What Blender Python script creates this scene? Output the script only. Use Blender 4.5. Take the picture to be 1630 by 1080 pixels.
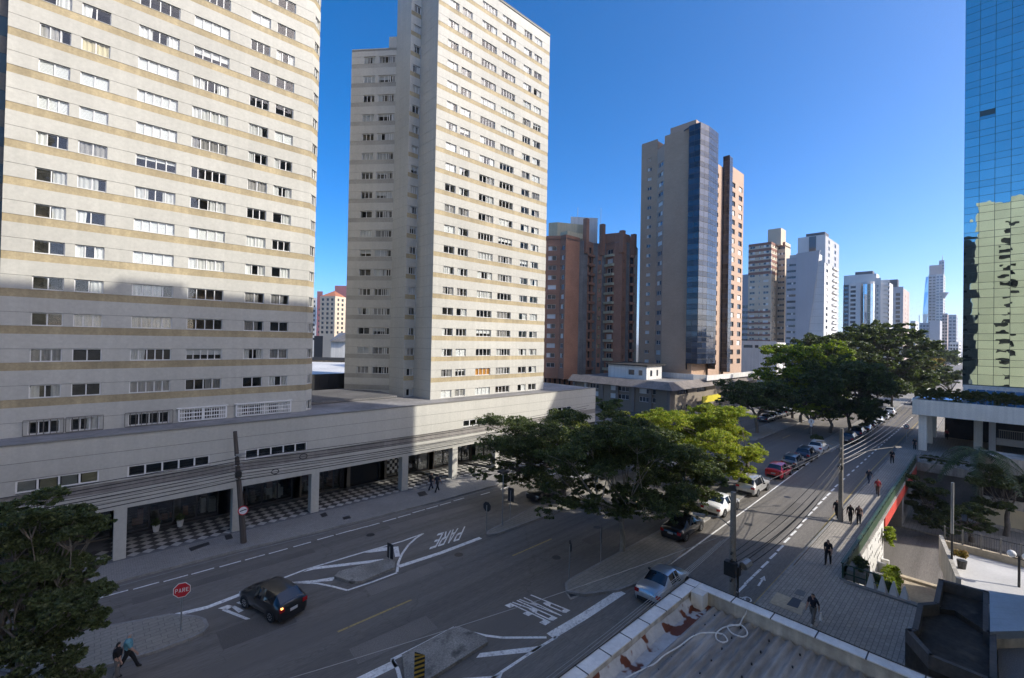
import bpy, bmesh, math, random
import numpy as np
from mathutils import Matrix, Vector, Quaternion
random.seed(7); rng = np.random.default_rng(7)
SC = bpy.context.scene
COL = SC.collection
for o in list(bpy.data.objects): bpy.data.objects.remove(o)
# ---------------------------------------------------------------- camera
# world frame: X runs along the avenue away from the camera, Y to the left towards the two pale towers, Z up; metres
CAM_H = 15.5; FPX = 711.0; CX = 815.0; HZ = 541.2; ROLL = .0195; PITCH = math.radians(.6)
CY = HZ - FPX*math.tan(PITCH)
_r = np.array([math.cos(ROLL), 0, math.sin(ROLL)]); _f = np.array([0, math.cos(PITCH), math.sin(PITCH)])
_u = np.cross(_r, _f); _u /= np.linalg.norm(_u); _r = np.cross(_f, _u)
_d = _f*FPX + _r*(1572-CX) + _u*(CY-556)
_yaw = math.atan2(_d[0], _d[1]); _c, _s = math.cos(_yaw), math.sin(_yaw)
def _rot(p): return np.array([p[0]*_s+p[1]*_c, -p[0]*_c+p[1]*_s, p[2]])
CF, CR, CU = _rot(_f), _rot(_r), _rot(_u)
CO = np.array([0, 0, CAM_H])
cam_d = bpy.data.cameras.new('camera'); cam = bpy.data.objects.new('camera', cam_d); COL.objects.link(cam)
cam_d.sensor_fit = 'HORIZONTAL'; cam_d.sensor_width = 36; cam_d.lens = 36*FPX/1630; cam_d.shift_y = (CY-540)/1630
cam_d.clip_start = .1; cam_d.clip_end = 6000
cam.matrix_world = Matrix(((CR[0], CU[0], -CF[0], 0), (CR[1], CU[1], -CF[1], 0), (CR[2], CU[2], -CF[2], CAM_H), (0, 0, 0, 1)))
SC.camera = cam
def ray(x, y): return CF*FPX + CR*(x-CX) + CU*(CY-y)
def G(x, y, z=0.0):            # photo pixel -> point on the level plane at height z
    d = ray(x, y); return Vector(CO + d*((z-CAM_H)/d[2]))
def PY(x, y, yy):              # photo pixel -> point on the upright plane Y = yy
    d = ray(x, y); return Vector(CO + d*(yy/d[1]))
def PX(x, y, xx):              # ... on the upright plane X = xx
    d = ray(x, y); return Vector(CO + d*(xx/d[0]))
def PD(x, dep):                # point at a given depth under a pixel column (plan position)
    d = ray(x, HZ); d = d/(d@CF); return Vector((CO[0]+d[0]*dep, CO[1]+d[1]*dep, 0))
def ZP(y, dep, x=815):         # height of a pixel row at a given depth
    d = ray(x, y); d = d/(d@CF); return float(CAM_H + d[2]*dep)
# ---------------------------------------------------------------- sky, sun, exposure
AIRD, DUSTD, OZON, SATU, HUEV, SKYS, EXPO, SUNE = 0.5, 1.6, 1.5, 1.45, .5, .15, 1.2, 2.3
EL = math.radians(35); SH = Vector((.461, -.887, 0)).normalized()
SUN = Vector((SH.x*math.cos(EL), SH.y*math.cos(EL), math.sin(EL)))
world = bpy.data.worlds.new('World'); SC.world = world; world.use_nodes = True
nt = world.node_tree; nt.nodes.clear()
wo = nt.nodes.new('ShaderNodeOutputWorld'); wb = nt.nodes.new('ShaderNodeBackground'); sk = nt.nodes.new('ShaderNodeTexSky')
sk.sky_type = 'NISHITA'; sk.sun_disc = False; sk.sun_elevation = EL; sk.sun_rotation = math.atan2(SUN.x, SUN.y)
sk.altitude = 100; sk.air_density = AIRD; sk.dust_density = DUSTD; sk.ozone_density = OZON
wb.inputs[1].default_value = SKYS
hs0 = nt.nodes.new('ShaderNodeHueSaturation'); hs0.inputs['Saturation'].default_value = SATU; hs0.inputs['Hue'].default_value = HUEV; nt.links.new(sk.outputs[0], hs0.inputs['Color']); nt.links.new(hs0.outputs[0], wb.inputs[0]); nt.links.new(wb.outputs[0], wo.inputs[0])
sd = bpy.data.lights.new('sun', 'SUN'); sd.energy = SUNE; sd.angle = math.radians(.5); sd.color = (1, .95, .86)
sun = bpy.data.objects.new('sun', sd); COL.objects.link(sun); sun.rotation_euler = SUN.to_track_quat('Z', 'Y').to_euler(); sun.location = (0, 0, 200)
vs = SC.view_settings; vs.view_transform = 'Standard'; vs.look = 'None'; vs.exposure = EXPO; vs.gamma = 1; vs.use_curve_mapping = False
SC.render.engine = 'CYCLES'; SC.render.resolution_x = 1024; SC.render.resolution_y = 678
SC.cycles.max_bounces = 6; SC.cycles.transparent_max_bounces = 16; SC.cycles.diffuse_bounces = 3; SC.cycles.glossy_bounces = 3
# ---------------------------------------------------------------- materials
M = {}
def newmat(name):
    m = bpy.data.materials.new(name); m.use_nodes = True; n = m.node_tree; n.nodes.clear()
    out = n.nodes.new('ShaderNodeOutputMaterial'); M[name] = m
    return m, n, out
def node(n, t, **k):
    x = n.nodes.new(t)
    for a, b in k.items(): setattr(x, a, b)
    return x
def noise(n, scale, detail=4, vec=None, rough=.55):
    x = node(n, 'ShaderNodeTexNoise'); x.inputs['Scale'].default_value = scale; x.inputs['Detail'].default_value = detail; x.inputs['Roughness'].default_value = rough
    if vec: n.links.new(vec, x.inputs['Vector'])
    return x
def ramp(n, fac, stops):
    r = node(n, 'ShaderNodeValToRGB'); e = r.color_ramp.elements
    while len(e) < len(stops): e.new(.5)
    for i, (p, c) in enumerate(stops):
        e[i].position = p; e[i].color = (c[0], c[1], c[2], 1) if len(c) >= 3 else (c[0],)*3+(1,)
    n.links.new(fac, r.inputs[0]); return r
def mixc(n, a, b, fac, mode='MIX'):
    x = node(n, 'ShaderNodeMix', data_type='RGBA', blend_type=mode)
    for i, v in ((0, fac), (6, a), (7, b)):
        if isinstance(v, (int, float)): x.inputs[i].default_value = v
        elif isinstance(v, tuple): x.inputs[i].default_value = (*v[:3], 1)
        else: n.links.new(v, x.inputs[i])
    return x.outputs[2]
def surf(name, col, rough=.8, big=(.12, .12), fine=(6, .1), stretch=(1, 1, 1), bump=0, bscale=30, metal=0, spec=.4, rnd=0, streak=0, tint=None, coat=0, lane=0):
    """one painted / mineral surface: base colour with large stains, fine grain, rain streaks and bump"""
    m, n, out = newmat(name)
    geo = node(n, 'ShaderNodeNewGeometry'); mp = node(n, 'ShaderNodeMapping'); mp.inputs['Scale'].default_value = stretch
    n.links.new(geo.outputs['Position'], mp.inputs['Vector']); P = mp.outputs[0]
    c = (col[0], col[1], col[2])
    b = noise(n, big[0], 5, P); f = noise(n, fine[0], 5, P)
    r1 = ramp(n, b.outputs[0], [(.3, (1-big[1]*1.6,)*3), (.7, (1+big[1]*.6,)*3)])
    r2 = ramp(n, f.outputs[0], [(.3, (1-fine[1]*1.4,)*3), (.7, (1+fine[1]*.7,)*3)])
    o = mixc(n, c, r1.outputs[0], 1.0, 'MULTIPLY'); o = mixc(n, o, r2.outputs[0], 1.0, 'MULTIPLY')
    if streak:
        mp2 = node(n, 'ShaderNodeMapping'); mp2.inputs['Scale'].default_value = (2.2, 2.2, .09); n.links.new(geo.outputs['Position'], mp2.inputs['Vector'])
        s = noise(n, 1.0, 4, mp2.outputs[0]); rs = ramp(n, s.outputs[0], [(.42, (1-streak,)*3), (.62, (1,)*3)])
        o = mixc(n, o, rs.outputs[0], 1.0, 'MULTIPLY')
    if lane:
        mp3 = node(n, 'ShaderNodeMapping'); mp3.inputs['Scale'].default_value = (.022, 1.5, 1); n.links.new(geo.outputs['Position'], mp3.inputs['Vector'])
        ln = noise(n, 1.0, 3, mp3.outputs[0]); rl_ = ramp(n, ln.outputs[0], [(.36, (1-lane,)*3), (.5, (1,)*3), (.66, (1+lane*.8,)*3)]); o = mixc(n, o, rl_.outputs[0], 1.0, 'MULTIPLY')
        vo = node(n, 'ShaderNodeTexVoronoi', feature='DISTANCE_TO_EDGE'); vo.inputs['Scale'].default_value = .16; vo.inputs['Randomness'].default_value = 1; wn = noise(n, 1.3, 4, geo.outputs['Position']); wv = node(n, 'ShaderNodeVectorMath', operation='ADD'); n.links.new(geo.outputs['Position'], wv.inputs[0]); n.links.new(wn.outputs['Color'], wv.inputs[1]); n.links.new(wv.outputs[0], vo.inputs['Vector'])
        rc_ = ramp(n, vo.outputs['Distance'], [(.0, (.62,)*3), (.006, (1,)*3)]); o = mixc(n, o, rc_.outputs[0], .6, 'MULTIPLY')
    if tint:
        tn = noise(n, tint[1], 3, P); rt = ramp(n, tn.outputs[0], [(tint[2], (0,)*3), (tint[3], (1,)*3)]); o = mixc(n, o, tint[0], rt.outputs[0])
    if rnd:
        oi = node(n, 'ShaderNodeObjectInfo'); rr = ramp(n, oi.outputs['Random'], [(0, (1-rnd,)*3), (1, (1+rnd,)*3)]); o = mixc(n, o, rr.outputs[0], 1.0, 'MULTIPLY')
    p = node(n, 'ShaderNodeBsdfPrincipled'); n.links.new(o, p.inputs['Base Color']); p.inputs['Roughness'].default_value = rough
    p.inputs['Metallic'].default_value = metal; p.inputs['Specular IOR Level'].default_value = spec; p.inputs['Coat Weight'].default_value = coat; p.inputs['Coat Roughness'].default_value = .04
    if bump:
        bn = noise(n, bscale, 5, P); bp = node(n, 'ShaderNodeBump'); bp.inputs['Strength'].default_value = bump; bp.inputs['Distance'].default_value = .02
        n.links.new(bn.outputs[0], bp.inputs['Height']); n.links.new(bp.outputs[0], p.inputs['Normal'])
    n.links.new(p.outputs[0], out.inputs[0]); return m
def bricky(name, c1, c2, mortar, bw, bh, rough=.85, axis='XZ', big=.15, msize=.02, off=.5, bump=.4):
    """small units too fine to pick apart: brick / paver pattern in world space"""
    m, n, out = newmat(name)
    geo = node(n, 'ShaderNodeNewGeometry'); sx = node(n, 'ShaderNodeSeparateXYZ'); cb = node(n, 'ShaderNodeCombineXYZ'); n.links.new(geo.outputs['Position'], sx.inputs[0])
    if axis == 'XY': n.links.new(sx.outputs[0], cb.inputs[0]); n.links.new(sx.outputs[1], cb.inputs[1])
    else:
        ad = node(n, 'ShaderNodeMath', operation='ADD'); n.links.new(sx.outputs[0], ad.inputs[0]); n.links.new(sx.outputs[1], ad.inputs[1])
        n.links.new(ad.outputs[0], cb.inputs[0]); n.links.new(sx.outputs[2], cb.inputs[1])
    bt = node(n, 'ShaderNodeTexBrick'); bt.offset = off; n.links.new(cb.outputs[0], bt.inputs['Vector'])
    for k, v in (('Color1', c1), ('Color2', c2), ('Mortar', mortar)): bt.inputs[k].default_value = (*v, 1)
    bt.inputs['Scale'].default_value = 1; bt.inputs['Mortar Size'].default_value = msize; bt.inputs['Brick Width'].default_value = bw; bt.inputs['Row Height'].default_value = bh; bt.inputs['Bias'].default_value = 0
    b = noise(n, .25, 5, geo.outputs['Position']); r1 = ramp(n, b.outputs[0], [(.3, (1-big,)*3), (.7, (1+big*.5,)*3)])
    o = mixc(n, bt.outputs['Color'], r1.outputs[0], 1.0, 'MULTIPLY')
    f = noise(n, 9, 4, geo.outputs['Position']); r2 = ramp(n, f.outputs[0], [(.3, (.85,)*3), (.7, (1.08,)*3)]); o = mixc(n, o, r2.outputs[0], 1.0, 'MULTIPLY')
    p = node(n, 'ShaderNodeBsdfPrincipled'); n.links.new(o, p.inputs['Base Color']); p.inputs['Roughness'].default_value = rough; p.inputs['Specular IOR Level'].default_value = .3
    bp = node(n, 'ShaderNodeBump'); bp.inputs['Strength'].default_value = bump; bp.inputs['Distance'].default_value = .01; bp.invert = True
    n.links.new(bt.outputs['Fac'], bp.inputs['Height']); n.links.new(bp.outputs[0], p.inputs['Normal']); n.links.new(p.outputs[0], out.inputs[0]); return m
def glass(name, tint=(.75, .8, .8), refl=.12, dirt=.05):
    """window pane: see-through with a Fresnel sky reflection"""
    m, n, out = newmat(name)
    tr = node(n, 'ShaderNodeBsdfTransparent'); tr.inputs[0].default_value = (*tint, 1)
    gl = node(n, 'ShaderNodeBsdfGlossy'); gl.inputs['Roughness'].default_value = .03; gl.inputs[0].default_value = (.9, .93, .95, 1)
    geo = node(n, 'ShaderNodeNewGeometry'); wv = noise(n, .9, 2, geo.outputs['Position']); bp = node(n, 'ShaderNodeBump'); bp.inputs['Strength'].default_value = .06; bp.inputs['Distance'].default_value = .1
    n.links.new(wv.outputs[0], bp.inputs['Height']); n.links.new(bp.outputs[0], gl.inputs['Normal'])
    lw = node(n, 'ShaderNodeLayerWeight'); lw.inputs[0].default_value = .22
    mr = node(n, 'ShaderNodeMapRange'); mr.inputs['To Min'].default_value = refl; mr.inputs['To Max'].default_value = .85; n.links.new(lw.outputs['Fresnel'], mr.inputs['Value'])
    mx = node(n, 'ShaderNodeMixShader'); n.links.new(mr.outputs[0], mx.inputs[0]); n.links.new(tr.outputs[0], mx.inputs[1]); n.links.new(gl.outputs[0], mx.inputs[2])
    n.links.new(mx.outputs[0], out.inputs[0]); return m
def darkglass(name, col, rough=.04, metal=.0, wav=.05, wsc=.6, rnd=.3, spec=.9):
    """opaque tinted curtain-wall glass"""
    m, n, out = newmat(name)
    geo = node(n, 'ShaderNodeNewGeometry'); oi = node(n, 'ShaderNodeObjectInfo'); rr = ramp(n, oi.outputs['Random'], [(0, (1-rnd,)*3), (1, (1+rnd,)*3)])
    p = node(n, 'ShaderNodeBsdfPrincipled'); n.links.new(mixc(n, col, rr.outputs[0], 1.0, 'MULTIPLY'), p.inputs['Base Color'])
    p.inputs['Roughness'].default_value = rough; p.inputs['Metallic'].default_value = metal; p.inputs['Specular IOR Level'].default_value = spec
    if wav:
        wv = noise(n, wsc, 2, geo.outputs['Position']); bp = node(n, 'ShaderNodeBump'); bp.inputs['Strength'].default_value = wav; bp.inputs['Distance'].default_value = .3
        n.links.new(wv.outputs[0], bp.inputs['Height']); n.links.new(bp.outputs[0], p.inputs['Normal'])
    n.links.new(p.outputs[0], out.inputs[0]); return m
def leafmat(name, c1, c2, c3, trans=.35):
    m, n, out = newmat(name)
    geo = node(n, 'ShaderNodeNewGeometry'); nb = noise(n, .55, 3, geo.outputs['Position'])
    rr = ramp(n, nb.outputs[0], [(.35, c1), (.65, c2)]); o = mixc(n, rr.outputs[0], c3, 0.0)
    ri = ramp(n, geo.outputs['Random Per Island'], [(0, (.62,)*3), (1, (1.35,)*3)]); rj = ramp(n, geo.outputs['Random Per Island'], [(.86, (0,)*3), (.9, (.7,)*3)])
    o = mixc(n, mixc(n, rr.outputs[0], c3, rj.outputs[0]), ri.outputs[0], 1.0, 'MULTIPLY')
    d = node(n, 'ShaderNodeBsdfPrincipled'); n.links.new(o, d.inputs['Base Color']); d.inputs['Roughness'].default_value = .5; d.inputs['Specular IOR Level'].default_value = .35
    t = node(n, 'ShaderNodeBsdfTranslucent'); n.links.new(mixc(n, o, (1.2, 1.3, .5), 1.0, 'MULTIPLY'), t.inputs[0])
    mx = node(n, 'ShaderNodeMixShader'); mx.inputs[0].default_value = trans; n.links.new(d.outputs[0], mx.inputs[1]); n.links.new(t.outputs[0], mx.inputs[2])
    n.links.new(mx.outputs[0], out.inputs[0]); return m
# ---------------------------------------------------------------- geometry helpers
class MB:
    def __init__(s): s.v = []; s.f = []; s.m = []
    def quad(s, a, b, c, d, m=0):
        i = len(s.v); s.v += [tuple(a), tuple(b), tuple(c), tuple(d)]; s.f.append((i, i+1, i+2, i+3)); s.m.append(m); return s
    def poly(s, pts, m=0):
        i = len(s.v); s.v += [tuple(p) for p in pts]; s.f.append(tuple(range(i, i+len(pts)))); s.m.append(m); return s
    def hexa(s, p, m=0):      # 8 corners: bottom 4 counter-clockwise, top 4
        i = len(s.v); s.v += [tuple(q) for q in p]
        for f in ((3, 2, 1, 0), (4, 5, 6, 7), (0, 1, 5, 4), (1, 2, 6, 5), (2, 3, 7, 6), (3, 0, 4, 7)): s.f.append(tuple(i+k for k in f)); s.m.append(m)
        return s
    def box(s, x0, y0, z0, x1, y1, z1, m=0):
        return s.hexa([(x0, y0, z0), (x1, y0, z0), (x1, y1, z0), (x0, y1, z0), (x0, y0, z1), (x1, y0, z1), (x1, y1, z1), (x0, y1, z1)], m)
    def prism(s, pts, z0, z1, m=0, mt=None, bottom=False):   # pts: plan polygon
        a = sum(p[0]*q[1]-q[0]*p[1] for p, q in zip(pts, list(pts[1:])+[pts[0]]))
        if a < 0: pts = list(pts)[::-1]
        i = len(s.v); n = len(pts); s.v += [(p[0], p[1], z0) for p in pts]+[(p[0], p[1], z1) for p in pts]
        for k in range(n): s.f.append((i+k, i+(k+1) % n, i+n+(k+1) % n, i+n+k)); s.m.append(m)
        s.f.append(tuple(range(i+n, i+2*n))); s.m.append(m if mt is None else mt)
        if bottom: s.f.append(tuple(range(i+n-1, i-1, -1))); s.m.append(m)
        return s
    def tube(s, path, r, n=6, m=0, cap=True):
        path = [Vector(p) for p in path]; rs = r if isinstance(r, (list, tuple)) else [r]*len(path)
        i0 = len(s.v); prev = None
        for k, p in enumerate(path):
            d = (path[min(k+1, len(path)-1)]-path[max(k-1, 0)])
            if d.length < 1e-6: d = Vector((0, 0, 1))
            d.normalize()
            up = Vector((0, 0, 1)) if abs(d.z) < .95 else Vector((1, 0, 0))
            a = d.cross(up).normalized(); b = a.cross(d).normalized()
            for j in range(n):
                t = 2*math.pi*j/n; q = p+(a*math.cos(t)+b*math.sin(t))*rs[k]; s.v.append(tuple(q))
        for k in range(len(path)-1):
            for j in range(n):
                a_ = i0+k*n+j; b_ = i0+k*n+(j+1) % n; s.f.append((a_, a_+n, b_+n, b_)); s.m.append(m)
        if cap:
            s.f.append(tuple(range(i0, i0+n))); s.m.append(m); e = i0+(len(path)-1)*n; s.f.append(tuple(range(e+n-1, e-1, -1))); s.m.append(m)
        return s
    def mesh(s, name, mats, smooth=False):
        me = bpy.data.meshes.new(name); me.from_pydata(s.v, [], s.f)
        for k in mats: me.materials.append(M[k] if isinstance(k, str) else k)
        if len(mats) > 1: me.polygons.foreach_set('material_index', s.m)
        if smooth: me.polygons.foreach_set('use_smooth', [True]*len(s.f))
        me.update(); return me
    def build(s, name, mats, parent=None, smooth=False, **k):
        return put(s.mesh(name, [mats] if isinstance(mats, str) else mats, smooth), name, parent, **k)
INV = {}
def put(me, name, parent=None, mat=None, label=None, cat=None, group=None, kind=None):
    o = bpy.data.objects.new(name, me); COL.objects.link(o)
    mm = mat if mat is not None else Matrix.Identity(4)
    if parent is not None: o.parent = parent; o.matrix_basis = INV[parent.name] @ mm
    else: o.matrix_basis = mm
    INV[o.name] = mm.inverted()
    tag(o, label, cat, group, kind); return o
def tag(o, label=None, cat=None, group=None, kind=None):
    if label: o['label'] = label
    if cat: o['category'] = cat
    if group: o['group'] = group
    if kind: o['kind'] = kind
    return o
def thing(name, label, cat, loc=(0, 0, 0), rz=0, group=None):
    o = bpy.data.objects.new(name, None); COL.objects.link(o); o.empty_display_size = .3
    m = Matrix.Translation(Vector(loc)) @ Matrix.Rotation(rz, 4, 'Z'); o.matrix_basis = m; INV[o.name] = m.inverted()
    return tag(o, label, cat, group)
def child(me, name, parent, loc=(0, 0, 0), rz=0, basis=None):      # placed in the parent's own frame
    o = bpy.data.objects.new(name, me); COL.objects.link(o); o.parent = parent
    o.matrix_basis = basis if basis is not None else Matrix.Translation(Vector(loc)) @ Matrix.Rotation(rz, 4, 'Z'); return o
def copy_tree(src, parent=None):
    c = src.copy(); COL.objects.link(c); c.parent = parent
    for ch in list(src.children): copy_tree(ch, c)
    return c
def relief(mb, O, t, W, Z0, Z1, rects, base=0):
    """upright wall from O along t (outside seen with t to the right); rects (a0,a1,z0,z1,depth,mat) are pushed in by depth"""
    O = Vector(O); t = Vector(t).normalized(); inn = Vector((-t.y, t.x, 0))
    q = lambda v: round(v, 4)
    xs = sorted({q(0), q(W)} | {q(min(max(r[k], 0), W)) for r in rects for k in (0, 1)}); zs = sorted({q(Z0), q(Z1)} | {q(min(max(r[k], Z0), Z1)) for r in rects for k in (2, 3)})
    xi = {x: i for i, x in enumerate(xs)}; zi = {z: i for i, z in enumerate(zs)}; nx, nz = len(xs)-1, len(zs)-1
    D = np.zeros((nx, nz)); K = np.full((nx, nz), base)
    for a0, a1, z0, z1, d, m in rects:
        i0, i1 = xi[q(min(max(a0, 0), W))], xi[q(min(max(a1, 0), W))]; j0, j1 = zi[q(min(max(z0, Z0), Z1))], zi[q(min(max(z1, Z0), Z1))]
        D[i0:i1, j0:j1] = d; K[i0:i1, j0:j1] = m
    def P(x, d, z): return (O.x+t.x*x+inn.x*d, O.y+t.y*x+inn.y*d, O.z+z)
    for j in range(nz):
        i = 0
        while i < nx:
            k = i
            while k+1 < nx and D[k+1, j] == D[i, j] and K[k+1, j] == K[i, j]: k += 1
            d = D[i, j]; mb.quad(P(xs[i], d, zs[j]), P(xs[k+1], d, zs[j]), P(xs[k+1], d, zs[j+1]), P(xs[i], d, zs[j+1]), int(K[i, j])); i = k+1
        for i in range(nx-1):
            a, b = D[i, j], D[i+1, j]
            if a != b:
                m = int(K[i, j] if a < b else K[i+1, j]); x = xs[i+1]
                mb.quad(P(x, a, zs[j]), P(x, b, zs[j]), P(x, b, zs[j+1]), P(x, a, zs[j+1]), m)
    for j in range(nz-1):
        i = 0
        while i < nx:
            a, b = D[i, j], D[i, j+1]
            if a != b:
                m = int(K[i, j] if a < b else K[i, j+1]); z = zs[j+1]
                mb.quad(P(xs[i], a, z), P(xs[i+1], a, z), P(xs[i+1], b, z), P(xs[i], b, z), m)
            i += 1
def wallM(O, t, a, z, d=0):     # matrix of something set into a wall: x along wall, y inwards, z up
    t = Vector(t).normalized(); inn = Vector((-t.y, t.x, 0)); p = Vector(O)+t*a+inn*d; 
    return Matrix(((t.x, inn.x, 0, p.x), (t.y, inn.y, 0, p.y), (0, 0, 1, p.z+z), (0, 0, 0, 1)))
# ---------------------------------------------------------------- material library
surf('concrete_wall', (.535, .52, .462), .85, (.09, .10), (5, .06), bump=.15, streak=.05)
surf('beige_band', (.47, .385, .235), .8, (.35, .16), (7, .12), bump=.1, streak=.14)
surf('grey_band', (.40, .385, .34), .8, (.35, .14), (7, .1), bump=.1)
surf('joint', (.22, .21, .19), .9)
surf('white_frame', (.78, .77, .74), .45, (.5, .04), (9, .03), rnd=.06)
surf('room', (.045, .042, .04), .9, (.5, .3), (3, .2))
surf('room_brown', (.09, .065, .045), .9, (.5, .3), (3, .2))
surf('curtain_white', (.74, .73, .70), .9, (.7, .06), (14, .05), rnd=.16)
surf('curtain_cream', (.70, .62, .42), .9, (.7, .06), (14, .05), rnd=.1)
surf('curtain_grey', (.40, .38, .36), .9, (.7, .06), (14, .05), rnd=.2)
surf('curtain_orange', (.70, .36, .08), .9, (.7, .06), (14, .05))
surf('shutter', (.80, .80, .78), .5, (.7, .03), (20, .02), rnd=.04)
glass('pane_glass', (.86, .88, .88), .05); glass('shop_glass', (.55, .58, .56), .10)
surf('roof_grey', (.28, .27, .26), .9, (.25, .25), (3, .15), bump=.2)
surf('roof_gravel', (.24, .235, .23), .95, (.25, .2), (25, .3), bump=.4, bscale=60)
surf('dark_metal', (.045, .043, .042), .5, rnd=.1)
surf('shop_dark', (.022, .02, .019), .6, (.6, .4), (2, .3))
surf('white_paint', (.74, .72, .67), .7, (.15, .10), (6, .06), streak=.12)
surf('black_paint', (.015, .015, .017), .5)
surf('gate_black', (.02, .02, .022), .55)
surf('asphalt', (.195, .179, .157), .85, (.10, .20), (18, .22), (.10, 1, 1), bump=.35, bscale=70, tint=((.150, .138, .122), .16, .50, .62), lane=.16)
surf('road_red', (.075, .06, .055), .85, (.10, .2), (18, .2), (.10, 1, 1), bump=.3, bscale=70)
surf('road_white', (.86, .85, .81), .75, (1.2, .10), (9, .16), tint=((.40, .38, .36), 4, .54, .72))
surf('road_yellow', (.42, .32, .13), .75, (1.2, .10), (9, .2), tint=((.15, .13, .09), 5, .54, .72))
surf('kerb_stone', (.30, .29, .27), .9, (.6, .2), (9, .15), bump=.2)
bricky('pavers', (.33, .315, .285), (.28, .265, .245), (.19, .18, .165), .24, .12, axis='XY', msize=.012)
bricky('stone_flags', (.31, .29, .245), (.27, .25, .215), (.19, .18, .15), .62, .31, axis='XY', msize=.018, off=.37)
bricky('brick_pave', (.40, .365, .31), (.33, .30, .26), (.20, .18, .155), .42, .21, axis='XY', msize=.016, off=.43)
surf('island_concrete', (.34, .32, .28), .9, (.6, .22), (12, .3), bump=.5, bscale=40, tint=((.10, .095, .085), 1.1, .56, .7))
surf('tile_white', (.46, .45, .42), .6, (.5, .08), (8, .06), rnd=.08)
surf('tile_black', (.065, .063, .062), .55, (.5, .2), (8, .1), rnd=.2)
surf('tile_grey', (.17, .17, .165), .7, (.5, .1), (8, .1))
surf('ground_soil', (.16, .15, .12), .95, (.05, .3), (1.5, .2), bump=.2)
surf('pole_concrete', (.24, .225, .20), .9, (.6, .2), (10, .15), bump=.2)
surf('pole_wood', (.115, .095, .08), .9, (.6, .2), (10, .2), (1, 1, .12), bump=.3)
surf('galvanised', (.42, .43, .43), .4, metal=.6, rnd=.05)
surf('cable_black', (.02, .02, .02), .5); surf('cable_light', (.42, .41, .39), .5)
surf('rail_green', (.045, .085, .05), .5, (.8, .2), (9, .2), tint=((.14, .13, .10), 3, .6, .75))
surf('red_fascia', (.55, .07, .05), .6, (.3, .15), (6, .1))
surf('red_sign', (.52, .02, .035), .45); surf('sign_white', (.78, .78, .77), .45); surf('sign_back', (.035, .035, .037), .6)
surf('yellow_sign', (.62, .53, .04), .5); surf('sign_yellow_stripe', (.62, .36, .05), .5)
surf('bark', (.17, .15, .125), .95, (.8, .25), (10, .25), (1, 1, .25), bump=.5, bscale=20); surf('bark_pale', (.30, .275, .23), .95, (.8, .25), (10, .25), (1, 1, .25), bump=.5, bscale=20)
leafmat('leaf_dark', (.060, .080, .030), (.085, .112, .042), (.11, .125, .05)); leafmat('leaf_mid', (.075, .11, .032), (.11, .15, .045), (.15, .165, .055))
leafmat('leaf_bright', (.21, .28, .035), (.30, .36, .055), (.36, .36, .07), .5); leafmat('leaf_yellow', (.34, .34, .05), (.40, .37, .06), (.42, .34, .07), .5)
leafmat('leaf_olive', (.09, .11, .03), (.125, .135, .04), (.15, .14, .055)); leafmat('leaf_autumn', (.22, .19, .04), (.30, .17, .07), (.30, .23, .05)); leafmat('leaf_palm', (.042, .072, .032), (.062, .10, .045), (.08, .115, .05), .25)
# other buildings
bricky('red_brick', (.40, .205, .13), (.35, .175, .11), (.33, .205, .14), .5, .16, big=.2, bump=.1, msize=.012)
surf('brick_grey_panel', (.22, .21, .195), .8, (.4, .2), (4, .15), streak=.25); surf('cream_wall', (.55, .50, .34), .85, (.2, .1), (6, .06), streak=.1)
bricky('brown_tile', (.50, .345, .235), (.47, .32, .215), (.42, .285, .19), .6, .3, big=.08, bump=.05, msize=.01)
bricky('pink_tile', (.50, .355, .26), (.48, .34, .25), (.42, .30, .22), .6, .3, big=.06, bump=.05, msize=.01)
darkglass('bay_glass', (.022, .030, .05), .05, .0, .05, .5, .5, .5); darkglass('bay_glass_blue', (.020, .030, .055), .06, .05, .05, .5, .3); surf('bay_metal', (.06, .058, .055), .45)
darkglass('mirror_glass', (.52, .65, .62), .012, 1.0, .045, .35, .06); surf('mullion_green', (.10, .13, .12), .4, metal=.5)
darkglass('far_glass', (.03, .036, .045), .1, 0, 0, 1, .35); darkglass('far_glass_blue', (.12, .18, .24), .08, .5, 0, 1, .3); darkglass('far_mirror', (.5, .58, .66), .03, 1.0, .1, .2, .1)
surf('cream_tower', (.60, .50, .37), .85, (.12, .08), (5, .05)); surf('brown_stripe', (.25, .13, .095), .85, (.12, .08), (5, .05)); surf('white_wall', (.66, .65, .62), .8, (.12, .06), (5, .05), streak=.05)
surf('pale_grey_wall', (.44, .445, .46), .8, (.1, .05), (5, .04), streak=.05); surf('dark_grey_wall', (.115, .12, .13), .7); surf('rose_wall', (.52, .42, .37), .8); surf('canopy_concrete', (.82, .79, .69), .85, (.3, .08), (6, .06), streak=.1)
surf('mansard', (.27, .235, .205), .9, (.25, .2), (5, .12), streak=.2); surf('taupe_wall', (.235, .20, .155), .85, (.2, .1), (5, .08)); surf('terracotta', (.42, .16, .08), .85); surf('mauve_wall', (.30, .13, .14), .85); surf('stone_wall', (.42, .33, .22), .95, (.5, .25), (3, .3), bump=.6, bscale=4)
surf('sand', (.50, .42, .30), .95, (.5, .15), (6, .12)); surf('plaza_floor', (.56, .55, .53), .8, (.4, .08), (5, .05)); surf('parapet_metal', (.76, .74, .70), .45, (.8, .12), (6, .08), metal=.1)
surf('parapet_wall', (.56, .52, .45), .85, (.8, .15), (6, .1), streak=.3); surf('fibre_cement', (.33, .31, .285), .9, (.5, .25), (5, .2), (.25, 1, 1), bump=.3, tint=((.44, .42, .385), .9, .58, .72))
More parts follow.
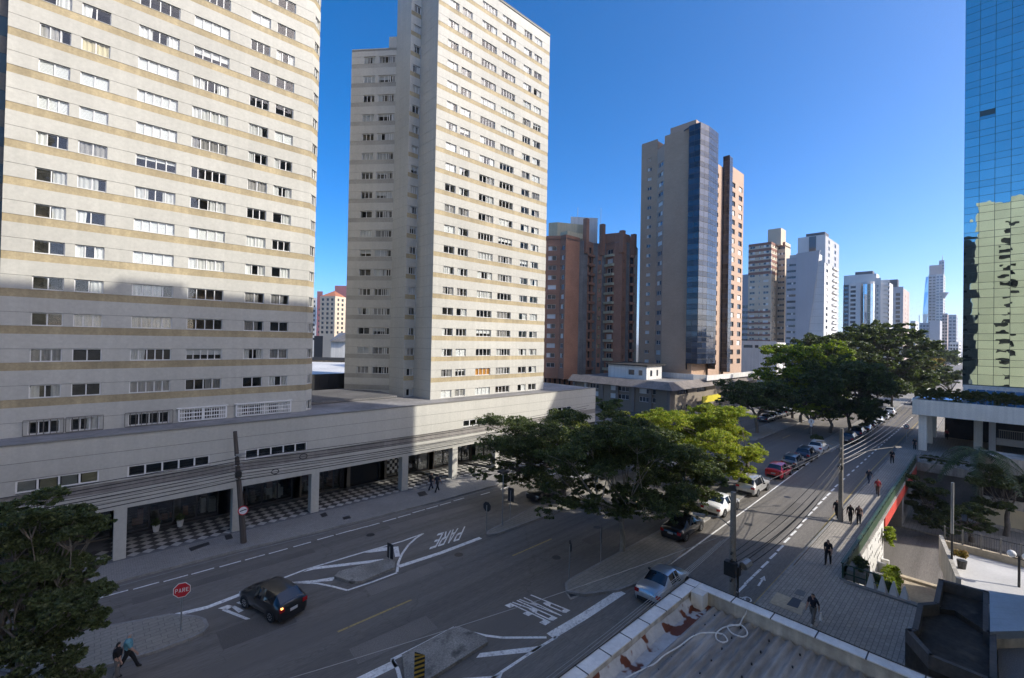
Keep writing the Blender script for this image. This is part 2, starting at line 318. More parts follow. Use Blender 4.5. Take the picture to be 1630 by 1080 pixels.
surf('rust_sheet', (.58, .58, .58), .55, (.9, .15), (6, .1), metal=.1, tint=((.155, .045, .022), .85, .525, .55)); surf('hose', (.72, .71, .68), .5); surf('seam', (.05, .05, .05), .7)
surf('dark_roof', (.042, .040, .036), .9, (.7, .35), (5, .3), bump=.3, tint=((.075, .07, .058), 1.1, .55, .72)); surf('dark_parapet', (.095, .095, .095), .85, (.8, .2), (6, .15)); surf('blue_sheet', (.34, .40, .47), .4, (.4, .1), (6, .06), metal=.3)
surf('podium_band', (.30, .28, .255), .85, (.3, .15), (6, .1), streak=.15)
surf('reflected_cream', (.64, .60, .42), .85, (.12, .08), (5, .05)); surf('soft_brown', (.36, .25, .19), .85)
# ---------------------------------------------------------------- ground, avenue, pavements
def sheet(name, polys, mat, z, kind='structure', parent=None):
    mb = MB()
    for p in polys: mb.poly([(a, b, z) for a, b in p])
    return mb.build(name, mat, parent, kind=kind)
PIT = (36.0, 80.0, -60.0, 6.4)     # sunken cross street on the right: x0 x1 y0 y1
FARX = 3000
sheet('ground', [[(-FARX, PIT[3]), (FARX, PIT[3]), (FARX, FARX), (-FARX, FARX)], [(-FARX, -FARX), (FARX, -FARX), (FARX, PIT[2]), (-FARX, PIT[2])],
                 [(-FARX, PIT[2]), (PIT[0], PIT[2]), (PIT[0], PIT[3]), (-FARX, PIT[3])], [(PIT[1], PIT[2]), (FARX, PIT[2]), (FARX, PIT[3]), (PIT[1], PIT[3])]], 'ground_soil', -.03)
road = sheet('road', [[(-120, 9.3), (700, 9.3), (700, 37.2), (-120, 37.2)]], 'asphalt', 0)
sheet('side_road', [[(62, 37.2), (82, 37.2), (82, 300), (62, 300)]], 'asphalt', -.006)
def kerb(name, pts, mat='kerb_stone', w=.16, h=.15, closed=True, parent=None):
    mb = MB(); n = len(pts); P = [Vector((p[0], p[1], 0)) for p in pts]
    for i in range(n if closed else n-1):
        a, b = P[i], P[(i+1) % n]; L = (b-a).length; k = max(1, int(L/1.0)); d = (b-a)/k; s = Vector((-d.y, d.x, 0)).normalized()*w/2
        for j in range(k):
            p, q = a+d*j, a+d*(j+.985); mb.hexa([(*(p-s).xy, -.02), (*(q-s).xy, -.02), (*(q+s).xy, -.02), (*(p+s).xy, -.02), (*(p-s).xy, h), (*(q-s).xy, h), (*(q+s).xy, h), (*(p+s).xy, h)])
    return mb.build(name, mat, parent, **({} if parent else {'kind': 'structure'}))
def raised(name, pts, mat, h=.14, kname='kerb'):
    mb = MB(); mb.prism([(p[0], p[1]) for p in pts], -.02, h); o = mb.build(name, mat, kind='structure')
    kerb(kname, pts, h=h+.008, parent=o); return o
KL = [(-80, 37.0), (0, 36.8), (8, 36.6), (14, 36.05), (24, 35.55), (60, 35.5)]
pl = raised('pavement', KL+[(60, 39.75), (-80, 39.75)], 'pavers')
raised('pavement', [(84, 35.5), (700, 35.5), (700, 45), (84, 45)], 'stone_flags')
pr = MB().prism([(-40, 9.25), (36, 9.25), (36, 9.15), (700, 9.15), (700, 6.55), (80.2, 6.55), (36.2, 6.55), (36.2, -1), (20.2, -1), (20.2, 3), (-40, 3)], -.02, .14).build('pavement', 'brick_pave', kind='structure')
kerb('kerb', [(-40, 9.3), (700, 9.2)], closed=False, h=.148, parent=pr)
raised('pavement', [(81, 6.4), (700, 6.4), (700, -60), (81, -60)], 'stone_flags', .13)
# central reserve with the big trees (right-hand median)
def pxs(l, z=0): return [tuple(G(x, y, z).xy) for x, y in l]
MED_IN = 18.25
med = raised('median', [(21.6, 17.6), (22.2, 18.2), (23, MED_IN+.1), (35, MED_IN), (58, MED_IN-.1), (58, 17.0), (33.2, 16.7), (32.6, 15.4), (27.0, 15.0), (24.2, 15.6), (22.2, 16.7)], 'stone_flags')
raised('median', [(77, 18.2), (300, 18.2), (300, 15.6), (79, 15.6), (77.3, 16.6)], 'stone_flags')
raised('median', [(23.0, 26.9), (23.4, 27.3), (30, 28.6), (58, 28.9), (58, 26.2), (30, 26.5), (23.6, 26.6)], 'stone_flags')
raised('median', [(78, 29.2), (300, 29.2), (300, 25.6), (78, 25.6)], 'stone_flags')
raised('median', pxs([(330, 1001), (325, 990), (310, 985), (270, 982), (160, 1003), (60, 1025), (-40, 1056), (60, 1078), (170, 1062), (245, 1040), (300, 1020), (322, 1010)]), 'stone_flags', .13)
def island(pix, h=.16):
    pts = pxs(pix); mb = MB(); mb.prism(pts, -.01, h)
    c = Vector((sum(p[0] for p in pts)/len(pts), sum(p[1] for p in pts)/len(pts), 0))
    return mb.build('traffic_island', 'island_concrete', kind='structure')
island([(532, 921), (560, 930), (576, 929), (628, 907), (629, 897), (612, 894), (540, 913)])
island([(640, 1047), (645, 1090), (668, 1096), (776, 1027), (774, 1019), (731, 1002), (722, 1003)])
# ---------------------------------------------------------------- painted markings
def mark(pts, name='road_marking', mat='road_white', z=.005):
    mb = MB(); P = [Vector((p[0], p[1], z)) for p in pts]
    a = sum(p.x*q.y-q.x*p.y for p, q in zip(P, P[1:]+P[:1]))
    mb.poly(P if a > 0 else P[::-1]); return mb.build(name, mat, road)
def markline(pts, w, mat='road_white', name='road_marking', z=.005):
    P = [Vector((p[0], p[1], 0)) for p in pts]; L = []; R = []
    for i, p in enumerate(P):
        d = (P[min(i+1, len(P)-1)]-P[max(i-1, 0)]).normalized(); s = Vector((-d.y, d.x, 0))*w/2; L.append(p+s); R.append(p-s)
    mb = MB()
    for i in range(len(P)-1): mb.quad((*R[i].xy, z), (*R[i+1].xy, z), (*L[i+1].xy, z), (*L[i].xy, z))
    return mb.build(name, mat, road)
def mpx(pix, **k): return mark(pxs(pix), **k)
# dashed line beside the left kerb
D1 = [(136.5, 957.4), (182, 945.6), (233, 932.6), (280, 920.8), (323, 909.4), (366.7, 898), (406, 887.4), (443, 877.6), (481, 867), (518, 856), (547, 848), (570, 842), (593, 836), (620, 828), (643.5, 821.3), (666.5, 814), (688, 808), (709, 802), (730.5, 795.3)]
for x, y in D1:
    p = G(x, y); markline([(p.x-.62, p.y), (p.x+.62, p.y-.02)], .13, name='lane_dash')
for k in range(16): markline([(28.5+k*2.6, 34.45), (29.7+k*2.6, 34.45)], .13, name='lane_dash')
markline([(-60, 36.35), (8, 36.2), (14, 35.65), (24, 35.2), (58, 35.15)], .09, name='edge_line', mat='kerb_stone')
for x0, x1 in ((9.7, 14.1), (22.3, 26.5), (-3, 1.4), (34.6, 39), (47, 51), (84, 88), (97, 101)): markline([(x0, 23.25), (x1, 23.25)], .14, 'road_yellow', 'lane_dash')
# hatched nose left
markline(pxs([(210, 996), (330, 967), (395, 942)]), .34, name='channel_line'); markline(pxs([(395, 942), (486, 907), (580, 879), (640, 862), (674, 849.5)]), .16, name='channel_line')
markline(pxs([(674, 849.5), (662, 857), (650, 868), (640, 882), (634, 896), (632, 911)]), .17, name='channel_line'); markline(pxs([(632, 912), (592, 927), (553, 940)]), .15, name='channel_line')
markline(pxs([(553, 940), (530, 934), (505, 929), (450, 927)]), .16, name='channel_line')
mpx([(482, 911), (500, 903), (610, 890), (612, 894), (500, 907)], name='chevron_bar'); mpx([(580, 880), (605, 872), (622, 871), (622, 876), (590, 880)], name='chevron_bar'); mpx([(626, 871), (634, 870), (637, 886), (629, 887)], name='chevron_bar')
mpx([(455, 927.5), (500, 924), (534, 918.5), (529, 925), (490, 928)], name='chevron_bar')
markline(pxs([(635, 902), (700, 881), (765, 856.5)]), .38, name='channel_line')
# hatched nose centre
markline(pxs([(560, 1090), (630, 1056)]), .5, name='channel_line'); markline(pxs([(623, 1051), (675, 1025), (724, 999)]), .2, name='channel_line'); markline(pxs([(624, 1050), (633, 1066), (638, 1085), (640, 1100)]), .18, name='channel_line')
markline(pxs([(724, 999), (745, 1006), (772, 1012), (800, 1015.5), (870, 1015)]), .17, name='channel_line'); markline(pxs([(886, 1014), (850, 1036), (800, 1069), (770, 1090)]), .16, name='channel_line')
mpx([(758, 1047.5), (764, 1040), (857, 1029), (866, 1027), (850, 1038)], name='chevron_bar'); mpx([(735, 1080), (790, 1076), (800, 1072), (795, 1085), (735, 1090)], name='chevron_bar')
markline(pxs([(876, 1013), (930, 981), (990, 942)]), .55, name='channel_line')
# right carriageway: white edge line, cycle-lane dashes, yellow kerb line, arrow, bicycle mark
markline(pxs([(1020, 930), (1093, 880), (1200, 802), (1317, 715)])+[(130, 16.3), (260, 16.3)], .13, name='edge_line')
DR = [(1180, 937), (1192, 924), (1204.5, 912), (1217.5, 899), (1230.5, 885), (1242, 873), (1252.5, 860), (1263, 849), (1272.5, 838), (1281, 828), (1289.5, 818), (1297.5, 810), (1305, 801), (1312.5, 793.5), (1319, 787), (1325.5, 780), (1331.5, 773.5)]
for x, y in DR:
    p = G(x, y); markline([(p.x-.7, p.y), (p.x+.7, p.y-.01)], .16, name='lane_dash')
pe = G(1331.5, 773.5)
for k in range(26): markline([(pe.x+2.8+k*2.75, pe.y), (pe.x+4.1+k*2.75, pe.y)], .16, name='lane_dash')
markline([(20, 9.5), (40, 9.42), (69, 9.9), (160, 9.8)], .12, 'road_yellow', 'edge_line')
ar = [G(1207, 933), G(1215, 921)]; markline([ar[0].xy, ar[1].xy], .12, name='lane_arrow')
mpx([(1209, 922), (1219, 925), (1217, 917)], name='lane_arrow')
for c_ in (G(1180, 956), G(1188.5, 955)):
    ring = [(c_.x+.34*math.cos(a), c_.y+.24*math.sin(a)) for a in [k*math.pi/6 for k in range(13)]]; markline(ring, .07, name='bicycle_mark')
mpx([(1181, 957), (1186, 950), (1190, 950), (1184, 957)], name='bicycle_mark')
# PARE legends: stroke letters in unit cells, mapped onto the road by their corners
LET = {'P': [[(0, 0), (.24, 0), (.24, 1), (0, 1)], [(.24, .88), (.75, .88), (1, .8), (1, 1), (.24, 1)][:2]+[(.8, 1), (.24, 1)], [(.76, .55), (1, .6), (1, .95), (.8, 1), (.76, .88)], [(.24, .42), (.8, .42), (1, .55), (.76, .6), (.24, .55)]],
       'A': [[(0, 0), (.22, 0), (.58, 1), (.4, 1)], [(.78, 0), (1, 0), (.6, 1), (.47, .86)], [(.2, .26), (.8, .26), (.77, .4), (.25, .4)]],
       'E': [[(0, 0), (.24, 0), (.24, 1), (0, 1)], [(.24, .86), (1, .86), (1, 1), (.24, 1)], [(.24, .44), (.85, .44), (.85, .58), (.24, .58)], [(.24, 0), (1, 0), (1, .14), (.24, .14)]]}
LET['R'] = LET['P']+[[(.42, .42), (.66, .42), (1, 0), (.76, 0)]]
def legend(word, q, gap=.18, z=.006, mat='road_white'):      # q: bottom-left, bottom-right, top-right, top-left of the word on the ground
    a, b, c, d = [Vector((p[0], p[1], z)) for p in q]; n = len(word); cw = 1/(n+(n-1)*gap)
    for i, ch in enumerate(word):
        mb = MB(); u0 = i*cw*(1+gap)
        for st in LET[ch]:
            P = []
            for u, v in st:
                uu = u0+u*cw; lo = a.lerp(b, uu); hi = d.lerp(c, uu); P.append(lo.lerp(hi, v))
            ar_ = sum(p.x*r.y-r.x*p.y for p, r in zip(P, P[1:]+P[:1])); mb.poly(P if ar_ > 0 else P[::-1])
        mb.build('legend_letter', mat, road)
legend('PARE', pxs([(741, 838), (697, 850), (683, 875), (731, 860)])[:4])
legend('PARE', pxs([(846, 947), (803, 964), (868, 996), (908, 972)]))
# far part of the half-covered legend by the black hatchback
mpx([(347, 969), (362, 963.5), (373, 965), (360, 971.5)], name='legend_letter'); mpx([(353, 972), (358, 969), (399, 985.5), (391, 987)], name='legend_letter'); mpx([(366, 965), (374, 964.5), (388, 972), (380, 976)], name='legend_letter'); mpx([(376, 960), (382, 957.5), (392, 961), (386, 964)], name='legend_letter')
# loose slabs, covers and gratings let into the pavements
def slab(pix, mat, name, z, par=None):
    mb = MB(); P = [G(x, y, z) for x, y in pix]; mb.prism([p.xy for p in P], z-.004, z+.012); return mb.build(name, mat, par)
slab([(300, 873), (332, 863), (334, 867), (304, 878)], 'dark_metal', 'drain_grating', .14, pl); slab([(357, 853), (368, 850), (371, 857), (360, 860)], 'dark_metal', 'drain_grating', .14, pl)
slab([(509, 819), (518, 816), (522, 821), (513, 824)], 'dark_metal', 'manhole_cover', .14, pl); slab([(545, 824), (556, 821), (559, 825), (547, 828)], 'dark_metal', 'manhole_cover', .14, pl); slab([(664, 785), (676, 782), (681, 788), (668, 791)], 'dark_metal', 'manhole_cover', .14, pl)
slab([(1237, 943), (1283, 962), (1275, 979), (1224, 960)], 'sand', 'pavement_patch', .141, pr); slab([(1262, 951), (1276, 956), (1270, 969), (1252, 963)], 'dark_metal', 'manhole_cover', .147, pr); slab([(1270, 938), (1283, 943), (1279, 950), (1264, 945)], 'tile_grey', 'pavement_patch', .142, pr)
slab([(899, 942), (920, 939), (926, 949), (908, 955)], 'island_concrete', 'manhole_cover', .004, road); slab([(904, 944), (916, 942), (920, 948), (908, 951)], 'dark_metal', 'drain_grating', .01, road)
# asphalt repairs, covers and stains on the carriageways
surf('asphalt_new', (.15, .138, .122), .85, (.3, .15), (18, .2), bump=.3, bscale=70); surf('asphalt_old', (.225, .206, .18), .9, (.3, .15), (18, .25), bump=.4, bscale=60)
for pp, mt in (([(12.5, 25.2), (17.6, 25.0), (17.7, 26.2), (12.6, 26.3)], 'asphalt_old'), ([(28, 20.6), (36, 20.4), (36.2, 21.5), (28.1, 21.6)], 'asphalt_new'), ([(2, 33.2), (12, 32.9), (12, 33.7), (2, 34.0)], 'asphalt_new'), ([(18, 32.7), (26, 32.3), (26.2, 33.2), (18.1, 33.7)], 'asphalt_old'), ([(43, 12.2), (51, 12.1), (51, 13.2), (43.1, 13.3)], 'asphalt_new'), ([(56, 11.7), (59, 11.6), (59.1, 13.6), (56, 13.7)], 'asphalt_old'), ([(9.5, 20.3), (13.8, 20.0), (13.9, 21.4), (9.6, 21.6)], 'asphalt_old'), ([(5, 25.6), (8.4, 25.5), (8.5, 27.3), (5, 27.4)], 'asphalt_new')): mark(pp, 'asphalt_patch', mt, .0025)
for x, y in ((19.5, 25.9), (31, 22.2), (16.2, 33.0), (52, 13.9), (41.5, 14.0), (24.5, 21.0)):
    MB().poly([(x+.32*math.cos(a), y+.32*math.sin(a), .006) for a in [k*math.pi/8 for k in range(16)]]).build('manhole_cover', 'dark_metal', road)
# ---------------------------------------------------------------- windows for the two pale towers
FL = 2.415; Z_R0 = 9.45; WH = .87
def frame_mesh(w, h, div, name, t=.055, d=.06, slide=True):
    mb = MB(); mb.box(0, 0, 0, w, d, t); mb.box(0, 0, h-t, w, d, h); mb.box(0, 0, t, t, d, h-t); mb.box(w-t, 0, t, w, d, h-t)
    for k in range(1, div): x = w*k/div; mb.box(x-t*.55, 0, t, x+t*.55, d, h-t)
    mb.box(-.03, -.05, -.05, w+.03, d, 0)
    return mb.mesh(name, ['white_frame'])
def pane_mesh(w, h): return MB().quad((.03, 0, .03), (w-.03, 0, .03), (w-.03, 0, h-.03), (.03, 0, h-.03)).mesh('pane', ['pane_glass'])
def curtain_mesh(x0, x1, h, mat, drop=0.0, amp=.035, skew=0):
    mb = MB(); n = max(4, int((x1-x0)/.06)); top = h-.04
    xs = [x0+(x1-x0)*i/n for i in range(n+1)]; ph = random.random()*6
    yy = [amp*math.sin(i*1.45+ph)+amp*.5*math.sin(i*.6+ph) for i in range(n+1)]
    for i in range(n):
        s0 = skew*(i/n); s1 = skew*((i+1)/n)
        mb.quad((xs[i]+s0, yy[i], drop), (xs[i+1]+s1, yy[i+1], drop), (xs[i+1], yy[i+1], top), (xs[i], yy[i], top))
    return mb.mesh('curtain', [mat])
def shutter_mesh(w, h, z0):
    mb = MB(); n = max(2, int((h-z0)/.08))
    for i in range(n): a = z0+(h-z0)*i/n; b = z0+(h-z0)*(i+.9)/n; mb.hexa([(.02, 0, a), (w-.02, 0, a), (w-.02, .012, a), (.02, .012, a), (.02, .02, b), (w-.02, .02, b), (w-.02, .03, b), (.02, .03, b)])
    return mb.mesh('shutter', ['shutter'])
KIT = {}
for w, div in ((1.5, 2), (2.42, 4), (.9, 2)):
    W_ = w; cur = []
    for mt in ('curtain_white', 'curtain_white', 'curtain_grey'):
        cur += [[curtain_mesh(.04, w-.04, WH, mt)], [curtain_mesh(.04, w*.36, WH, mt, skew=-.06)], [curtain_mesh(.04, w*.33, WH, mt), curtain_mesh(w*.68, w-.04, WH, mt)], [curtain_mesh(w*.55, w-.04, WH, mt)], [curtain_mesh(.04, w*.72, WH, mt)]]
    KIT[w] = dict(frame=[frame_mesh(w, WH, div, 'window'), frame_mesh(w, WH, div+1 if div == 2 else div+1, 'window')], pane=pane_mesh(w, WH), cur=cur, cream=[curtain_mesh(.04, w-.04, WH, 'curtain_cream')], orange=[curtain_mesh(.04, w-.04, WH, 'curtain_orange')], shut=[shutter_mesh(w, WH, 0), shutter_mesh(w, WH, WH*.45), shutter_mesh(w, WH, WH*.7)])
def window(parent, O, t, a, z, w, what=None):
    k = KIT[w]; o = put(k['frame'][0 if random.random() < .7 else 1], 'window', parent, mat=wallM(O, t, a, z, .10))
    child(k['pane'], 'pane', o, (0, .03, 0))
    r = random.random() if what is None else -1
    if what == 'cream': child(k['cream'][0], 'curtain', o, (0, .085, 0))
    elif what == 'orange': child(k['orange'][0], 'curtain', o, (0, .10, 0))
    elif what == 'shut' or 0 <= r < .07: child(k['shut'][0], 'shutter', o, (0, .07, 0))
    elif .07 <= r < .11: child(k['shut'][random.choice((1, 2))], 'shutter', o, (0, .1, 0))
    elif .11 <= r < .80:
        for c in random.choice(k['cur']): child(c, 'curtain', o, (0, .085, 0))
    return o
COLS = [(1.40, 1.5), (3.40, 1.5), (6.45, 2.42), (9.80, 2.42), (13.76, 1.5), (15.78, 1.5)]
TW = 18.88; T_MATS = ['concrete_wall', 'beige_band', 'joint', 'room', 'room_brown', 'grey_band']
def tower_rects(cols, W, r0, r1, band=True, inset=.03):
    R = []
    for r in range(r0, r1+1):
        zt = Z_R0+FL*r
        if band and r > 0: R.append((0, W, zt-WH-.56, zt-WH-.03, .025, 1))
        R.append((0, W, zt-.012, zt+.012, .02, 2)); 
        for a, w in cols: R.append((a, a+w, zt-WH, zt, .75, random.choice((3, 3, 3, 4))))
    return R
TOP = 59.4; TY = 43.3; ROOFZ = 8.5
def main_face(par, x0, rmax, special={}):
    O = (x0, TY, 0); t = (1, 0, 0); mb = MB(); relief(mb, O, t, TW, ROOFZ, TOP, tower_rects(COLS, TW, 0, 20))
    mb.build('wall', T_MATS, par)
    for r in range(0, rmax+1):
        for c, (a, w) in enumerate(COLS): window(par, O, t, a, Z_R0+FL*r-WH, w, special.get((r, c)))
def plain_wall(par, O, t, W, cols, rmax, z0=ROOFZ, z1=TOP, rmin=0, special=None, band=True, wrows=20):
    mb = MB(); relief(mb, O, t, W, z0, z1, [q for q in tower_rects(cols, W, 0, 20, band) if q[2] > z0 and q[3] < z1] if (cols or band) else [])
    mb.build('wall', T_MATS, par)
    for r in range(rmin, rmax+1):
        for a, w in cols: window(par, O, t, a, Z_R0+FL*r-WH, w)
def wall_pts(p, q): d = Vector((q[0]-p[0], q[1]-p[1], 0)); return (p[0], p[1], 0), d.normalized(), d.length
# tower A (left) : plan corners seen from outside, left to right
XA = -4.4; ta = thing('apartment_tower', 'pale concrete apartment tower with tan bands filling the left edge of the view', 'building', (XA, TY, ROOFZ), group='pale banded apartment towers')
main_face(ta, XA, 17, {(11, 1): 'cream', (10, 0): 'shut', (10, 1): 'shut', (9, 0): 'shut', (9, 1): 'shut', (9, 2): 'shut'})
def wing_cols(W): return [(W*.5, .9)]
e = .9; A1 = (XA+TW, TY); A2 = (A1[0]+e, A1[1]+e)
O, t, W = wall_pts(A1, A2); plain_wall(ta, O, t, W, [(.3, .9)], 17)
O, t, W = wall_pts(A2, (A2[0], TY+16)); plain_wall(ta, O, t, W, [(3, 1.5), (6, 1.5), (10, 1.5)], 5, band=True)
O, t, W = wall_pts((XA, TY+18), (XA, TY)); plain_wall(ta, O, t, W, [], 0)
MB().prism([(XA, TY), A1, A2, (A2[0], TY+16), (XA, TY+16)], TOP-.3, TOP-.1).build('roof', 'roof_grey', ta)
# neighbour strip at the far left edge of the photo: the tower's recessed dark glazed return
gl = MB()
for r in range(0, 18):
    z = Z_R0+FL*r; gl.box(XA-3.2, TY+.9, z-1.3, XA-.02, TY+1.0, z)
gl.build('stair_glazing', 'far_glass_blue', ta)
gs = MB()
for r in range(0, 18): z = Z_R0+FL*r; gs.box(XA-3.2, TY+.88, z+.002, XA-.02, TY+1.1, z+FL-1.302)
gs.build('stair_spandrel', 'joint', ta)
# lowest floor: security grilles
def grille(par, x0, x1, z0, z1, mat, fancy):
    g = MB(); y = TY-.18
    for z in (z0, z1): g.box(x0, y-.02, z-.03, x1, y+.03, z+.03)
    n = int((x1-x0)/(.16 if fancy else .3))
    for i in range(n+1): x = x0+(x1-x0)*i/n; g.box(x-.022, y-.012, z0+.03, x+.022, y+.012, z1-.03)
    if fancy:
        for zz in (.33, .66): g.box(x0, y-.013, z0+(z1-z0)*zz-.05, x1, y+.013, z0+(z1-z0)*zz+.03)
        for x in (x0, (x0+x1)/2, x1): g.box(x-.06, y-.02, z0+.031, x+.06, y+.02, z1-.031)
        g.box(x0-.15, y-.05, z1+.031, x1+.15, TY, z1+.07)
    for x in (x0, x1): g.box(x-.02, y+.031, z0+.05, x+.02, TY, z0+.1)
    g.build('window_grille', mat, par)
zb = Z_R0-WH
for a, w in COLS[:3]: grille(ta, XA+a-.2, XA+a+w+.2, zb-.02, Z_R0+.12, 'pole_concrete', False)
grille(ta, XA+9.45, XA+12.6, zb+.02, Z_R0+.12, 'white_frame', True); grille(ta, XA+13.35, XA+17.6, zb+.02, Z_R0+.14, 'white_frame', True)
# tower B
XB = 28.12; tb = thing('apartment_tower', 'pale concrete apartment tower with tan bands and stepped left side, second from the left', 'building', (XB, TY, ROOFZ), group='pale banded apartment towers')
main_face(tb, XB, 20, {(1, 2): 'orange'})
B0 = (XB, TY); B1 = (XB, 47.0); B2 = (26.75, 47.0); B3 = (26.75, 50.4)
mb = MB(); relief(mb, *wall_pts(B1, B0), ROOFZ, TOP, [(0, 3.7, Z_R0+FL*r-.012, Z_R0+FL*r+.012, .02, 2) for r in range(21)]+[(0, 3.7, Z_R0+FL*(r+.5)-.012, Z_R0+FL*(r+.5)+.012, .02, 2) for r in range(21)]); mb.build('wall', T_MATS, tb)
O, t, W = wall_pts(B2, B1); plain_wall(tb, O, t, W, [(.42, .9)], 20)
O, t, W = wall_pts(B3, B2); mb = MB(); relief(mb, O, t, W, ROOFZ, TOP+1.5, [(0, W, Z_R0+FL*(r*.5)-.012, Z_R0+FL*(r*.5)+.012, .02, 2) for r in range(42)]); mb.build('wall', T_MATS, tb)
wl = PD(547.5, PD(622, 1).y and 50); 
dB3 = (Vector((*B3, 0))-Vector((CO[0], CO[1], 0))).dot(Vector(CF)); B4 = PD(549.5, dB3+.6); B4 = (B4.x, B4.y)
WTOP = ZP(72, dB3, 600)
O, t, W = wall_pts(B4, B3); sc_ = W/75.0
wc = [((570-549.5)*sc_+.0, 1.5), ((570-549.5)*sc_+1.95, 1.5), (W-1.05, .9)]
mb = MB(); relief(mb, O, t, W, ROOFZ-.3, WTOP, [q for q in tower_rects(wc, W, 1, 20) if q[3] < WTOP-.3]+[(0, W, 9.0, 9.6, .025, 5)]); mb.build('wall', ['concrete_wall', 'grey_band', 'joint', 'room', 'room_brown', 'grey_band'], tb)
nr = int((WTOP-.8-Z_R0)/FL)
for r in range(1, nr+1):
    for a, w in wc: window(tb, O, t, a, Z_R0+FL*r-WH, w)
BB_ = PD(554, dB3+16); O2, t2, W2 = wall_pts((BB_.x, BB_.y), B4); mb = MB(); relief(mb, O2, t2, W2, ROOFZ-.3, WTOP, []); mb.build('wall', T_MATS, tb)
MB().prism([B4, B3, (XB+4, 60), (BB_.x, BB_.y)], WTOP-.3, WTOP-.1).build('roof', 'roof_grey', tb)
MB().prism([(B3[0]+.05, B3[1]-.05), (32.2, TY+16), (XB+6, TY+16), (XB+.2, TY+9), (XB+.2, B1[1]+1.2), (B2[0]+.05, B2[1]+1.2)], WTOP-.4, TOP+1.3).build('core', 'concrete_wall', tb)
_w = Vector((B4[0]-B3[0], B4[1]-B3[1], 0)).normalized(); _n = Vector((_w.y, -_w.x, 0)); _n = _n if _n.dot(Vector((B3[0], B3[1], 0))) > 0 else -_n
MB().prism([(B3[0], B3[1]), (B3[0]+_w.x*1.0, B3[1]+_w.y*1.0), (B3[0]+_w.x*1.0+_n.x*2, B3[1]+_w.y*1.0+_n.y*2), (B3[0]+_n.x*2, B3[1]+_n.y*2)], WTOP-.1, ZP(55, dB3, 628)).build('roof_house', 'concrete_wall', tb)
O, t, W = wall_pts((XB+TW, TY), (XB+TW, TY+16)); plain_wall(tb, O, t, W, [(4, 1.5), (9, 1.5)], 2)
mb = MB(); mb.prism([B0, (XB+TW, TY), (XB+TW, TY+16), (32.4, TY+16), B3, B2, B1], TOP-.3, TOP-.12); mb.build('roof', 'roof_grey', tb)
mb = MB()
for a, b in (((XB-.03, TY-.03), (XB+TW+.03, TY+.3)),): mb.box(a[0], a[1], TOP, b[0], b[1], TOP+.12)
mb.build('parapet_cap', 'joint', tb)
# ---------------------------------------------------------------- podium with arcade under both towers
PYF = 40.0; pod = thing('podium_building', 'long pale two-storey podium with pillared shop arcade beneath the two towers', 'building', (0, PYF, 0))
PX0, PX1 = -40.0, 54.9; PT = 8.55; FB = 3.82
strips = [(-3.2, .52), (1.93, 6.63), (8.95, 13.65), (30.32, 35.1), (44.5, 49.2), (-10.2, -5.5), (-17.2, -12.5)]
R = [(0, PX1-PX0, 4.82, 5.48, .06, 5)]
for z in (7.45, 6.42): R.append((0, PX1-PX0, z-.015, z+.015, .02, 2))
R += [(0, PX1-PX0, z-.02, z+.02, .03, 2) for z in (4.15, 4.5)]
for a, b in strips: R.append((a-PX0, b-PX0, 5.62, 6.40, .7, 3))
mb = MB(); relief(mb, (PX0, PYF, 0), (1, 0, 0), PX1-PX0, FB, PT, R); mb.box(PX0, PYF, FB-.25, PX1, PYF+.5, FB-.002, 0); mb.build('wall', ['concrete_wall', 'beige_band', 'joint', 'room', 'room_brown', 'podium_band'], pod)
for a, b in strips:
    w = b-a; f = put(frame_mesh(w, .78, 5 if w > 4 else 4, 'window', t=.09), 'window', pod, mat=wallM((PX0, PYF, 0), (1, 0, 0), a-PX0, 5.62, .05))
    child(MB().quad((.03, 0, .03), (w-.03, 0, .03), (w-.03, 0, .75), (.03, 0, .75)).mesh('pane', ['shop_glass']), 'pane', f, (0, .03, 0))
    if a < 0 and a > -5:
        for k in range(4): child(MB().quad((w*k/4+.1, 0, .06), (w*(k+1)/4-.1, 0, .06), (w*(k+1)/4-.1, 0, .74), (w*k/4+.1, 0, .74)).mesh('blind', ['curtain_cream' if k % 2 else 'curtain_white']), 'blind', f, (0, .12, 0))
MB().box(PX0, PYF+.3, PT-.35, PX1, 62, PT-.06).build('roof', 'roof_grey', pod)
MB().box(PX0, PYF-.06, PT+.002, PX1+.02, PYF+.32, PT+.06).build('coping', 'joint', pod)
mb = MB(); relief(mb, (PX1, PYF, 0), (0, 1, 0), 22, 0, PT, []); mb.build('wall', ['concrete_wall'], pod)
MB().box(PX0, PYF+.5, FB-.1, PX1, 46, FB-.02).build('ceiling', 'concrete_wall', pod)
for i, (a, b) in enumerate([(1.31, 1.98), (8.2, 8.86), (14.09, 14.76), (22.85, 23.55), (29.0, 29.7), (35.2, 35.9), (42.2, 42.9), (49.0, 49.7), (-5.5, -4.8), (-12.4, -11.7)]):
    MB().box(a, PYF+.02, .13, b, PYF+.75, FB-.252).build('pillar', 'concrete_wall', pod)
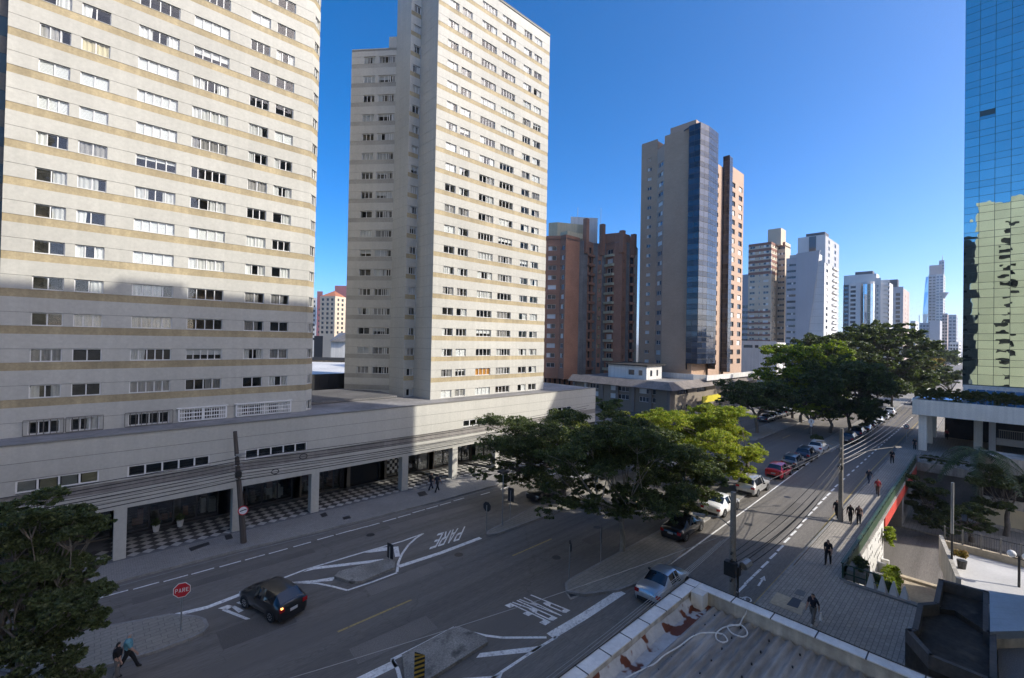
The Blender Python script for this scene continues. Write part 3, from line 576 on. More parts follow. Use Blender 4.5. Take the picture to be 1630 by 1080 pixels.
# arcade floor: dark slab with pale and black lozenges laid one by one
SY = 44.6
af = MB().box(PX0, 39.76, -.02, PX1, SY+.2, .15).build('arcade_floor', 'tile_grey', kind='structure')
def loz(w, h): return MB().hexa([(0, -h, 0), (w, 0, 0), (0, h, 0), (-w, 0, 0), (0, -h, .012), (w, 0, .012), (0, h, .012), (-w, 0, .012)])
mw = loz(.36, .36).mesh('paving_tile', ['tile_white']); mk = loz(.36, .36).mesh('paving_tile', ['tile_black'])
def tiles(me, ox, oy, cnt):
    n = 0
    for j in range(5):
        for i in range(64):
            x = -3.2+i*.8+ox; y = 40.35+j*.8+oy
            if x > 46 or y > SY-.3 or n >= cnt or (x < 1 and j > 2): continue
            child(me, 'paving_tile', af, (x, y, .148)); n += 1
tiles(mw, 0, 0, 300); tiles(mk, .4, .4, 300)
# shop fronts at the back of the arcade
bays = [(-4.6, 1.3, 0), (2.0, 8.1, 1), (8.9, 14.0, 2), (14.8, 18.9, 3), (19.2, 22.7, 4), (23.6, 28.9, 5), (29.7, 35.2, 6), (35.9, 42.1, 3), (42.9, 48.9, 1), (-11.6, -5.5, 2)]
for a, b, kd in bays:
    w = b-a; dp = 2.4
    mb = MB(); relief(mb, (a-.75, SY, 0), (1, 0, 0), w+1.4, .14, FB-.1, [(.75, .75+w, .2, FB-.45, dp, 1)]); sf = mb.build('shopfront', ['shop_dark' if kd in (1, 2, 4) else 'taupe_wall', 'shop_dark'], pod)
    fr = MB(); n = 4
    if kd == 4: fr.box(a, SY+.3, .2, b, SY+.36, FB-.45)
    else:
        for k in range(n+1): x = a+w*k/n; fr.box(x-.05, SY+.1, .2, x+.05, SY+.18, FB-.45)
        fr.box(a, SY+.1, 2.75, b, SY+.18, 2.85); fr.box(a, SY+.1, .2, b, SY+.18, .32)
        put(MB().quad((a, SY+.2, .2), (b, SY+.2, .2), (b, SY+.2, FB-.45), (a, SY+.2, FB-.45)).mesh('pane', ['shop_glass']), 'pane', sf)
    put(fr.mesh('frame', ['gate_black' if kd == 4 else 'bay_metal']), 'frame', sf)
    if kd in (2, 3, 5, 6, 1):
        it = MB()
        for k in range(16):
            x = a+.4+random.random()*(w-.9); z = .25+random.choice((0, .5, 1.0, 1.5))*random.random(); it.box(x, SY+.9+random.random(), .2, x+.15+.4*random.random(), SY+1.9, z+.35, random.randrange(4))
        put(it.mesh('display_goods', ['white_paint', 'taupe_wall', 'red_brick', 'tile_grey']), 'display_goods', sf)
    if kd in (5, 6):
        po = MB()
        for k in range(14):
            x = a+.1+random.random()*(w-.7); z = .6+random.random()*1.9; po.box(x, SY+.17, z, x+.3, SY+.185, z+.35, random.randrange(3))
        if kd == 5:
            for i in range(5):
                for j in range(6):
                    po.box(a+.1+i*.3, SY+.12, .6+j*.35, a+.4+i*.3, SY+.14, .95+j*.35, (i+j) % 2*2)
        put(po.mesh('poster', ['sign_white', 'curtain_grey', 'black_paint']), 'poster', sf)
for x in (3.9, 4.5):
    pt = thing('planter', 'white plant pot with a small shrub by the %s of the dark shop doors' % ('left' if x < 4 else 'right'), 'planter', (x+(0 if x < 4 else .9), SY-.7, .15))
    MB().tube([(x+(0 if x < 4 else .9), SY-.7, .15), (x+(0 if x < 4 else .9), SY-.7, .65)], [.17, .25], 10).build('pot', 'white_paint', pt)
    lm = MB()
    for k in range(60):
        a = random.random()*6.28; rr = random.random()*.28; z = .65+random.random()*.5; c = Vector((x+(0 if x < 4 else .9)+rr*math.cos(a), SY-.7+rr*math.sin(a), z)); u = Vector((random.gauss(0, 1), random.gauss(0, 1), random.gauss(0, 1))).normalized()*.09; v = u.orthogonal().normalized()*.06
        lm.quad(c-u-v, c+u-v, c+u+v, c-u+v)
    lm.build('foliage', 'leaf_dark', pt)
# plant on the podium roof between the towers, the low shed roof and black screen
sh = thing('screen_wall', 'tall black screen wall closing the gap between the two towers', 'wall', (15, 60, PT))
a_, b_ = PY(487, 600, 58), PY(548, 640, 58); mb = MB(); relief(mb, (a_.x-2, 58, 0), (1, 0, 0), b_.x-a_.x+6, PT-.1, PY(515, 596, 58).z, [(k*1.2, k*1.2+.03, PT-.1, 30, .03, 0) for k in range(1, 14)]); mb.build('panel', 'gate_black', sh)
MB().box(a_.x-2, 58.1, PT-.1, b_.x+4, 58.3, PY(515, 596, 58).z).build('backing', 'gate_black', sh)
mb = MB(); x0, x1 = 15.6, 26.0
for k in range(40): x = x0+(x1-x0)*k/40; mb.hexa([(x, 47, PT), (x+.26, 47, PT), (x+.26, 55, PT), (x, 55, PT), (x+.06, 47, PT+.2), (x+.2, 47, PT+.2), (x+.2, 55, PT+.45), (x+.06, 55, PT+.45)])
mb.build('skylight_roof', 'roof_gravel', label='low grey ribbed roof covering on the podium between the towers', cat='roof')
# ---------------------------------------------------------------- other buildings
WM = {}
def fwin(w, h, frame, pane, lights=2, cur=0):
    k = (round(w, 2), round(h, 2), frame, pane, lights, cur)
    if k not in WM:
        mb = MB(); t = .06; mb.quad((0, .05, 0), (w, .05, 0), (w, .05, h), (0, .05, h), 1)
        mb.box(0, 0, 0, w, .08, t); mb.box(0, 0, h-t, w, .08, h); mb.box(0, 0, t, t, .08, h-t); mb.box(w-t, 0, t, w, .08, h-t)
        for i in range(1, lights): mb.box(w*i/lights-t/2, 0, t, w*i/lights+t/2, .08, h-t)
        if cur: x0, x1 = ((.0, .45), (.5, 1.0), (.0, 1.0))[cur-1]; mb.quad((x0*w+t, .045, t), (x1*w-t, .045, t), (x1*w-t, .045, h-t), (x0*w+t, .045, h-t), 2)
        WM[k] = mb.mesh('window', [frame, pane, 'curtain_white'])
    return WM[k]
def hpt(px, dep): p = PD(px, dep); return (p.x, p.y)
def onX(px, xx): p = PX(px, HZ, xx); return (p.x, p.y)
def onY(px, yy): p = PY(px, HZ, yy); return (p.x, p.y)
def face(par, p, q, z0, z1, mat, cols=(), rows=(), h=1.2, frame='white_frame', pane='far_glass', bands=(), curs=(0, 0, 0, 1, 2, 3), depth=.18, lights=2, skip=None, name='wall', extra_m=()):
    """one upright wall between plan points (left to right from outside) with window openings and a window object in each"""
    O, t, W = wall_pts(p, q); R = []
    for (a, b, k) in bands: R.append((0, W, a, b, -.04, k))
    ws = []
    for c, w in cols:
        w = min(w, W*.92); a = min(max(c*W-w/2, .03), W-w-.03)
        for r in rows:
            if skip and skip(c, r): continue
            R.append((a, a+w, r, r+h, depth+.12, 1)); ws.append((a, r, w))
    mb = MB(); relief(mb, O, t, W, z0, z1, R); mb.build(name, [mat, 'room']+list(extra_m), par)
    for a, r, w in ws: put(fwin(w, h, frame, pane, lights, random.choice(curs)), 'window', par, mat=wallM(O, t, a, r, depth))
def rowz(y0, y1, n, dep, px): a, b = ZP(y0, dep, px), ZP(y1, dep, px); return [a+(b-a)*i/(n-1) for i in range(n)]
def dep(p): return (p[0]*CF[0]+p[1]*CF[1])
# --- red brick block with grey service shafts
bk = thing('brick_building', 'red brick apartment block with grey vertical shafts and cream rooftop terrace', 'building', (*hpt(940, 122), 0))
S = [hpt(866, 119), hpt(889.5, 118.5), hpt(898, 116.8), hpt(920, 120.5), hpt(933, 121.5), hpt(942, 124), hpt(949, 124.2), hpt(956, 124), hpt(962, 124), hpt(976, 121), hpt(988, 119.5), hpt(995, 122), hpt(1000, 122.6), hpt(1007, 123), hpt(1013, 130)]
BT = ZP(378, 120, 930); BB = ZP(600, 120, 930); FLB = (ZP(401, 120, 880)-ZP(585, 120, 880))/12; rz = [ZP(583, 119, 890)+i*FLB for i in range(13)]; rz = [r-.35 for r in rz]
spec = [('red_brick', [(.46, 2.2)], 1.2), ('red_brick', [(.5, 1.15)], 1.2), ('red_brick', [], 1.2), ('brick_grey_panel', [], 1), ('red_brick', [(.5, 1.3)], 1.9), ('brick_grey_panel', [], 1), ('red_brick', [(.5, .7)], 1.2), ('brick_grey_panel', [], 1), ('red_brick', [(.5, 2.2)], 1.4), ('red_brick', [], 1), ('red_brick', [(.5, .6)], 1.0), ('brick_grey_panel', [], 1), ('red_brick', [(.5, 1.1)], 1.9), ('cream_tower', [], 1)]
for i, (m_, c_, h_) in enumerate(spec):
    face(bk, S[i], S[i+1], BB, BT+(1.2 if i in (9, 12) else (0 if i < 3 else -.6)), m_, c_, rz, h_, frame='white_frame' if i in (0, 1, 8) else 'bay_metal', curs=(0, 0, 1, 3) if i in (0, 1, 8) else (0,), bands=[(r-.75, r-.70, 2) for r in rz] if m_ == 'brick_grey_panel' else [], extra_m=('joint',))
for i_ in (4, 8, 12):
    pa, pb2 = Vector((*S[i_], 0)), Vector((*S[i_+1], 0)); dd = (pb2-pa).normalized(); nn = Vector((dd.y, -dd.x, 0)); nn = nn if nn.dot(pa) < 0 else -nn
    for r in rz: MB().prism([(pa+dd*.05).xy, (pb2-dd*.05).xy, (pb2-dd*.05+nn*.7).xy, (pa+dd*.05+nn*.7).xy], r-.75, r-.05).build('balcony', 'cream_wall' if i_ == 8 else 'red_brick', bk)
back = [hpt(1008, 150), hpt(866, 150)]
MB().prism(S[:3]+S[3:]+back, BT-1.2, BT-.8).build('roof', 'roof_grey', bk)
MB().prism(S+back, BB-.5, BB).build('slab', 'red_brick', bk)
for k in range(8): p = Vector((*S[0], 0)).lerp(Vector((*S[3], 0)), k/7); MB().box(p.x-.3+.6, p.y-.1+.5, 0, p.x+.3+.6, p.y+.5+.5, BB-.5).build('pillar', 'red_brick', bk)
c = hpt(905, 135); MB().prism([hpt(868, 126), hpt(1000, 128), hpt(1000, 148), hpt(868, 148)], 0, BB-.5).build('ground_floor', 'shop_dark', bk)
MB().prism([hpt(870, 122.5), hpt(884, 121.5), hpt(930, 124), hpt(930, 140), hpt(870, 140)], BT-.8, ZP(356, 123, 900)).build('penthouse', 'cream_wall', bk)
MB().prism([hpt(905, 127), hpt(948, 128), hpt(948, 142), hpt(905, 142)], BT-.8, ZP(345, 127, 925)).build('penthouse', 'white_paint', bk)
MB().prism([hpt(889, 119.5), hpt(900, 118), hpt(929, 122), hpt(929, 122.4), hpt(900, 118.6), hpt(889, 120)], BT, ZP(369, 119, 910)).build('parapet', 'cream_wall', bk)
MB().prism([hpt(957, 125.5), hpt(985, 123), hpt(1000, 126), hpt(1000, 140), hpt(957, 140)], BT-.8, ZP(371, 124, 975)).build('penthouse', 'red_brick', bk)
for px_, y_, d_ in ((930, 348, 121.3), (956, 357, 124), (988, 367, 119.5), (1006, 373, 122.8)): a = hpt(px_, d_); MB().box(a[0]-.6, a[1]-.6, BT-4, a[0]+.6, a[1]+.6, ZP(y_, d_, px_)).build('fin', 'red_brick', bk)
for px_, y_ in ((916, 330), (953, 331)): a = hpt(px_, 132); MB().tube([(a[0], a[1], BT), (a[0], a[1], ZP(y_, 132, px_))], .06, 5).build('antenna', 'galvanised', bk)
# --- brown tower with dark glass corner
CXc, CYc = hpt(1094.5, 108); ct = thing('office_tower', 'tall brown tiled tower with dark glass corner bay in the middle distance', 'building', (CXc, CYc, 0))
CB = ZP(588, 108, 1075); T1 = ZP(201, 108, 1095); FC = 2.55
rows_ = [CB+.9+i*FC for i in range(24)]
Lb = onX(1053, CXc); Lc = (CXc+2.2, onX(1042, CXc+2.2)[1]); Ld = (CXc+2.2, onX(1016.5, CXc+2.2)[1])
face(ct, Ld, Lc, CB-3, ZP(206, 112, 1040), 'brown_tile', [(.52, 1.25)], [r for r in rows_ if r < ZP(222, 112, 1040)-1.2], .9, 'white_frame', curs=(0, 0, 3, 1))
face(ct, Lc, Lb, CB-3, ZP(219, 110, 1050), 'pink_tile', [(.5, 2.6)], [r-.2 for r in rows_ if r < ZP(228, 110, 1050)-1.2], 1.15, 'white_frame', pane='far_glass_blue')
face(ct, Lb, (CXc, CYc), CB-3, T1, 'brown_tile')
# glass bay as single panels
def curtain(par, p, q, z0, z1, cols, fh, mat, seed=0, spandrel=None, w_off=.03):
    O, t, W = wall_pts(p, q); n = int(round((z1-z0)/fh)); fh = (z1-z0)/n; cw = W/cols
    mb = MB(); relief(mb, O, t, W, z0, z1, []); mb.build('frame', 'bay_metal', par)
    for i in range(cols):
        for j in range(n):
            for half in ((0, .42), (.45, .97)):
                z = z0+fh*(j+half[0]); h = fh*(half[1]-half[0]); m_ = mat if (half[0] > .3 or spandrel is None) else spandrel
                key = ('cw', round(cw, 3), round(h, 3), m_)
                if key not in WM: WM[key] = MB().hexa([(.04, 0, .03), (cw-.04, 0, .03), (cw-.04, .03, .03), (.04, .03, .03), (.04, 0, h-.03), (cw-.04, 0, h-.03), (cw-.04, .03, h-.03), (.04, .03, h-.03)]).mesh('glass_panel', [m_])
                o = put(WM[key], 'glass_panel', par, mat=wallM(O, t, i*cw, z, -w_off) @ Matrix.Rotation(rng.normal(0, .006), 4, 'Z') @ Matrix.Rotation(rng.normal(0, .006), 4, 'X'))
gb0 = (CXc-.9, CYc); gb1 = onX(1110, CXc-.9); gb2y = CYc-2.9; gb2 = onY(1124, CYc-3.4); gb3 = onY(1139, CYc-3.4)
ZT = ZP(195, 106, 1120)
face(ct, (CXc, CYc+.02), (CXc-.9, CYc), CB, ZT, 'bay_metal')
curtain(ct, gb0, gb1, CB+1.5, ZT, 2, FC*1.0, 'bay_glass_blue', spandrel='bay_glass'); curtain(ct, gb1, gb2, CB+1.5, ZT, 2, FC, 'bay_glass_blue', w_off=.03, spandrel='bay_glass'); curtain(ct, gb2, gb3, CB+1.5, ZT, 4, FC, 'bay_glass_blue', spandrel='bay_glass')
YR = CYc-1.6; q0 = (gb3[0], YR); 
face(ct, gb3, q0, CB, ZT, 'bay_metal')
q1 = onY(1147, YR); face(ct, q0, q1, CB-2, ZP(252, 112, 1145), 'pink_tile', [(.55, 1.6)], [r for r in rows_ if r < ZP(262, 112, 1145)-1.3], 1.2, 'bay_metal', curs=(0,))
q2 = onX(1155.5, q1[0]); 
curtain(ct, q1, (q1[0], YR-1.7), CB-1, ZP(234, 112, 1155), 1, FC, 'bay_glass'); q3 = onY(1162.5, YR-1.7); curtain(ct, (q1[0], YR-1.7), q3, CB-1, ZP(236, 112, 1158), 2, FC, 'bay_glass_blue')
q4 = onY(1180.5, YR); face(ct, (q3[0], YR), q4, CB-3, ZP(250, 116, 1165), 'pink_tile', [(.10, 1.3), (.42, 2.4), (.82, 2.6)], [r for r in rows_ if r < ZP(262, 116, 1165)-1.5], 1.4, 'bay_metal', curs=(0, 0, 3))
face(ct, q3, (q3[0], YR), CB-1, ZP(236, 112, 1158), 'bay_metal')
RB = (q4[0], Ld[1]-.2)
MB().prism([(CXc+.1, CYc-1), (gb3[0], YR+.5), (q4[0]-.2, YR+.5), (RB[0]-.2, RB[1]), (Lc[0]+.3, RB[1]), (Lc[0]+.3, Lb[1]), (CXc+.1, Lb[1]-.2)], CB-3, ZP(252, 112, 1145)-.3).build('core', 'brown_tile', ct)
MB().prism([(CXc+.1, CYc-.1), (gb1[0]+.1, gb1[1]+.1), (gb2[0], gb2[1]+.2), (gb3[0]-.1, gb3[1]+.2), (gb3[0], CYc+5), (CXc+.1, Lb[1]-.1)], ZP(252, 112, 1145)-.4, T1-.4).build('core', 'brown_tile', ct)
MB().prism([(CXc-.8, CYc-.1), (gb1[0]+.1, gb1[1]+.1), (gb2[0], gb2[1]+.2), (gb3[0]-.1, gb3[1]+.2), (gb3[0], CYc+2), (CXc+.1, CYc+2)], T1-.5, ZT-.15).build('bay_roof', 'bay_metal', ct)
MB().prism([(CXc+3, onX(1062, CXc+3)[1]), (CXc+3, onX(1103, CXc+3)[1]), (CXc+14, onX(1103, CXc+3)[1]), (CXc+14, onX(1062, CXc+3)[1])], T1-.5, ZP(191, 111, 1085)).build('penthouse', 'pink_tile', ct)
MB().prism([(CXc+2.4, Ld[1]-.1), (CXc+2.4, Lc[1]), (CXc+9, Lc[1]), (CXc+9, Ld[1]-.1)], T1-6, ZP(207, 112, 1030)-.3).build('core', 'brown_tile', ct)
for k in range(2): a = onX(1075+13*k, CXc+6); MB().box(a[0], a[1]-1, ZP(191, 111, 1085), a[0]+1.5, a[1]+.8, ZP(188, 111, 1085)).build('vent', 'bay_metal', ct)
# --- low commercial base with mansard canopy
LX, LY = 88.0, 45.5; lc = thing('commercial_building', 'low taupe commercial building with sloping concrete canopy at the base of the brown tower', 'building', (LX, LY, 0))
LE = onX(926, LX)[1]+2; LR = 140.0
ez = PX(1063, 622, LX-1.5).z; et = ez+1.5
face(lc, (LX, LE), (LX, LY), 0, ez+.3, 'taupe_wall', [(.2, 4.5), (.52, 5), (.8, 4)], [ez-1.4, .9+1.6], 1.1, 'white_frame', lights=5, curs=(0, 1, 2))
for k in range(7): y = LY+(LE-LY)*k/6; MB().box(LX-.25, y-.35, 0, LX-.02, y+.35, ez).build('pilaster', 'mansard', lc)
face(lc, (LX, LY), (LR, LY), 0, ez+.3, 'taupe_wall', [(.12, 5), (.3, 5), (.5, 5), (.7, 5)], [ez-1.4, .8], 1.2, 'bay_metal', lights=4, curs=(0,))
def mans(a0, a1, b0, b1): 
    mb = MB(); mb.quad((a0[0], a0[1], ez), (a1[0], a1[1], ez), (b1[0], b1[1], et), (b0[0], b0[1], et)); mb.quad((a1[0], a1[1], ez), (a0[0], a0[1], ez), (a0[0]+.5, a0[1]+.5, ez-.05), (a1[0]+.5, a1[1]+.5, ez-.05)); return mb.build('canopy_slope', 'mansard', lc)
mans((LX-1.6, LE+1), (LX-1.6, LY-1.6), (LX+.4, LE+1), (LX+.4, LY+.4)); mans((LX-1.6, LY-1.6), (LR, LY-1.6), (LX+.4, LY+.4), (LR, LY+.4))
MB().box(LX+.3, LY+.3, ez-.1, LR, LE+.8, et-.3).build('roof', 'roof_grey', lc)
a = onY(1120, LY-1.9); b = onY(1148, LY-1.9); MB().box(a[0], LY-2.0, PY(1130, 640, LY-2).z, b[0], LY-1.7, PY(1130, 630, LY-2).z).build('sign_board', 'yellow_sign', lc)
hx = LX+5; h0 = onX(969, hx)[1]; h1 = onX(1030, hx)[1]; hz0 = et-.3; hz1 = PX(1000, 582, hx).z
rh = thing('rooftop_house', 'small white rooftop house with dark flat roof beside the brown tower', 'house', (hx, h1, hz0))
face(rh, (hx, h0), (hx, h1), hz0, hz1, 'white_paint', [(.62, 1.6), (.85, 1)], [hz0+.9], 1.2, 'bay_metal', curs=(0,)); face(rh, (hx, h1), (hx+7, h1), hz0, hz1, 'white_paint', [(.3, 1), (.7, .8)], [hz0+.7], 1.4, 'bay_metal', curs=(0,))
MB().hexa([(hx-.5, h1-.5, hz1), (hx+8, h1-.5, hz1+.1), (hx+8, h0+.5, hz1+.1), (hx-.5, h0+.5, hz1), (hx-.5, h1-.5, hz1+.25), (hx+8, h1-.5, hz1+.5), (hx+8, h0+.5, hz1+.5), (hx-.5, h0+.5, hz1+.25)]).build('roof', 'dark_roof', rh)
wb_ = thing('roof_parapet', 'white rendered parapet wall around the foot of the brown tower', 'wall', (CXc, CYc, et)); mb = MB(); y1 = onX(1040, CXc-1.2)[1]
mb.box(CXc-1.4, CYc-2.2, et-.3, CXc-1.15, y1, et+1.0); mb.box(CXc-1.15, CYc-5.3, et-.3, q4[0], CYc-5.1, et+.9); mb.hexa([(CXc-1.4, CYc-2.2, et-.3), (CXc-1.15, CYc-2.2, et-.3), (CXc+1.6, CYc-5.2, et-.3), (CXc+1.3, CYc-5.3, et-.3), (CXc-1.4, CYc-2.2, et+.95), (CXc-1.15, CYc-2.2, et+.95), (CXc+1.6, CYc-5.2, et+.9), (CXc+1.3, CYc-5.3, et+.9)]); mb.build('wall', 'white_paint', wb_)
# --- beige tower with brown stripes
dt = thing('striped_tower', 'beige residential tower with brown horizontal stripes right of the brown tower', 'building', (*hpt(1210, 200), 0))
DX = hpt(1226, 198)[0]; a0 = onX(1189.5, DX); a1 = onX(1226, DX); DTz = ZP(386, 200, 1215); DB = 0; fd = 9.25/711*200
rr = [DTz-1.9-i*fd for i in range(20)]
st = [(DTz-1.2-i*fd*1.0+.0, DTz-i*fd*1.0, 2) for i in range(6)]+[(rr[12+i]+1.55, rr[12+i]+2.6, 2) for i in range(6)]
st = [(a, b, k) for a, b, k in st]
rw = [r-.25 for r in rr]
face(dt, a0, a1, DB, DTz, 'cream_tower', [(.18, 2.2), (.5, .6), (.78, 2.2)], rw, 1.05, 'white_frame', bands=st, extra_m=('brown_stripe',))
a2 = (DX+9, a1[1]); face(dt, a1, a2, DB, DTz, 'cream_tower', [(.25, 1.2), (.6, 1.2)], rw, 1.05, 'white_frame', bands=st[:6], extra_m=('brown_stripe',))
d2 = (DX+9, onX(1248, DX+9)[1]); DT2 = ZP(387, 205, 1240)
face(dt, a2, d2, DB, DT2, 'cream_tower', [(.3, 1.7), (.7, 1.4)], rw, 1.05, 'white_frame', curs=(0, 0, 1), bands=[(DT2-3.2, DT2, 2)], extra_m=('brown_stripe',))
face(dt, d2, (d2[0]+8, d2[1]), DB, DT2, 'cream_tower')
MB().prism([(a0[0]+.05, a0[1]), (a1[0]+.05, a1[1]), a2, (a2[0]+.1, d2[1]), (d2[0]+8, d2[1]), (d2[0]+8, a0[1])], DT2-2, DTz-.5).build('roof', 'roof_grey', dt)
b0 = onX(1220, DX+6); b1 = onX(1241, DX+6); MB().box(DX+6, b1[1], DTz-.6, DX+13, b0[1], ZP(367, 206, 1230)).build('penthouse', 'cream_tower', dt)
# --- pale block between brown tower and striped tower, far
pb = thing('grey_block', 'narrow grey far block squeezed between the brown tower and the striped tower', 'building', (*hpt(1186, 240), 0))
X_ = hpt(1186, 240)[0]; face(pb, onX(1176, X_), onX(1196, X_), 0, ZP(437, 240, 1186), 'pale_grey_wall', [(.3, 2.5), (.7, 2.5)], [2+i*3.0 for i in range(12)], 1.4, 'bay_metal', curs=(0,)); MB().prism([onX(1176, X_+.8), onX(1196, X_+.8), (X_+12, onX(1196, X_)[1]), (X_+12, onX(1176, X_)[1])], 0, ZP(437, 240, 1186)-.2).build('core', 'pale_grey_wall', pb)
# --- white/grey slanted tower
et_ = thing('slanted_tower', 'pale grey tower with slanting blank end wall and white banded sunny side', 'building', (*hpt(1300, 185), 0))
EX = hpt(1311, 183)[0]; e0 = onX(1250, EX); e1 = onX(1266.5, EX); e2 = onX(1311, EX); ET = ZP(397, 183, 1290); ET0 = ZP(405, 184, 1260); fe = 10.1/711*184
re = [ET0-3.6-i*fe for i in range(22) if ET0-3.6-i*fe > 1]
face(et_, e0, e1, 0, ET0, 'pale_grey_wall', [(.3, 1.7), (.72, 1.7)], re, .95, 'bay_metal', curs=(0, 0, 0, 1))
tb_ = onX(1304, EX); bm_ = onX(1277, EX)
mb = MB(); mb.poly([(EX-.5, e1[1], 0), (EX-.5, bm_[1], 0), (EX-.5, tb_[1], ET), (EX-.5, e1[1], ET-.4)]); mb.quad((EX-.5, bm_[1], 0), (EX+.1, bm_[1], 0), (EX+.1, tb_[1], ET), (EX-.5, tb_[1], ET)); mb.quad((EX-.5, e1[1], ET-.4), (EX-.5, tb_[1], ET), (EX+1, tb_[1], ET), (EX+1, e1[1], ET-.4)); mb.quad((EX, e1[1], 0), (EX-.5, e1[1], 0), (EX-.5, e1[1], ET), (EX, e1[1], ET)); mb.build('end_wall', 'pale_grey_wall', et_)
EW = ZP(414, 183, 1310)
mb = MB(); relief(mb, *wall_pts((EX, e1[1]-.3), e2)[:2], wall_pts((EX, e1[1]-.3), e2)[2], 0, EW, [(0, 60, EW-2-k*fe*1.15-.06, EW-2-k*fe*1.15, .08, 1) for k in range(20)]); mb.build('wall', ['white_wall', 'joint'], et_)
e3 = onY(1331, e2[1]); face(et_, e2, e3, 0, EW-1, 'white_wall', [(.2, 3.4), (.75, 4.4)], [r-.6 for r in re], 1.25, 'bay_metal', curs=(0, 0, 3), bands=[], lights=4)
for r in re[::1]: p = Vector((*e2, 0)).lerp(Vector((*e3, 0)), .58); MB().box(p.x, e2[1]-.7, r-.75, e3[0]+.1, e2[1]-.02, r-.05).build('balcony', 'white_wall', et_)
MB().prism([(EX+.1, e0[1]), (EX+.1, e2[1]+.1), (e3[0], e2[1]+.1), (e3[0], e0[1])], EW-3, EW-1.2).build('roof', 'roof_grey', et_)
MB().box(EX+1, e2[1]+3, EW-2, EX+10, e0[1]-1, ET-.6).build('core', 'white_wall', et_)
e2b = thing('grey_tower', 'grey and white tower with dark top rising behind the slanted tower', 'building', (*hpt(1300, 215), 0))
X_ = hpt(1315, 215)[0]; g0 = onX(1268, X_); g1 = onX(1312, X_); GT = ZP(372, 215, 1290)
face(e2b, g0, g1, 0, GT, 'white_wall'); face(e2b, g1, onY(1334, g1[1]), 0, GT-.5, 'pale_grey_wall', [(.25, 3), (.7, 3.5)], [GT-3.6-i*3.2 for i in range(9)], 1.9, 'white_frame', 'far_glass_blue', curs=(0,))
p = onX(1286, X_-.1); r = onX(1297, X_-.1); MB().box(X_-.2, r[1], GT-14, X_-.02, p[1], GT-.3).build('glass_strip', 'far_glass', e2b); MB().box(X_+1, g1[1]+.5, GT-.2, X_+9, onX(1280, X_)[1], ZP(367, 215, 1300)).build('penthouse', 'dark_grey_wall', e2b)
MB().prism([(g0[0]+.5,g0[1]), (g1[0]+.5,g1[1]+.4), (X_+14, g1[1]+.4), (X_+14, g0[1])], GT-1, GT-.4).build('roof', 'roof_grey', e2b)
# --- white office block with mirrored round bay
fb = thing('white_office_block', 'white office block with mirrored rounded bay above the dark trees', 'building', (*hpt(1380, 265), 0))
FX = hpt(1372, 265)[0]; f0 = onX(1341.5, FX+2); f1 = onX(1351.5, FX+2); FT = ZP(449, 265, 1370); ff = 7.05/711*265
rf = [FT-3.5-i*ff for i in range(14)]
face(fb, f0, f1, 0, FT-1, 'dark_grey_wall', [(.5, 2.2)], rf, 1.4, 'bay_metal', 'far_glass_blue', curs=(0,))
face(fb, (FX, f1[1]), onX(1369, FX), 0, FT, 'white_wall', [(.36, 2.6)], rf, 1.5, 'bay_metal', curs=(0,)); face(fb, (FX+2, f1[1]), (FX, f1[1]), 0, FT, 'white_wall')
c0 = onX(1369, FX); c1 = onX(1391, FX); mid = Vector(((c0[0]+c1[0])/2+2.5, (c0[1]+c1[1])/2, 0)); rad = (c0[1]-c1[1])/2
arc = [(mid.x-rad*.9*math.cos(t)-0, mid.y+rad*math.sin(t)) for t in [math.radians(78-26*k) for k in range(7)]]
for k in range(6):
    O, t, W = wall_pts(arc[k], arc[k+1]); mb = MB(); relief(mb, O, t, W, 0, FT, []); mb.build('bay_wall', 'white_wall', fb)
    for i in range(7):
        z = FT-5.5-i*4.2; key = ('arc', k)
        if key not in WM: WM[key] = MB().box(.12, 0, .05, W-.12, .05, 4.1).mesh('glass_panel', ['far_mirror'])
        put(WM[key], 'glass_panel', fb, mat=wallM(O, t, 0, z, -.04))
face(fb, (FX+3, c1[1]), onX(1401, FX+3), 0, ZP(445, 268, 1395), 'white_wall', [(.4, 1.0)], rf, 1.6, 'white_frame', 'far_glass_blue', curs=(0,))
k0 = onX(1401, FX+8); k1 = onX(1415, FX+8); KT = ZP(450, 275, 1408); face(fb, k0, k1, 0, KT, 'white_wall', [(.5, 4)], [KT-3-i*ff for i in range(12)], 1.3, 'bay_metal', curs=(0,))
for i in range(12): MB().box(FX+7, k1[1], KT-3.9-i*ff, FX+7.98, k0[1], KT-3.1-i*ff).build('balcony', 'white_wall', fb)
MB().prism([(FX+2.6, f0[1]), (FX+2.6, c0[1]), (FX+5, c1[1]), (FX+8.6, k1[1]), (FX+22, k1[1]), (FX+22, f0[1])], 0, FT-.4).build('core', 'white_wall', fb)
p = onX(1342, FX+6); r = onX(1394, FX+6); MB().box(FX+6, r[1], FT-.5, FX+16, p[1], ZP(437, 270, 1365)).build('penthouse', 'white_wall', fb); p = onX(1360, FX+8); r = onX(1388, FX+8); MB().box(FX+8, r[1], FT, FX+14, p[1], ZP(432, 270, 1380)).build('penthouse', 'dark_grey_wall', fb)
f2 = thing('rose_grey_block', 'pinkish grey apartment block right of the white office block', 'building', (*hpt(1430, 290), 0))
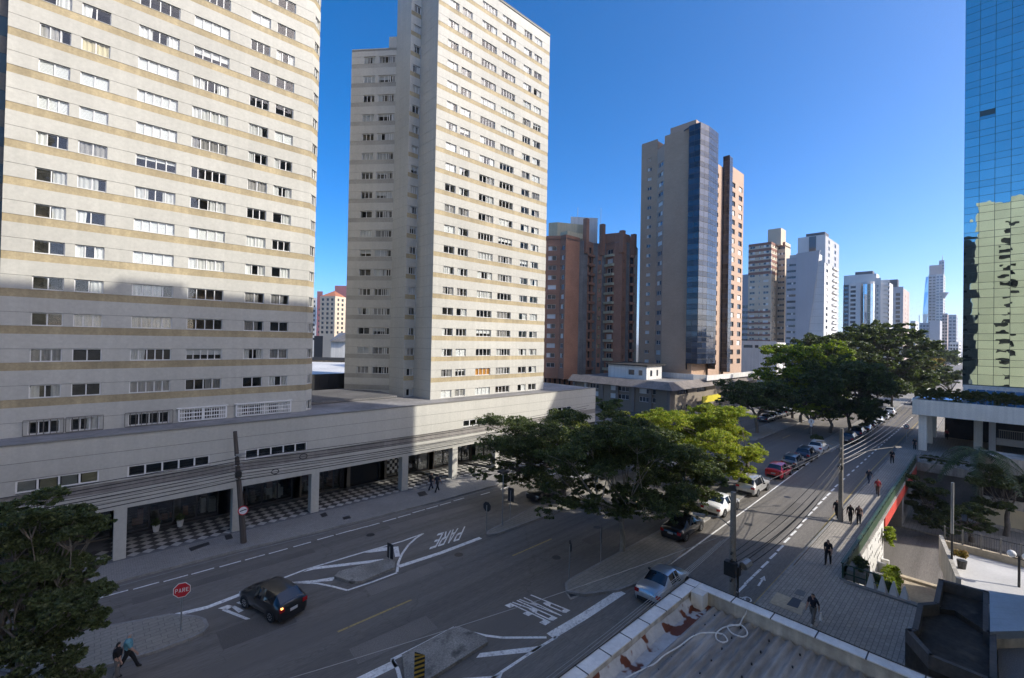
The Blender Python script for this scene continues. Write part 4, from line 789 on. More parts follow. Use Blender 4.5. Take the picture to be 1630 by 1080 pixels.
X_ = hpt(1440, 290)[0]; m0 = onX(1414, X_); m1 = onX(1437, X_); MT = ZP(456, 290, 1430); face(f2, m0, m1, 0, MT, 'pale_grey_wall', [(.64, 2.2)], [MT-6-i*2.9 for i in range(14)], 1.9, 'bay_metal', curs=(0,)); face(f2, m1, onY(1447, m1[1]), 0, MT-1, 'rose_wall', [(.35, 1.5), (.75, 1.5)], [MT-6-i*2.9 for i in range(14)], 1.2, 'white_frame', curs=(0, 3)); MB().prism([(m0[0]+.5,m0[1]), (m1[0]+.5,m1[1]+.4), (X_+14, m1[1]+.4), (X_+14, m0[1])], MT-4, MT-1.2).build('roof', 'roof_grey', f2)
p = onX(1412, X_+5); r = onX(1428, X_+5); MB().box(X_+5, r[1], MT-2, X_+11, p[1], ZP(444, 295, 1420)).build('penthouse', 'dark_grey_wall', f2)
# --- far skyline
gt = thing('skyscraper', 'slender far skyscraper with curved glass side and stepped pinnacle on the skyline', 'building', (*hpt(1488, 620), 0))
D_ = 620
def fblk(par, x0, x1, y, d, mat, rowsN, rh, pane='far_glass', side=None, mname='wall', wcols=3, thick=20, z0=0):
    X_ = hpt(x1, d)[0]; a, b = onX(x0, X_), onX(x1, X_); zt = ZP(y, d, (x0+x1)/2)
    w = (a[1]-b[1]); face(par, a, b, z0, zt, mat, [((i+.5)/wcols, w/wcols*.72) for i in range(wcols)], [zt-rh*1.2-i*rh for i in range(rowsN) if zt-rh*1.2-i*rh > z0+1], rh*.55, 'bay_metal', pane, curs=(0,), depth=.3, name=mname)
    if side:
        e_ = onY(side, b[1]); face(par, b, e_, z0, zt, mat, [(.5, (e_[0]-b[0])*.7)], [zt-rh*1.2-i*rh for i in range(rowsN) if zt-rh*1.2-i*rh > z0+1], rh*.55, 'bay_metal', pane, curs=(0,), depth=.3, name=mname)
    MB().prism([(a[0]+.8, a[1]-.3), (b[0]+.8, b[1]+.3), (b[0]+thick, b[1]+.3), (a[0]+thick, a[1]-.3)], z0, zt-.6).build('core', mat, par)
    return zt
fblk(gt, 1477, 1489, 437, D_, 'pale_grey_wall', 30, 4.2, 'far_glass', wcols=2); fblk(gt, 1489, 1501, 436, D_-4, 'white_wall', 30, 4.0, 'far_glass_blue', side=1504, wcols=2)
mb = MB(); pts = [hpt(1477, D_), hpt(1474, D_+8), hpt(1471, D_+22), hpt(1480, D_+24)]
zz = [0, ZP(535, D_, 1475), ZP(500, D_, 1475), ZP(465, D_, 1475), ZP(440, D_, 1475)]; off = [2.5, .5, -.6, 1.6, 3.8]
for i in range(4):
    for (pa, pb_) in ((1469.0, 1477.0),):
        A = [hpt(1469+off[i], D_+6), hpt(1477, D_+1)]; B = [hpt(1469+off[i+1], D_+6), hpt(1477, D_+1)]
        mb.quad((*A[0], zz[i]), (*A[1], zz[i]), (*B[1], zz[i+1]), (*B[0], zz[i+1])); mb.quad((*hpt(1479, D_+30), zz[i]), (*A[0], zz[i]), (*B[0], zz[i+1]), (*hpt(1479, D_+30), zz[i+1]))
mb.build('curved_glass', 'far_mirror', gt)
fblk(gt, 1478, 1499, 421, D_+4, 'rose_wall', 0, 4, z0=ZP(440, D_, 1488), thick=14); fblk(gt, 1493.5, 1502, 414, D_+3, 'pale_grey_wall', 3, 4, 'far_glass_blue', z0=ZP(440, D_, 1495), wcols=2, thick=10)
p = hpt(1499, D_+6); MB().tube([(p[0], p[1], ZP(420, D_, 1497)), (p[0], p[1], ZP(405, D_, 1499))], [.8, .25], 6).build('mast', 'galvanised', gt)
p = hpt(1502, D_-6); MB().tube([(p[0], p[1], ZP(476, D_, 1502)), (p[0], p[1], ZP(467, D_, 1502))], [1, 5], 12).build('turret', 'pale_grey_wall', gt)
for nm, lb, x0, x1, y, d, mt, n, rh, pn, sd, wc_ in (
    ('far_block', 'small white far block left of the skyscraper', 1449, 1457, 511, 420, 'white_wall', 8, 3.4, 'far_glass', 1462, 2),
    ('far_block', 'grey far block with a rooftop mast beside the skyscraper', 1463, 1479, 514, 470, 'pale_grey_wall', 10, 3.6, 'far_glass_blue', None, 3),
    ('far_block', 'pale far block in front of the skyscraper', 1480, 1496, 510, 440, 'pale_grey_wall', 0, 3.5, 'far_glass', 1501, 2),
    ('far_block', 'balconied far block right of the skyscraper foot', 1499, 1508, 499, 460, 'rose_wall', 14, 3.3, 'far_glass', None, 2),
    ('far_block', 'blue glass far tower at the right of the skyline', 1509, 1522, 501, 520, 'pale_grey_wall', 16, 4, 'far_glass_blue', 1524, 2),
    ('far_block', 'low stepped far block beside the mirrored tower', 1512, 1526, 545, 430, 'white_wall', 4, 3.4, 'far_glass', 1530, 3),
    ('far_block', 'dark blue low far block behind the avenue trees', 1462, 1477, 540, 400, 'dark_grey_wall', 4, 3.4, 'far_glass_blue', None, 3)):
    t_ = thing(nm, lb, 'building', (*hpt((x0+x1)/2, d), 0), group='far skyline blocks'); fblk(t_, x0, x1, y, d, mt, n, rh, pn, sd, wcols=wc_)
    if 'mast' in lb: p = hpt(1463, d); MB().tube([(*p, ZP(514, d, 1463)), (*p, ZP(502, d, 1463))], .3, 5).build('mast', 'galvanised', t_)
# pale low blocks behind the striped tower's foot
lb_ = thing('low_block', 'low white and beige block at the foot of the striped tower', 'building', (*hpt(1205, 150), 0)); X_ = hpt(1232, 150)[0]; a, b = onX(1180, X_), onX(1236, X_)
face(lb_, a, b, 0, ZP(543, 150, 1205), 'white_paint', [(.2, 3), (.45, 1.2), (.75, 3.2)], [ZP(552, 150, 1205)-.5], 1, 'bay_metal', curs=(0,)); MB().prism([(a[0]+.8, a[1]), (b[0]+.8, b[1]), (X_+10, b[1]), (X_+10, a[1])], 0, ZP(543, 150, 1205)-.4).build('core', 'white_paint', lb_)
# --- gap between the two pale towers: far cream block, terraces
cb = thing('cream_block', 'cream apartment block with terracotta roof seen in the gap between the towers', 'building', (*hpt(525, 190), 0)); X_ = hpt(532, 190)[0]
p0, p1 = hpt(508, 190), hpt(532, 188); p2 = hpt(549, 194); CT = ZP(472, 190, 520); fc = 7.4/711*190; rc = [CT-2-i*fc for i in range(8)]
face(cb, p0, p1, 0, CT, 'cream_tower', [(.18, 1.3), (.5, 1.3), (.8, 1.3)], rc, 1.1, 'bay_metal', curs=(0,)); face(cb, p1, p2, 0, CT, 'cream_tower', [(.3, 1.0), (.7, 1.2)], rc, 1.1, 'bay_metal', curs=(0,))
pk = hpt(531, 198); bkp = [hpt(549, 210), hpt(508, 208)]
mb = MB()
for A, B in ((p0, p1), (p1, p2), (p2, bkp[0]), (bkp[0], bkp[1]), (bkp[1], p0)): mb.poly([(*A, CT), (*B, CT), (*pk, ZP(462, 195, 530))])
mb.build('roof', 'terracotta', cb)
wbk = thing('white_block', 'white far block with small dark windows left of the cream block', 'building', (*hpt(498, 210), 0)); face(wbk, hpt(490, 210), hpt(502.5, 210), 0, ZP(474, 210, 497), 'white_wall', [(.65, 1.3)], [ZP(474, 210, 497)-2.4-i*2.2 for i in range(9)], 1.1, 'bay_metal', curs=(0,)); MB().prism([hpt(490, 211), hpt(502.3, 211), hpt(502.3, 225), hpt(490, 225)], 0, ZP(474, 210, 497)-.2).build('core', 'white_wall', wbk)
mv = thing('mauve_tower', 'mauve tower tops behind the cream block', 'building', (*hpt(520, 240), 0)); face(mv, hpt(503, 240), hpt(512, 240), 0, ZP(464, 240, 508), 'mauve_wall', [(.5, 1.5)], [8+i*3 for i in range(8)], 1.2, 'bay_metal', curs=(0,)); MB().prism([hpt(503, 241), hpt(512, 241), hpt(512, 255), hpt(503, 255)], 0, ZP(464, 240, 508)-.2).build('core', 'mauve_wall', mv); MB().prism([hpt(531, 245), hpt(552, 245), hpt(552, 260), hpt(531, 260)], 0, ZP(455, 245, 541)).build('core', 'mauve_wall', mv)
tr = thing('terrace_building', 'sunlit pale flat roof with stone wall in the gap between the towers', 'building', (*hpt(516, 110), 0)); zr = ZP(602, 95, 516)
MB().prism([hpt(484, 80), hpt(556, 80), hpt(556, 118), hpt(484, 118)], 0, ZP(596, 80, 516)).build('roof', 'white_paint', tr)
MB().prism([hpt(484, 118.2), hpt(556, 118.2), hpt(556, 119), hpt(484, 119)], 0, ZP(574, 118, 516)).build('stone_wall', 'stone_wall', tr); MB().prism([hpt(484, 117.6), hpt(556, 117.6), hpt(556, 118), hpt(484, 118)], ZP(574, 118, 516), ZP(569, 118, 516)).build('rail_beam', 'dark_metal', tr)
hs = thing('grey_roof_house', 'grey-roofed low house below the cream block', 'house', (*hpt(538, 150), 0)); MB().prism([hpt(527, 150), hpt(552, 150), hpt(552, 160), hpt(527, 160)], 0, ZP(543, 150, 538)).build('wall', 'white_paint', hs)
mb = MB(); A, B, Cc, D2 = hpt(525, 149), hpt(554, 149), hpt(554, 161), hpt(525, 161); zl = ZP(544, 150, 538); zh = ZP(530, 155, 540); mb.quad((*A, zl), (*B, zl), (*B, zh), (*hpt(540, 155), zh)); mb.quad((*D2, zl), (*A, zl), (*hpt(540, 155), zh), (*hpt(541, 156), zh)); mb.quad((*B, zl), (*Cc, zl), (*hpt(541, 156), zh), (*B, zh)); mb.build('roof', 'roof_grey', hs)
dk = thing('dark_hoarding', 'dark hoarding beside the low house in the gap between the towers', 'hoarding', (*hpt(508, 150), 0)); MB().prism([hpt(500, 150), hpt(514, 150), hpt(514, 151), hpt(500, 151)], 0, ZP(535, 150, 508)).build('panel', 'gate_black', dk)
# ---------------------------------------------------------------- right-hand side: mirrored tower, canopy block
GX = 96.0
gtw = thing('glass_tower', 'tall mirrored blue-green glass tower at the right edge of the view', 'building', (GX, -8, 0))
y0 = onX(1532.5, GX)[1]; z0 = PX(1540, 612, GX).z; cw = (PX(1562, 300, GX).y-PX(1587, 300, GX).y)*-1; cw = abs(cw); zt = 92
mb = MB(); mb.box(GX+.02, -24, z0-.4, GX+17, y0, zt); mb.build('core', 'mullion_green', gtw)
hs_ = (1.55, 1.25, 1.0); nrow = 0; z = z0; rows2 = []
while z < 78: h = hs_[nrow % 3]; rows2.append((z, h)); z += h; nrow += 1
ncol = 9
for h in hs_: WM[('mg', h)] = MB().hexa([(.025, 0, .025), (cw-.025, 0, .025), (cw-.025, .03, .025), (.025, .03, .025), (.025, 0, h-.025), (cw-.025, 0, h-.025), (cw-.025, .03, h-.025), (.025, .03, h-.025)]).mesh('glass_panel', ['mirror_glass'])
n_ = 0
for i in range(ncol):
    for j, (z, h) in enumerate(rows2):
        if n_ >= 300: break
        tilt = .10 if (i, j) in ((1, 31), (3, 48)) else 0
        put(WM[('mg', h)], 'glass_panel', gtw, mat=wallM((GX, y0, 0), (0, -1, 0), i*cw, z, -.03) @ Matrix.Rotation(rng.normal(0, .0035), 4, 'Z') @ Matrix.Rotation(rng.normal(0, .0035)-tilt, 4, 'X')); n_ += 1
k0 = i
mb = MB(); mb.box(GX-.03, -24, z0, GX, y0-cw*(n_//len(rows2)+0)-.02, 78); mb.build('glass_wall', 'mirror_glass', gtw)
# canopy block in front
cp = thing('canopy_building', 'cream concrete canopy block on square columns at the foot of the mirrored tower', 'building', (90, 0, 0))
cy0 = 7.7; cz0, cz1 = 5.5, 7.75
MB().box(90, -30, cz0, 90.35, cy0, cz1).build('fascia', 'canopy_concrete', cp); MB().box(90.35, cy0-.35, cz0, 118, cy0, cz1).build('fascia', 'canopy_concrete', cp); MB().box(90.36, -30, cz0+.15, 118, cy0-.36, cz1-.7).build('roof', 'roof_grey', cp)
for (x, y) in ((90.9, 6.6), (98.5, 6.4), (106, 6.4), (96.5, .9), (106, .9)): MB().box(x, y-.45, .12, x+.9, y+.45, cz0+.14).build('column', 'canopy_concrete', cp)
MB().box(97.0, -.9, .12, 97.6, -.2, cz0+.14).build('column', 'white_wall', cp)
MB().box(GX-1.5, -24, cz1-.75, GX-.2, y0-.1, z0-.1).build('skylight_base', 'white_paint', cp)
for k in range(8): y = y0-.6-k*.95; MB().hexa([(GX-2.6, y-.85, cz1-.6), (GX-1.52, y-.85, cz1-.1), (GX-1.52, y, cz1-.1), (GX-2.6, y, cz1-.6), (GX-2.6, y-.85, cz1-.55), (GX-1.52, y-.85, z0-.6), (GX-1.52, y, z0-.6), (GX-2.6, y, cz1-.55)]).build('skylight_panel', 'far_glass_blue', cp)
mb = MB(); 
for k in range(6): mb.hexa([(94.2+k*.7, 2.5, cz1-.1+.12*k), (94.92+k*.7, 2.5, cz1+.02+.12*k), (94.92+k*.7, 6.8, cz1+.02+.12*k), (94.2+k*.7, 6.8, cz1-.1+.12*k), (94.2+k*.7, 2.5, cz1-.05+.12*k), (94.92+k*.7, 2.5, cz1+.07+.12*k), (94.92+k*.7, 6.8, cz1+.07+.12*k), (94.2+k*.7, 6.8, cz1-.05+.12*k)])
mb.build('glass_canopy', 'far_mirror', cp)
# dark recessed ground floor, balustrade
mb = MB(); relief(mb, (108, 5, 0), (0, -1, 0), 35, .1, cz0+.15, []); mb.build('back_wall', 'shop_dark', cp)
mb = MB()
for k in range(60): mb.box(91.6, -1.2-k*.2, 3.2, 91.64, -1.16-k*.2, 4.3)
mb.box(91.55, -14, 4.3, 91.7, -1.1, 4.4); mb.box(91.4, -14, 2.3, 91.9, -.9, 3.2); mb.build('balustrade', 'taupe_wall', cp)
# ---------------------------------------------------------------- sunken cross street
LZ = -4.5
sheet('lower_ground', [[(PIT[0], PIT[2]), (PIT[1], PIT[2]), (PIT[1], PIT[3]), (PIT[0], PIT[3])]], 'sand', LZ-.1)
sheet('lower_road', [[(52.2, PIT[2]), (66, PIT[2]), (66, 34), (52.2, 34)]], 'asphalt', LZ-.05)
MB().box(51.7, -20, LZ-.09, 52.2, 6.4, LZ+.1).build('kerb', 'sand', kind='structure'); MB().box(66, -60, LZ-.09, 79.6, 6.4, LZ+.1).build('pavement', 'stone_flags', kind='structure')
vd = thing('viaduct_wall', 'viaduct side wall with white perforated panels, red fascia and dark underpass below the avenue pavement', 'wall', (50, 6.5, 0))
VX0, VX1 = 36.2, 53.0
# white perforated wall with block holes
R = []; k = 0
for i in range(27):
    for j in range(7):
        x = .5+i*.61+(.3 if j % 2 else 0); z = LZ+.5+j*.6
        if random.random() < .6 and x < 16.2: R.append((x, x+.3, z, z+.3, .4, 1))
mb = MB(); relief(mb, (VX0, 6.4, 0), (1, 0, 0), VX1-VX0, LZ-.1, -.02, R)
mb2 = MB(); relief(mb2, (VX0, 6.4, 0), (1, 0, 0), VX1-VX0, LZ-.1, -.02, R); mb2.build('perforated_wall', ['white_wall', 'black_paint'], vd)
cap = MB(); cap.box(36.3, 6.3, -.02, 80, 6.62, .22); cap.build('deck_edge', 'kerb_stone', vd)
MB().box(53.0, 6.28, -1.05, 80, 6.4, -.02).build('fascia', 'red_fascia', vd)
MB().box(36, 6.7, -.6, 80, 34, -.04).build('deck', 'pole_concrete', vd)
for x in (53.0, 66.4): MB().box(x-.4, 6.41, LZ-.1, x, 34, -.6).build('abutment', 'kerb_stone', vd)
MB().box(66.41, 6.41, LZ-.1, 80, 6.6, -.61).build('abutment', 'kerb_stone', vd)
for k in range(9): x = 38+k*1.7; MB().box(x, 5.85, LZ-.1, x+.28, 6.39, LZ+1.2+.2*math.sin(k*2)).build('buttress', 'white_wall', vd)
# retaining walls of the pit
rw_ = thing('retaining_wall', 'grey retaining wall with planter ledge at the far end of the sunken street', 'wall', (80, 0, 0)); MB().box(79.6, -20, LZ-.1, 80.05, 6.35, -.6).build('wall', 'pole_concrete', rw_); MB().box(79.3, -20, -.6, 80.6, 6.3, .5).build('ledge', 'parapet_wall', rw_)
mb = MB(); mb.box(79.35, -20, 1.3, 79.42, 6.3, 1.38)
for k in range(12): mb.box(79.35, 6.2-k*1.8, .5, 79.42, 6.27-k*1.8, 1.3)
mb.build('rail', 'galvanised', rw_)
rn = thing('retaining_wall', 'low dark retaining wall at the near end of the sunken street', 'wall', (36, 2, 0)); MB().box(35.9, -1, LZ-.1, 36.18, 6.3, .25).build('wall', 'kerb_stone', rn)
# railing
rl = thing('pavement_railing', 'green metal railing running along the edge of the raised pavement', 'railing', (36.4, 6.45, .14))
xs_ = [36.4+i*1.83 for i in range(25)]
for x in xs_: MB().box(x-.04, 6.42, .221, x+.04, 6.5, 1.18).build('post', 'rail_green', rl)
for z in (.45, .8): MB().box(36.36, 6.43, z, xs_[-1]+.04, 6.49, z+.06).build('rail', 'rail_green', rl)
MB().box(36.3, 6.37, 1.18, xs_[-1]+.1, 6.55, 1.25).build('handrail', 'rail_green', rl); MB().box(36.36, 6.40, .222, xs_[-1], 6.419, .95).build('kick_panel', 'rail_green', rl)
for y in (5.2, 5.85):
    MB().box(36.36, y-.04, .14, 36.44, y+.04, 1.18).build('post', 'rail_green', rl)
for z in (.55, 1.12): MB().box(36.35, 4.6, z, 36.42, 6.36, z+.06).build('rail', 'rail_green', rl)
# bush box and white pyramids at the near corner
MB().box(36.6, 5.3, .12, 38.3, 6.29, .8).build('planter_box', 'pole_concrete', label='grey concrete planter box inside the end of the green railing', cat='planter')
for k, y in enumerate((5.0, 4.45, 3.9, 3.4)):
    x = 36.5; nm = ('nearest the green railing', 'second from the green railing', 'third from the green railing', 'farthest from the green railing')[k]
    MB().hexa([(x-.35, y-.26, .0), (x+.35, y-.26, .0), (x+.35, y+.26, .0), (x-.35, y+.26, .0), (x-.05, y-.04, 1.15-.08*k), (x+.05, y-.04, 1.15-.08*k), (x+.05, y+.04, 1.15-.08*k), (x-.05, y+.04, 1.15-.08*k)]).build('pyramid_bollard', 'white_wall', label='white concrete pyramid on the pit edge, %s' % nm, cat='bollard', group='white pyramids on the pit edge')
MB().box(36.1, 2.9, -.6, 36.95, 5.4, -.01).build('pyramid_ledge', 'kerb_stone', label='dark concrete ledge under the white pyramids', cat='ledge')
# plaza on the right with wall, fence, lamps
PZ = -1.0
pz = MB().prism([(44.2, 1.15), (52, 2.45), (52, -40), (44.2, -40)], LZ-.1, PZ).build('plaza', 'plaza_floor', kind='structure')
MB().prism([(36.2, -.4), (44.2, .3), (44.2, -40), (36.2, -40)], LZ-.1, PZ-.01).build('plaza', 'plaza_floor', kind='structure')
pw = thing('plaza_wall', 'low beige wall around the sunlit plaza at the right', 'wall', (52, 0, PZ)); MB().box(51.75, -40, PZ-.02, 52.1, 2.4, PZ+.55).build('wall', 'sand', pw); mb = MB(); mb.hexa([(44.0, 1.15, PZ-1.5), (52.05, 2.45, PZ-1.5), (52.05, 2.7, PZ-1.5), (44.0, 1.4, PZ-1.5), (44.0, 1.15, PZ+.6), (52.05, 2.45, PZ+.85), (52.05, 2.7, PZ+.85), (44.0, 1.4, PZ+.6)]); mb.build('side_wall', 'parapet_wall', pw)
fn = thing('plaza_fence', 'dark metal fence along the far side of the plaza', 'fence', (52, 0, PZ+.55)); mb = MB()
for k in range(14): y = 2.35-k*1.05; MB().box(51.86, y-.05, PZ+.55, 51.96, y+.05, PZ+1.75).build('post', 'pole_concrete', fn)
for k in range(110): MB
bars = MB(); [bars.box(51.9, 2.3-k*.13, PZ+.6, 51.92, 2.28-k*.13, PZ+1.6) for k in range(108)]; bars.box(51.88, -12, PZ+1.6, 51.94, 2.35, PZ+1.66); bars.build('bars', 'dark_metal', fn, kind='stuff')
# lower building with plain cream-coloured windows
lbx = 74.0; lo = thing('lower_building', 'concrete building down in the sunken street with pale cream windows', 'building', (lbx, -6, LZ)); yl = onX(1561, lbx)[1]
zA, zB = PX(1570, 803, lbx).z, PX(1570, 838, lbx).z
mb = MB(); relief(mb, (lbx, yl, 0), (0, -1, 0), 16, LZ-.1, 3.4, [(.3, 3.6, zB+.35, zA-.05, .3, 1), (4.2, 7.5, zB+.35, zA-.05, .3, 1), (.3, 3.6, zA+.9, zA+2.2, .3, 2), (4.2, 7.5, zA+.9, zA+2.2, .3, 2), (.2, 16, LZ, zB-.2, 1.5, 2)]); mb.build('wall', ['parapet_wall', 'room', 'shop_dark'], lo)
for a in (.3, 4.2): put(MB().box(.02, 0, .02, 3.28, .04, zA-zB-.42).mesh('window', ['curtain_cream']), 'window', lo, mat=wallM((lbx, yl, 0), (0, -1, 0), a, zB+.36, .2))
MB().box(lbx+1.6, yl-16, LZ-.1, 79.5, yl, 3.2).build('core', 'parapet_wall', lo)
aw = MB(); aw.hexa([(lbx+2, -3.2, 4.2), (lbx+6, -3.2, 4.6), (lbx+6, -9, 4.6), (lbx+2, -9, 4.2), (lbx+2, -3.2, 4.3), (lbx+6, -3.2, 4.7), (lbx+6, -9, 4.7), (lbx+2, -9, 4.3)]); aw.build('awning', 'dark_roof', lo)
# ---------------------------------------------------------------- towers behind and beside the viewer (they shade the avenue and show in the mirrored glass)
def shade_tower(name, label, x0, x1, y0, y1, h, mat, mat2, stripes=False, face_rows=()):
    t_ = thing(name, label, 'building', (x0, y1, 0)); 
    for p, q, W in (((x0, y1), (x0, y0), y1-y0), ((x0, y0), (x1, y0), x1-x0), ((x1, y0), (x1, y1), y1-y0), ((x1, y1), (x0, y1), x1-x0)):
        R = [(W*f-1.2, W*f+1.2, z, z+1.2, .3, 1) for f in face_rows for z in np.arange(5, h-3, 2.9)] if W > 6 else []
        if stripes: R += [(0, W, h-1.2-i*2.6, h-i*2.6, -.05, 2) for i in range(1, 4)]
        mb = MB(); O, t, W = wall_pts(p, q); relief(mb, O, t, W, 0, h, R); mb.build('wall', [mat, 'room', mat2], t_)
    MB().box(x0+.1, y0+.1, h-.6, x1-.1, y1-.1, h-.4).build('roof', 'roof_grey', t_); return t_
k1 = shade_tower('shading_tower', 'beige apartment tower beside the viewer whose shadow covers the near street', 15, 49.5, -24, -8.7, 59.8, 'cream_tower', 'brown_stripe', face_rows=(.2, .4, .6, .8))
MB().box(30, -22, 59.3, 34, -12, 63).build('water_tank', 'cream_tower', k1); MB().box(18, -20, 59.3, 22, -12, 61.5).build('water_tank', 'cream_tower', k1)
shade_tower('shading_tower', 'cream tower with dark windows seen only as a reflection in the glass tower', -26, -6, -30, 2.6, 60, 'reflected_cream', 'soft_brown', False, (.35, .8))
shade_tower('shading_tower', 'grey slab behind the viewer mirrored at the left edge of the glass tower', -40, -26.1, 3, 14, 52, 'brick_grey_panel', 'joint', False, (.3, .7))
shade_tower('shading_tower', 'tower beyond the sunken street whose shadow crosses the far avenue', 86.5, 118, -44, -25, 70, 'cream_tower', 'brown_stripe', False, (.2, .5, .8))
# ---------------------------------------------------------------- foreground shop roof with metal-capped parapet
RX, RY, RZ = 19.65, 9.02, 5.0
sr = thing('shop_roof', 'low shop with grey corrugated roof and metal-capped parapet in the foreground', 'building', (12, 4, 0))
mb = MB(); mb.box(2, -6, .1, RX-.02, RY-.02, 3.6); mb.build('wall', 'parapet_wall', sr)
mb = MB(); mb.box(2, RY-.36, 3.6, RX, RY, RZ-.04); mb.box(RX-.36, -6, 3.6, RX, RY-.361, RZ-.04); mb.build('parapet', 'parapet_wall', sr)
def capsheet(a, b, ax):
    m_ = MB(); c = .035
    if ax == 'x': m_.box(a+.012, RY-.47, RZ-.03, b-.012, RY+.06, RZ+.012); m_.box(a+.012, RY+.03, RZ-.16, b-.012, RY+.061, RZ-.031)
    else: m_.box(RX-.47, a+.012, RZ-.03, RX+.06, b-.012, RZ+.012); m_.box(RX+.03, a+.012, RZ-.16, RX+.061, b-.012, RZ-.031)
    return m_.build('coping_sheet', 'parapet_metal', sr)
x = RX-.55
while x > 3: capsheet(x-1.25, x, 'x'); MB().box(x-.02, RY-.48, RZ-.02, x+.02, RY+.03, RZ+.02).build('seam', 'seam', sr); x -= 1.25
y = RY-.0
capsheet(RX-.55, RX+.06, 'x')
y = RY-.48
while y > -5.5: capsheet(y-1.45, y, 'y'); MB().box(RX-.48, y-1.47, RZ-.02, RX+.03, y-1.43, RZ+.02).build('seam', 'seam', sr); y -= 1.45
mb = MB(); mb.tube([(3, RY+.02, RZ+.03), (9, RY+.05, RZ+.035), (14, RY+.02, RZ+.03), (RX+.02, RY+.02, RZ+.04), (RX+.03, 4, RZ+.03), (RX+.02, -4, RZ+.03)], .018, 5); mb.build('lightning_cable', 'cable_black', sr)
# rusted flashing gutter and corrugated sheets
mb = MB(); n = 40
for i in range(n):
    xa, xb = 3+(RX-.4-3)*i/n, 3+(RX-.4-3)*(i+1)/n
    for (ya, za, yb, zb_) in ((RY-.37, 4.66, RY-.62, 4.36), (RY-.62, 4.36, RY-1.25, 4.40)):
        j = lambda x_: .03*math.sin(x_*2.1)+.02*math.sin(x_*5.3)
        mb.quad((xa, ya, za+j(xa)), (xa, yb, zb_+j(xa)), (xb, yb, zb_+j(xb)), (xb, ya, za+j(xb)))
mb.build('rusty_flashing', 'rust_sheet', sr, smooth=True)
def corr(y0, y1, x0, x1):
    m_ = MB(); k = int((y1-y0)/.034); P = []
    for i in range(k+1):
        y = y0+(y1-y0)*i/k; P.append((y, 4.42+.055*math.sin(y/.35*2*math.pi)))
    zs = lambda x_: (x_-RX)*-.012
    for i in range(k): m_.quad((x0, P[i][0], P[i][1]+zs(x0)), (x1, P[i][0], P[i][1]+zs(x1)), (x1, P[i+1][0], P[i+1][1]+zs(x1)), (x0, P[i+1][0], P[i+1][1]+zs(x0)))
    return m_.build('corrugated_sheet', 'fibre_cement', sr, smooth=True)
yb = RY-1.15
for k in range(9):
    for (x0, x1, dz) in ((14.2, RX-.45, 0), (8.5, 14.5, 0), (3, 8.8, 0)): o = corr(yb-1.05*(k+1), yb-1.05*k, x0, x1); o.location.z += (.004 if k % 2 else 0)+(.015 if x0 > 14 else (.03 if x0 < 8 else .0))
for k in range(26): MB().tube([(RX-.8-random.random()*6, yb-.3-random.random()*5, 4.14), (RX-.8-random.random()*6, yb, 4.14)][:1]*1+[(0, 0, 0)] if False else [(RX-1-k % 7*.9, yb-.35-(k//7)*1.0, 4.42), (RX-1-k % 7*.9, yb-.35-(k//7)*1.0, 4.50)], .03, 6).build('roof_bolt', 'dark_metal', sr)
MB().box(RX-.95, RY-.98, 4.35, RX-.42, RY-.48, 5.0).build('junction_box', 'white_paint', sr)
hp = [G(x, y, 4.52) for x, y in [(995, 1080), (1015, 1070), (1040, 1058), (1058, 1043), (1080, 1030), (1097, 1017), (1106, 1012), (1118, 1008), (1140, 1008), (1152, 1011), (1158, 1020), (1150, 1023), (1141, 1018), (1140, 1009), (1150, 1000), (1162, 997), (1178, 995), (1188, 1003), (1189, 1011), (1180, 1014), (1165, 1008), (1158, 998), (1166, 995), (1176, 996), (1182, 985)]]
hp += [Vector((RX-.37, hp[-1].y-.1, 4.75)), Vector((RX-.3, hp[-1].y-.15, 5.03))]
def smooth_path(P, k=4):
    out = []
    for i in range(len(P)-1):
        p0, p1, p2, p3 = P[max(i-1, 0)], P[i], P[i+1], P[min(i+2, len(P)-1)]
        for j in range(k):
            t = j/k; out.append(.5*((2*p1)+(-p0+p2)*t+(2*p0-5*p1+4*p2-p3)*t*t+(-p0+3*p1-3*p2+p3)*t**3))
    return out+[P[-1]]
MB().tube(smooth_path(hp), .026, 6).build('garden_hose', 'hose', smooth=True, label='loose white hose curled across the corrugated shop roof', cat='hose')
# ---------------------------------------------------------------- dark flat-roofed pavilion, lower right
dp_ = thing('flat_roof_pavilion', 'black flat-roofed pavilion with grey parapet at the lower right corner', 'building', (*G(1520, 1000, 3).xy, 0))
ZD = 3.2; ring = [(1441, 1001), (1478, 1043), (1576, 1083), (1588, 1086), (1586, 1009), (1575, 1008), (1574, 942), (1494, 921), (1486, 958), (1461, 960), (1452, 1000)]
RG = [G(x, y, ZD) for x, y in ring]; MB().prism([p.xy for p in RG], .1, ZD-.55).build('body', 'dark_roof', dp_)
cen = sum(RG, Vector())/len(RG)
for i in range(len(RG)):
    a, b = RG[i], RG[(i+1) % len(RG)]; d = (b-a).normalized(); nn = Vector((-d.y, d.x, 0)); nn = nn if nn.dot(cen-a) > 0 else -nn; w = .2
    MB().hexa([(*a.xy, ZD-.54), (*b.xy, ZD-.54), (*(b+nn*w).xy, ZD-.54), (*(a+nn*w).xy, ZD-.54), (*a.xy, ZD), (*b.xy, ZD), (*(b+nn*w).xy, ZD), (*(a+nn*w).xy, ZD)]).build('parapet', 'dark_parapet', dp_)
a, b, c_, d_ = [G(x, y, ZD-.3) for x, y in ((1472, 966), (1520, 972), (1574, 1008), (1576, 1006))]
MB().prism([a.xy, b.xy, c_.xy, (c_.x+.2, c_.y), (b.x+.2, b.y), (a.x+.2, a.y)], ZD-.55, ZD-.3).build('roof_step', 'dark_roof', dp_)
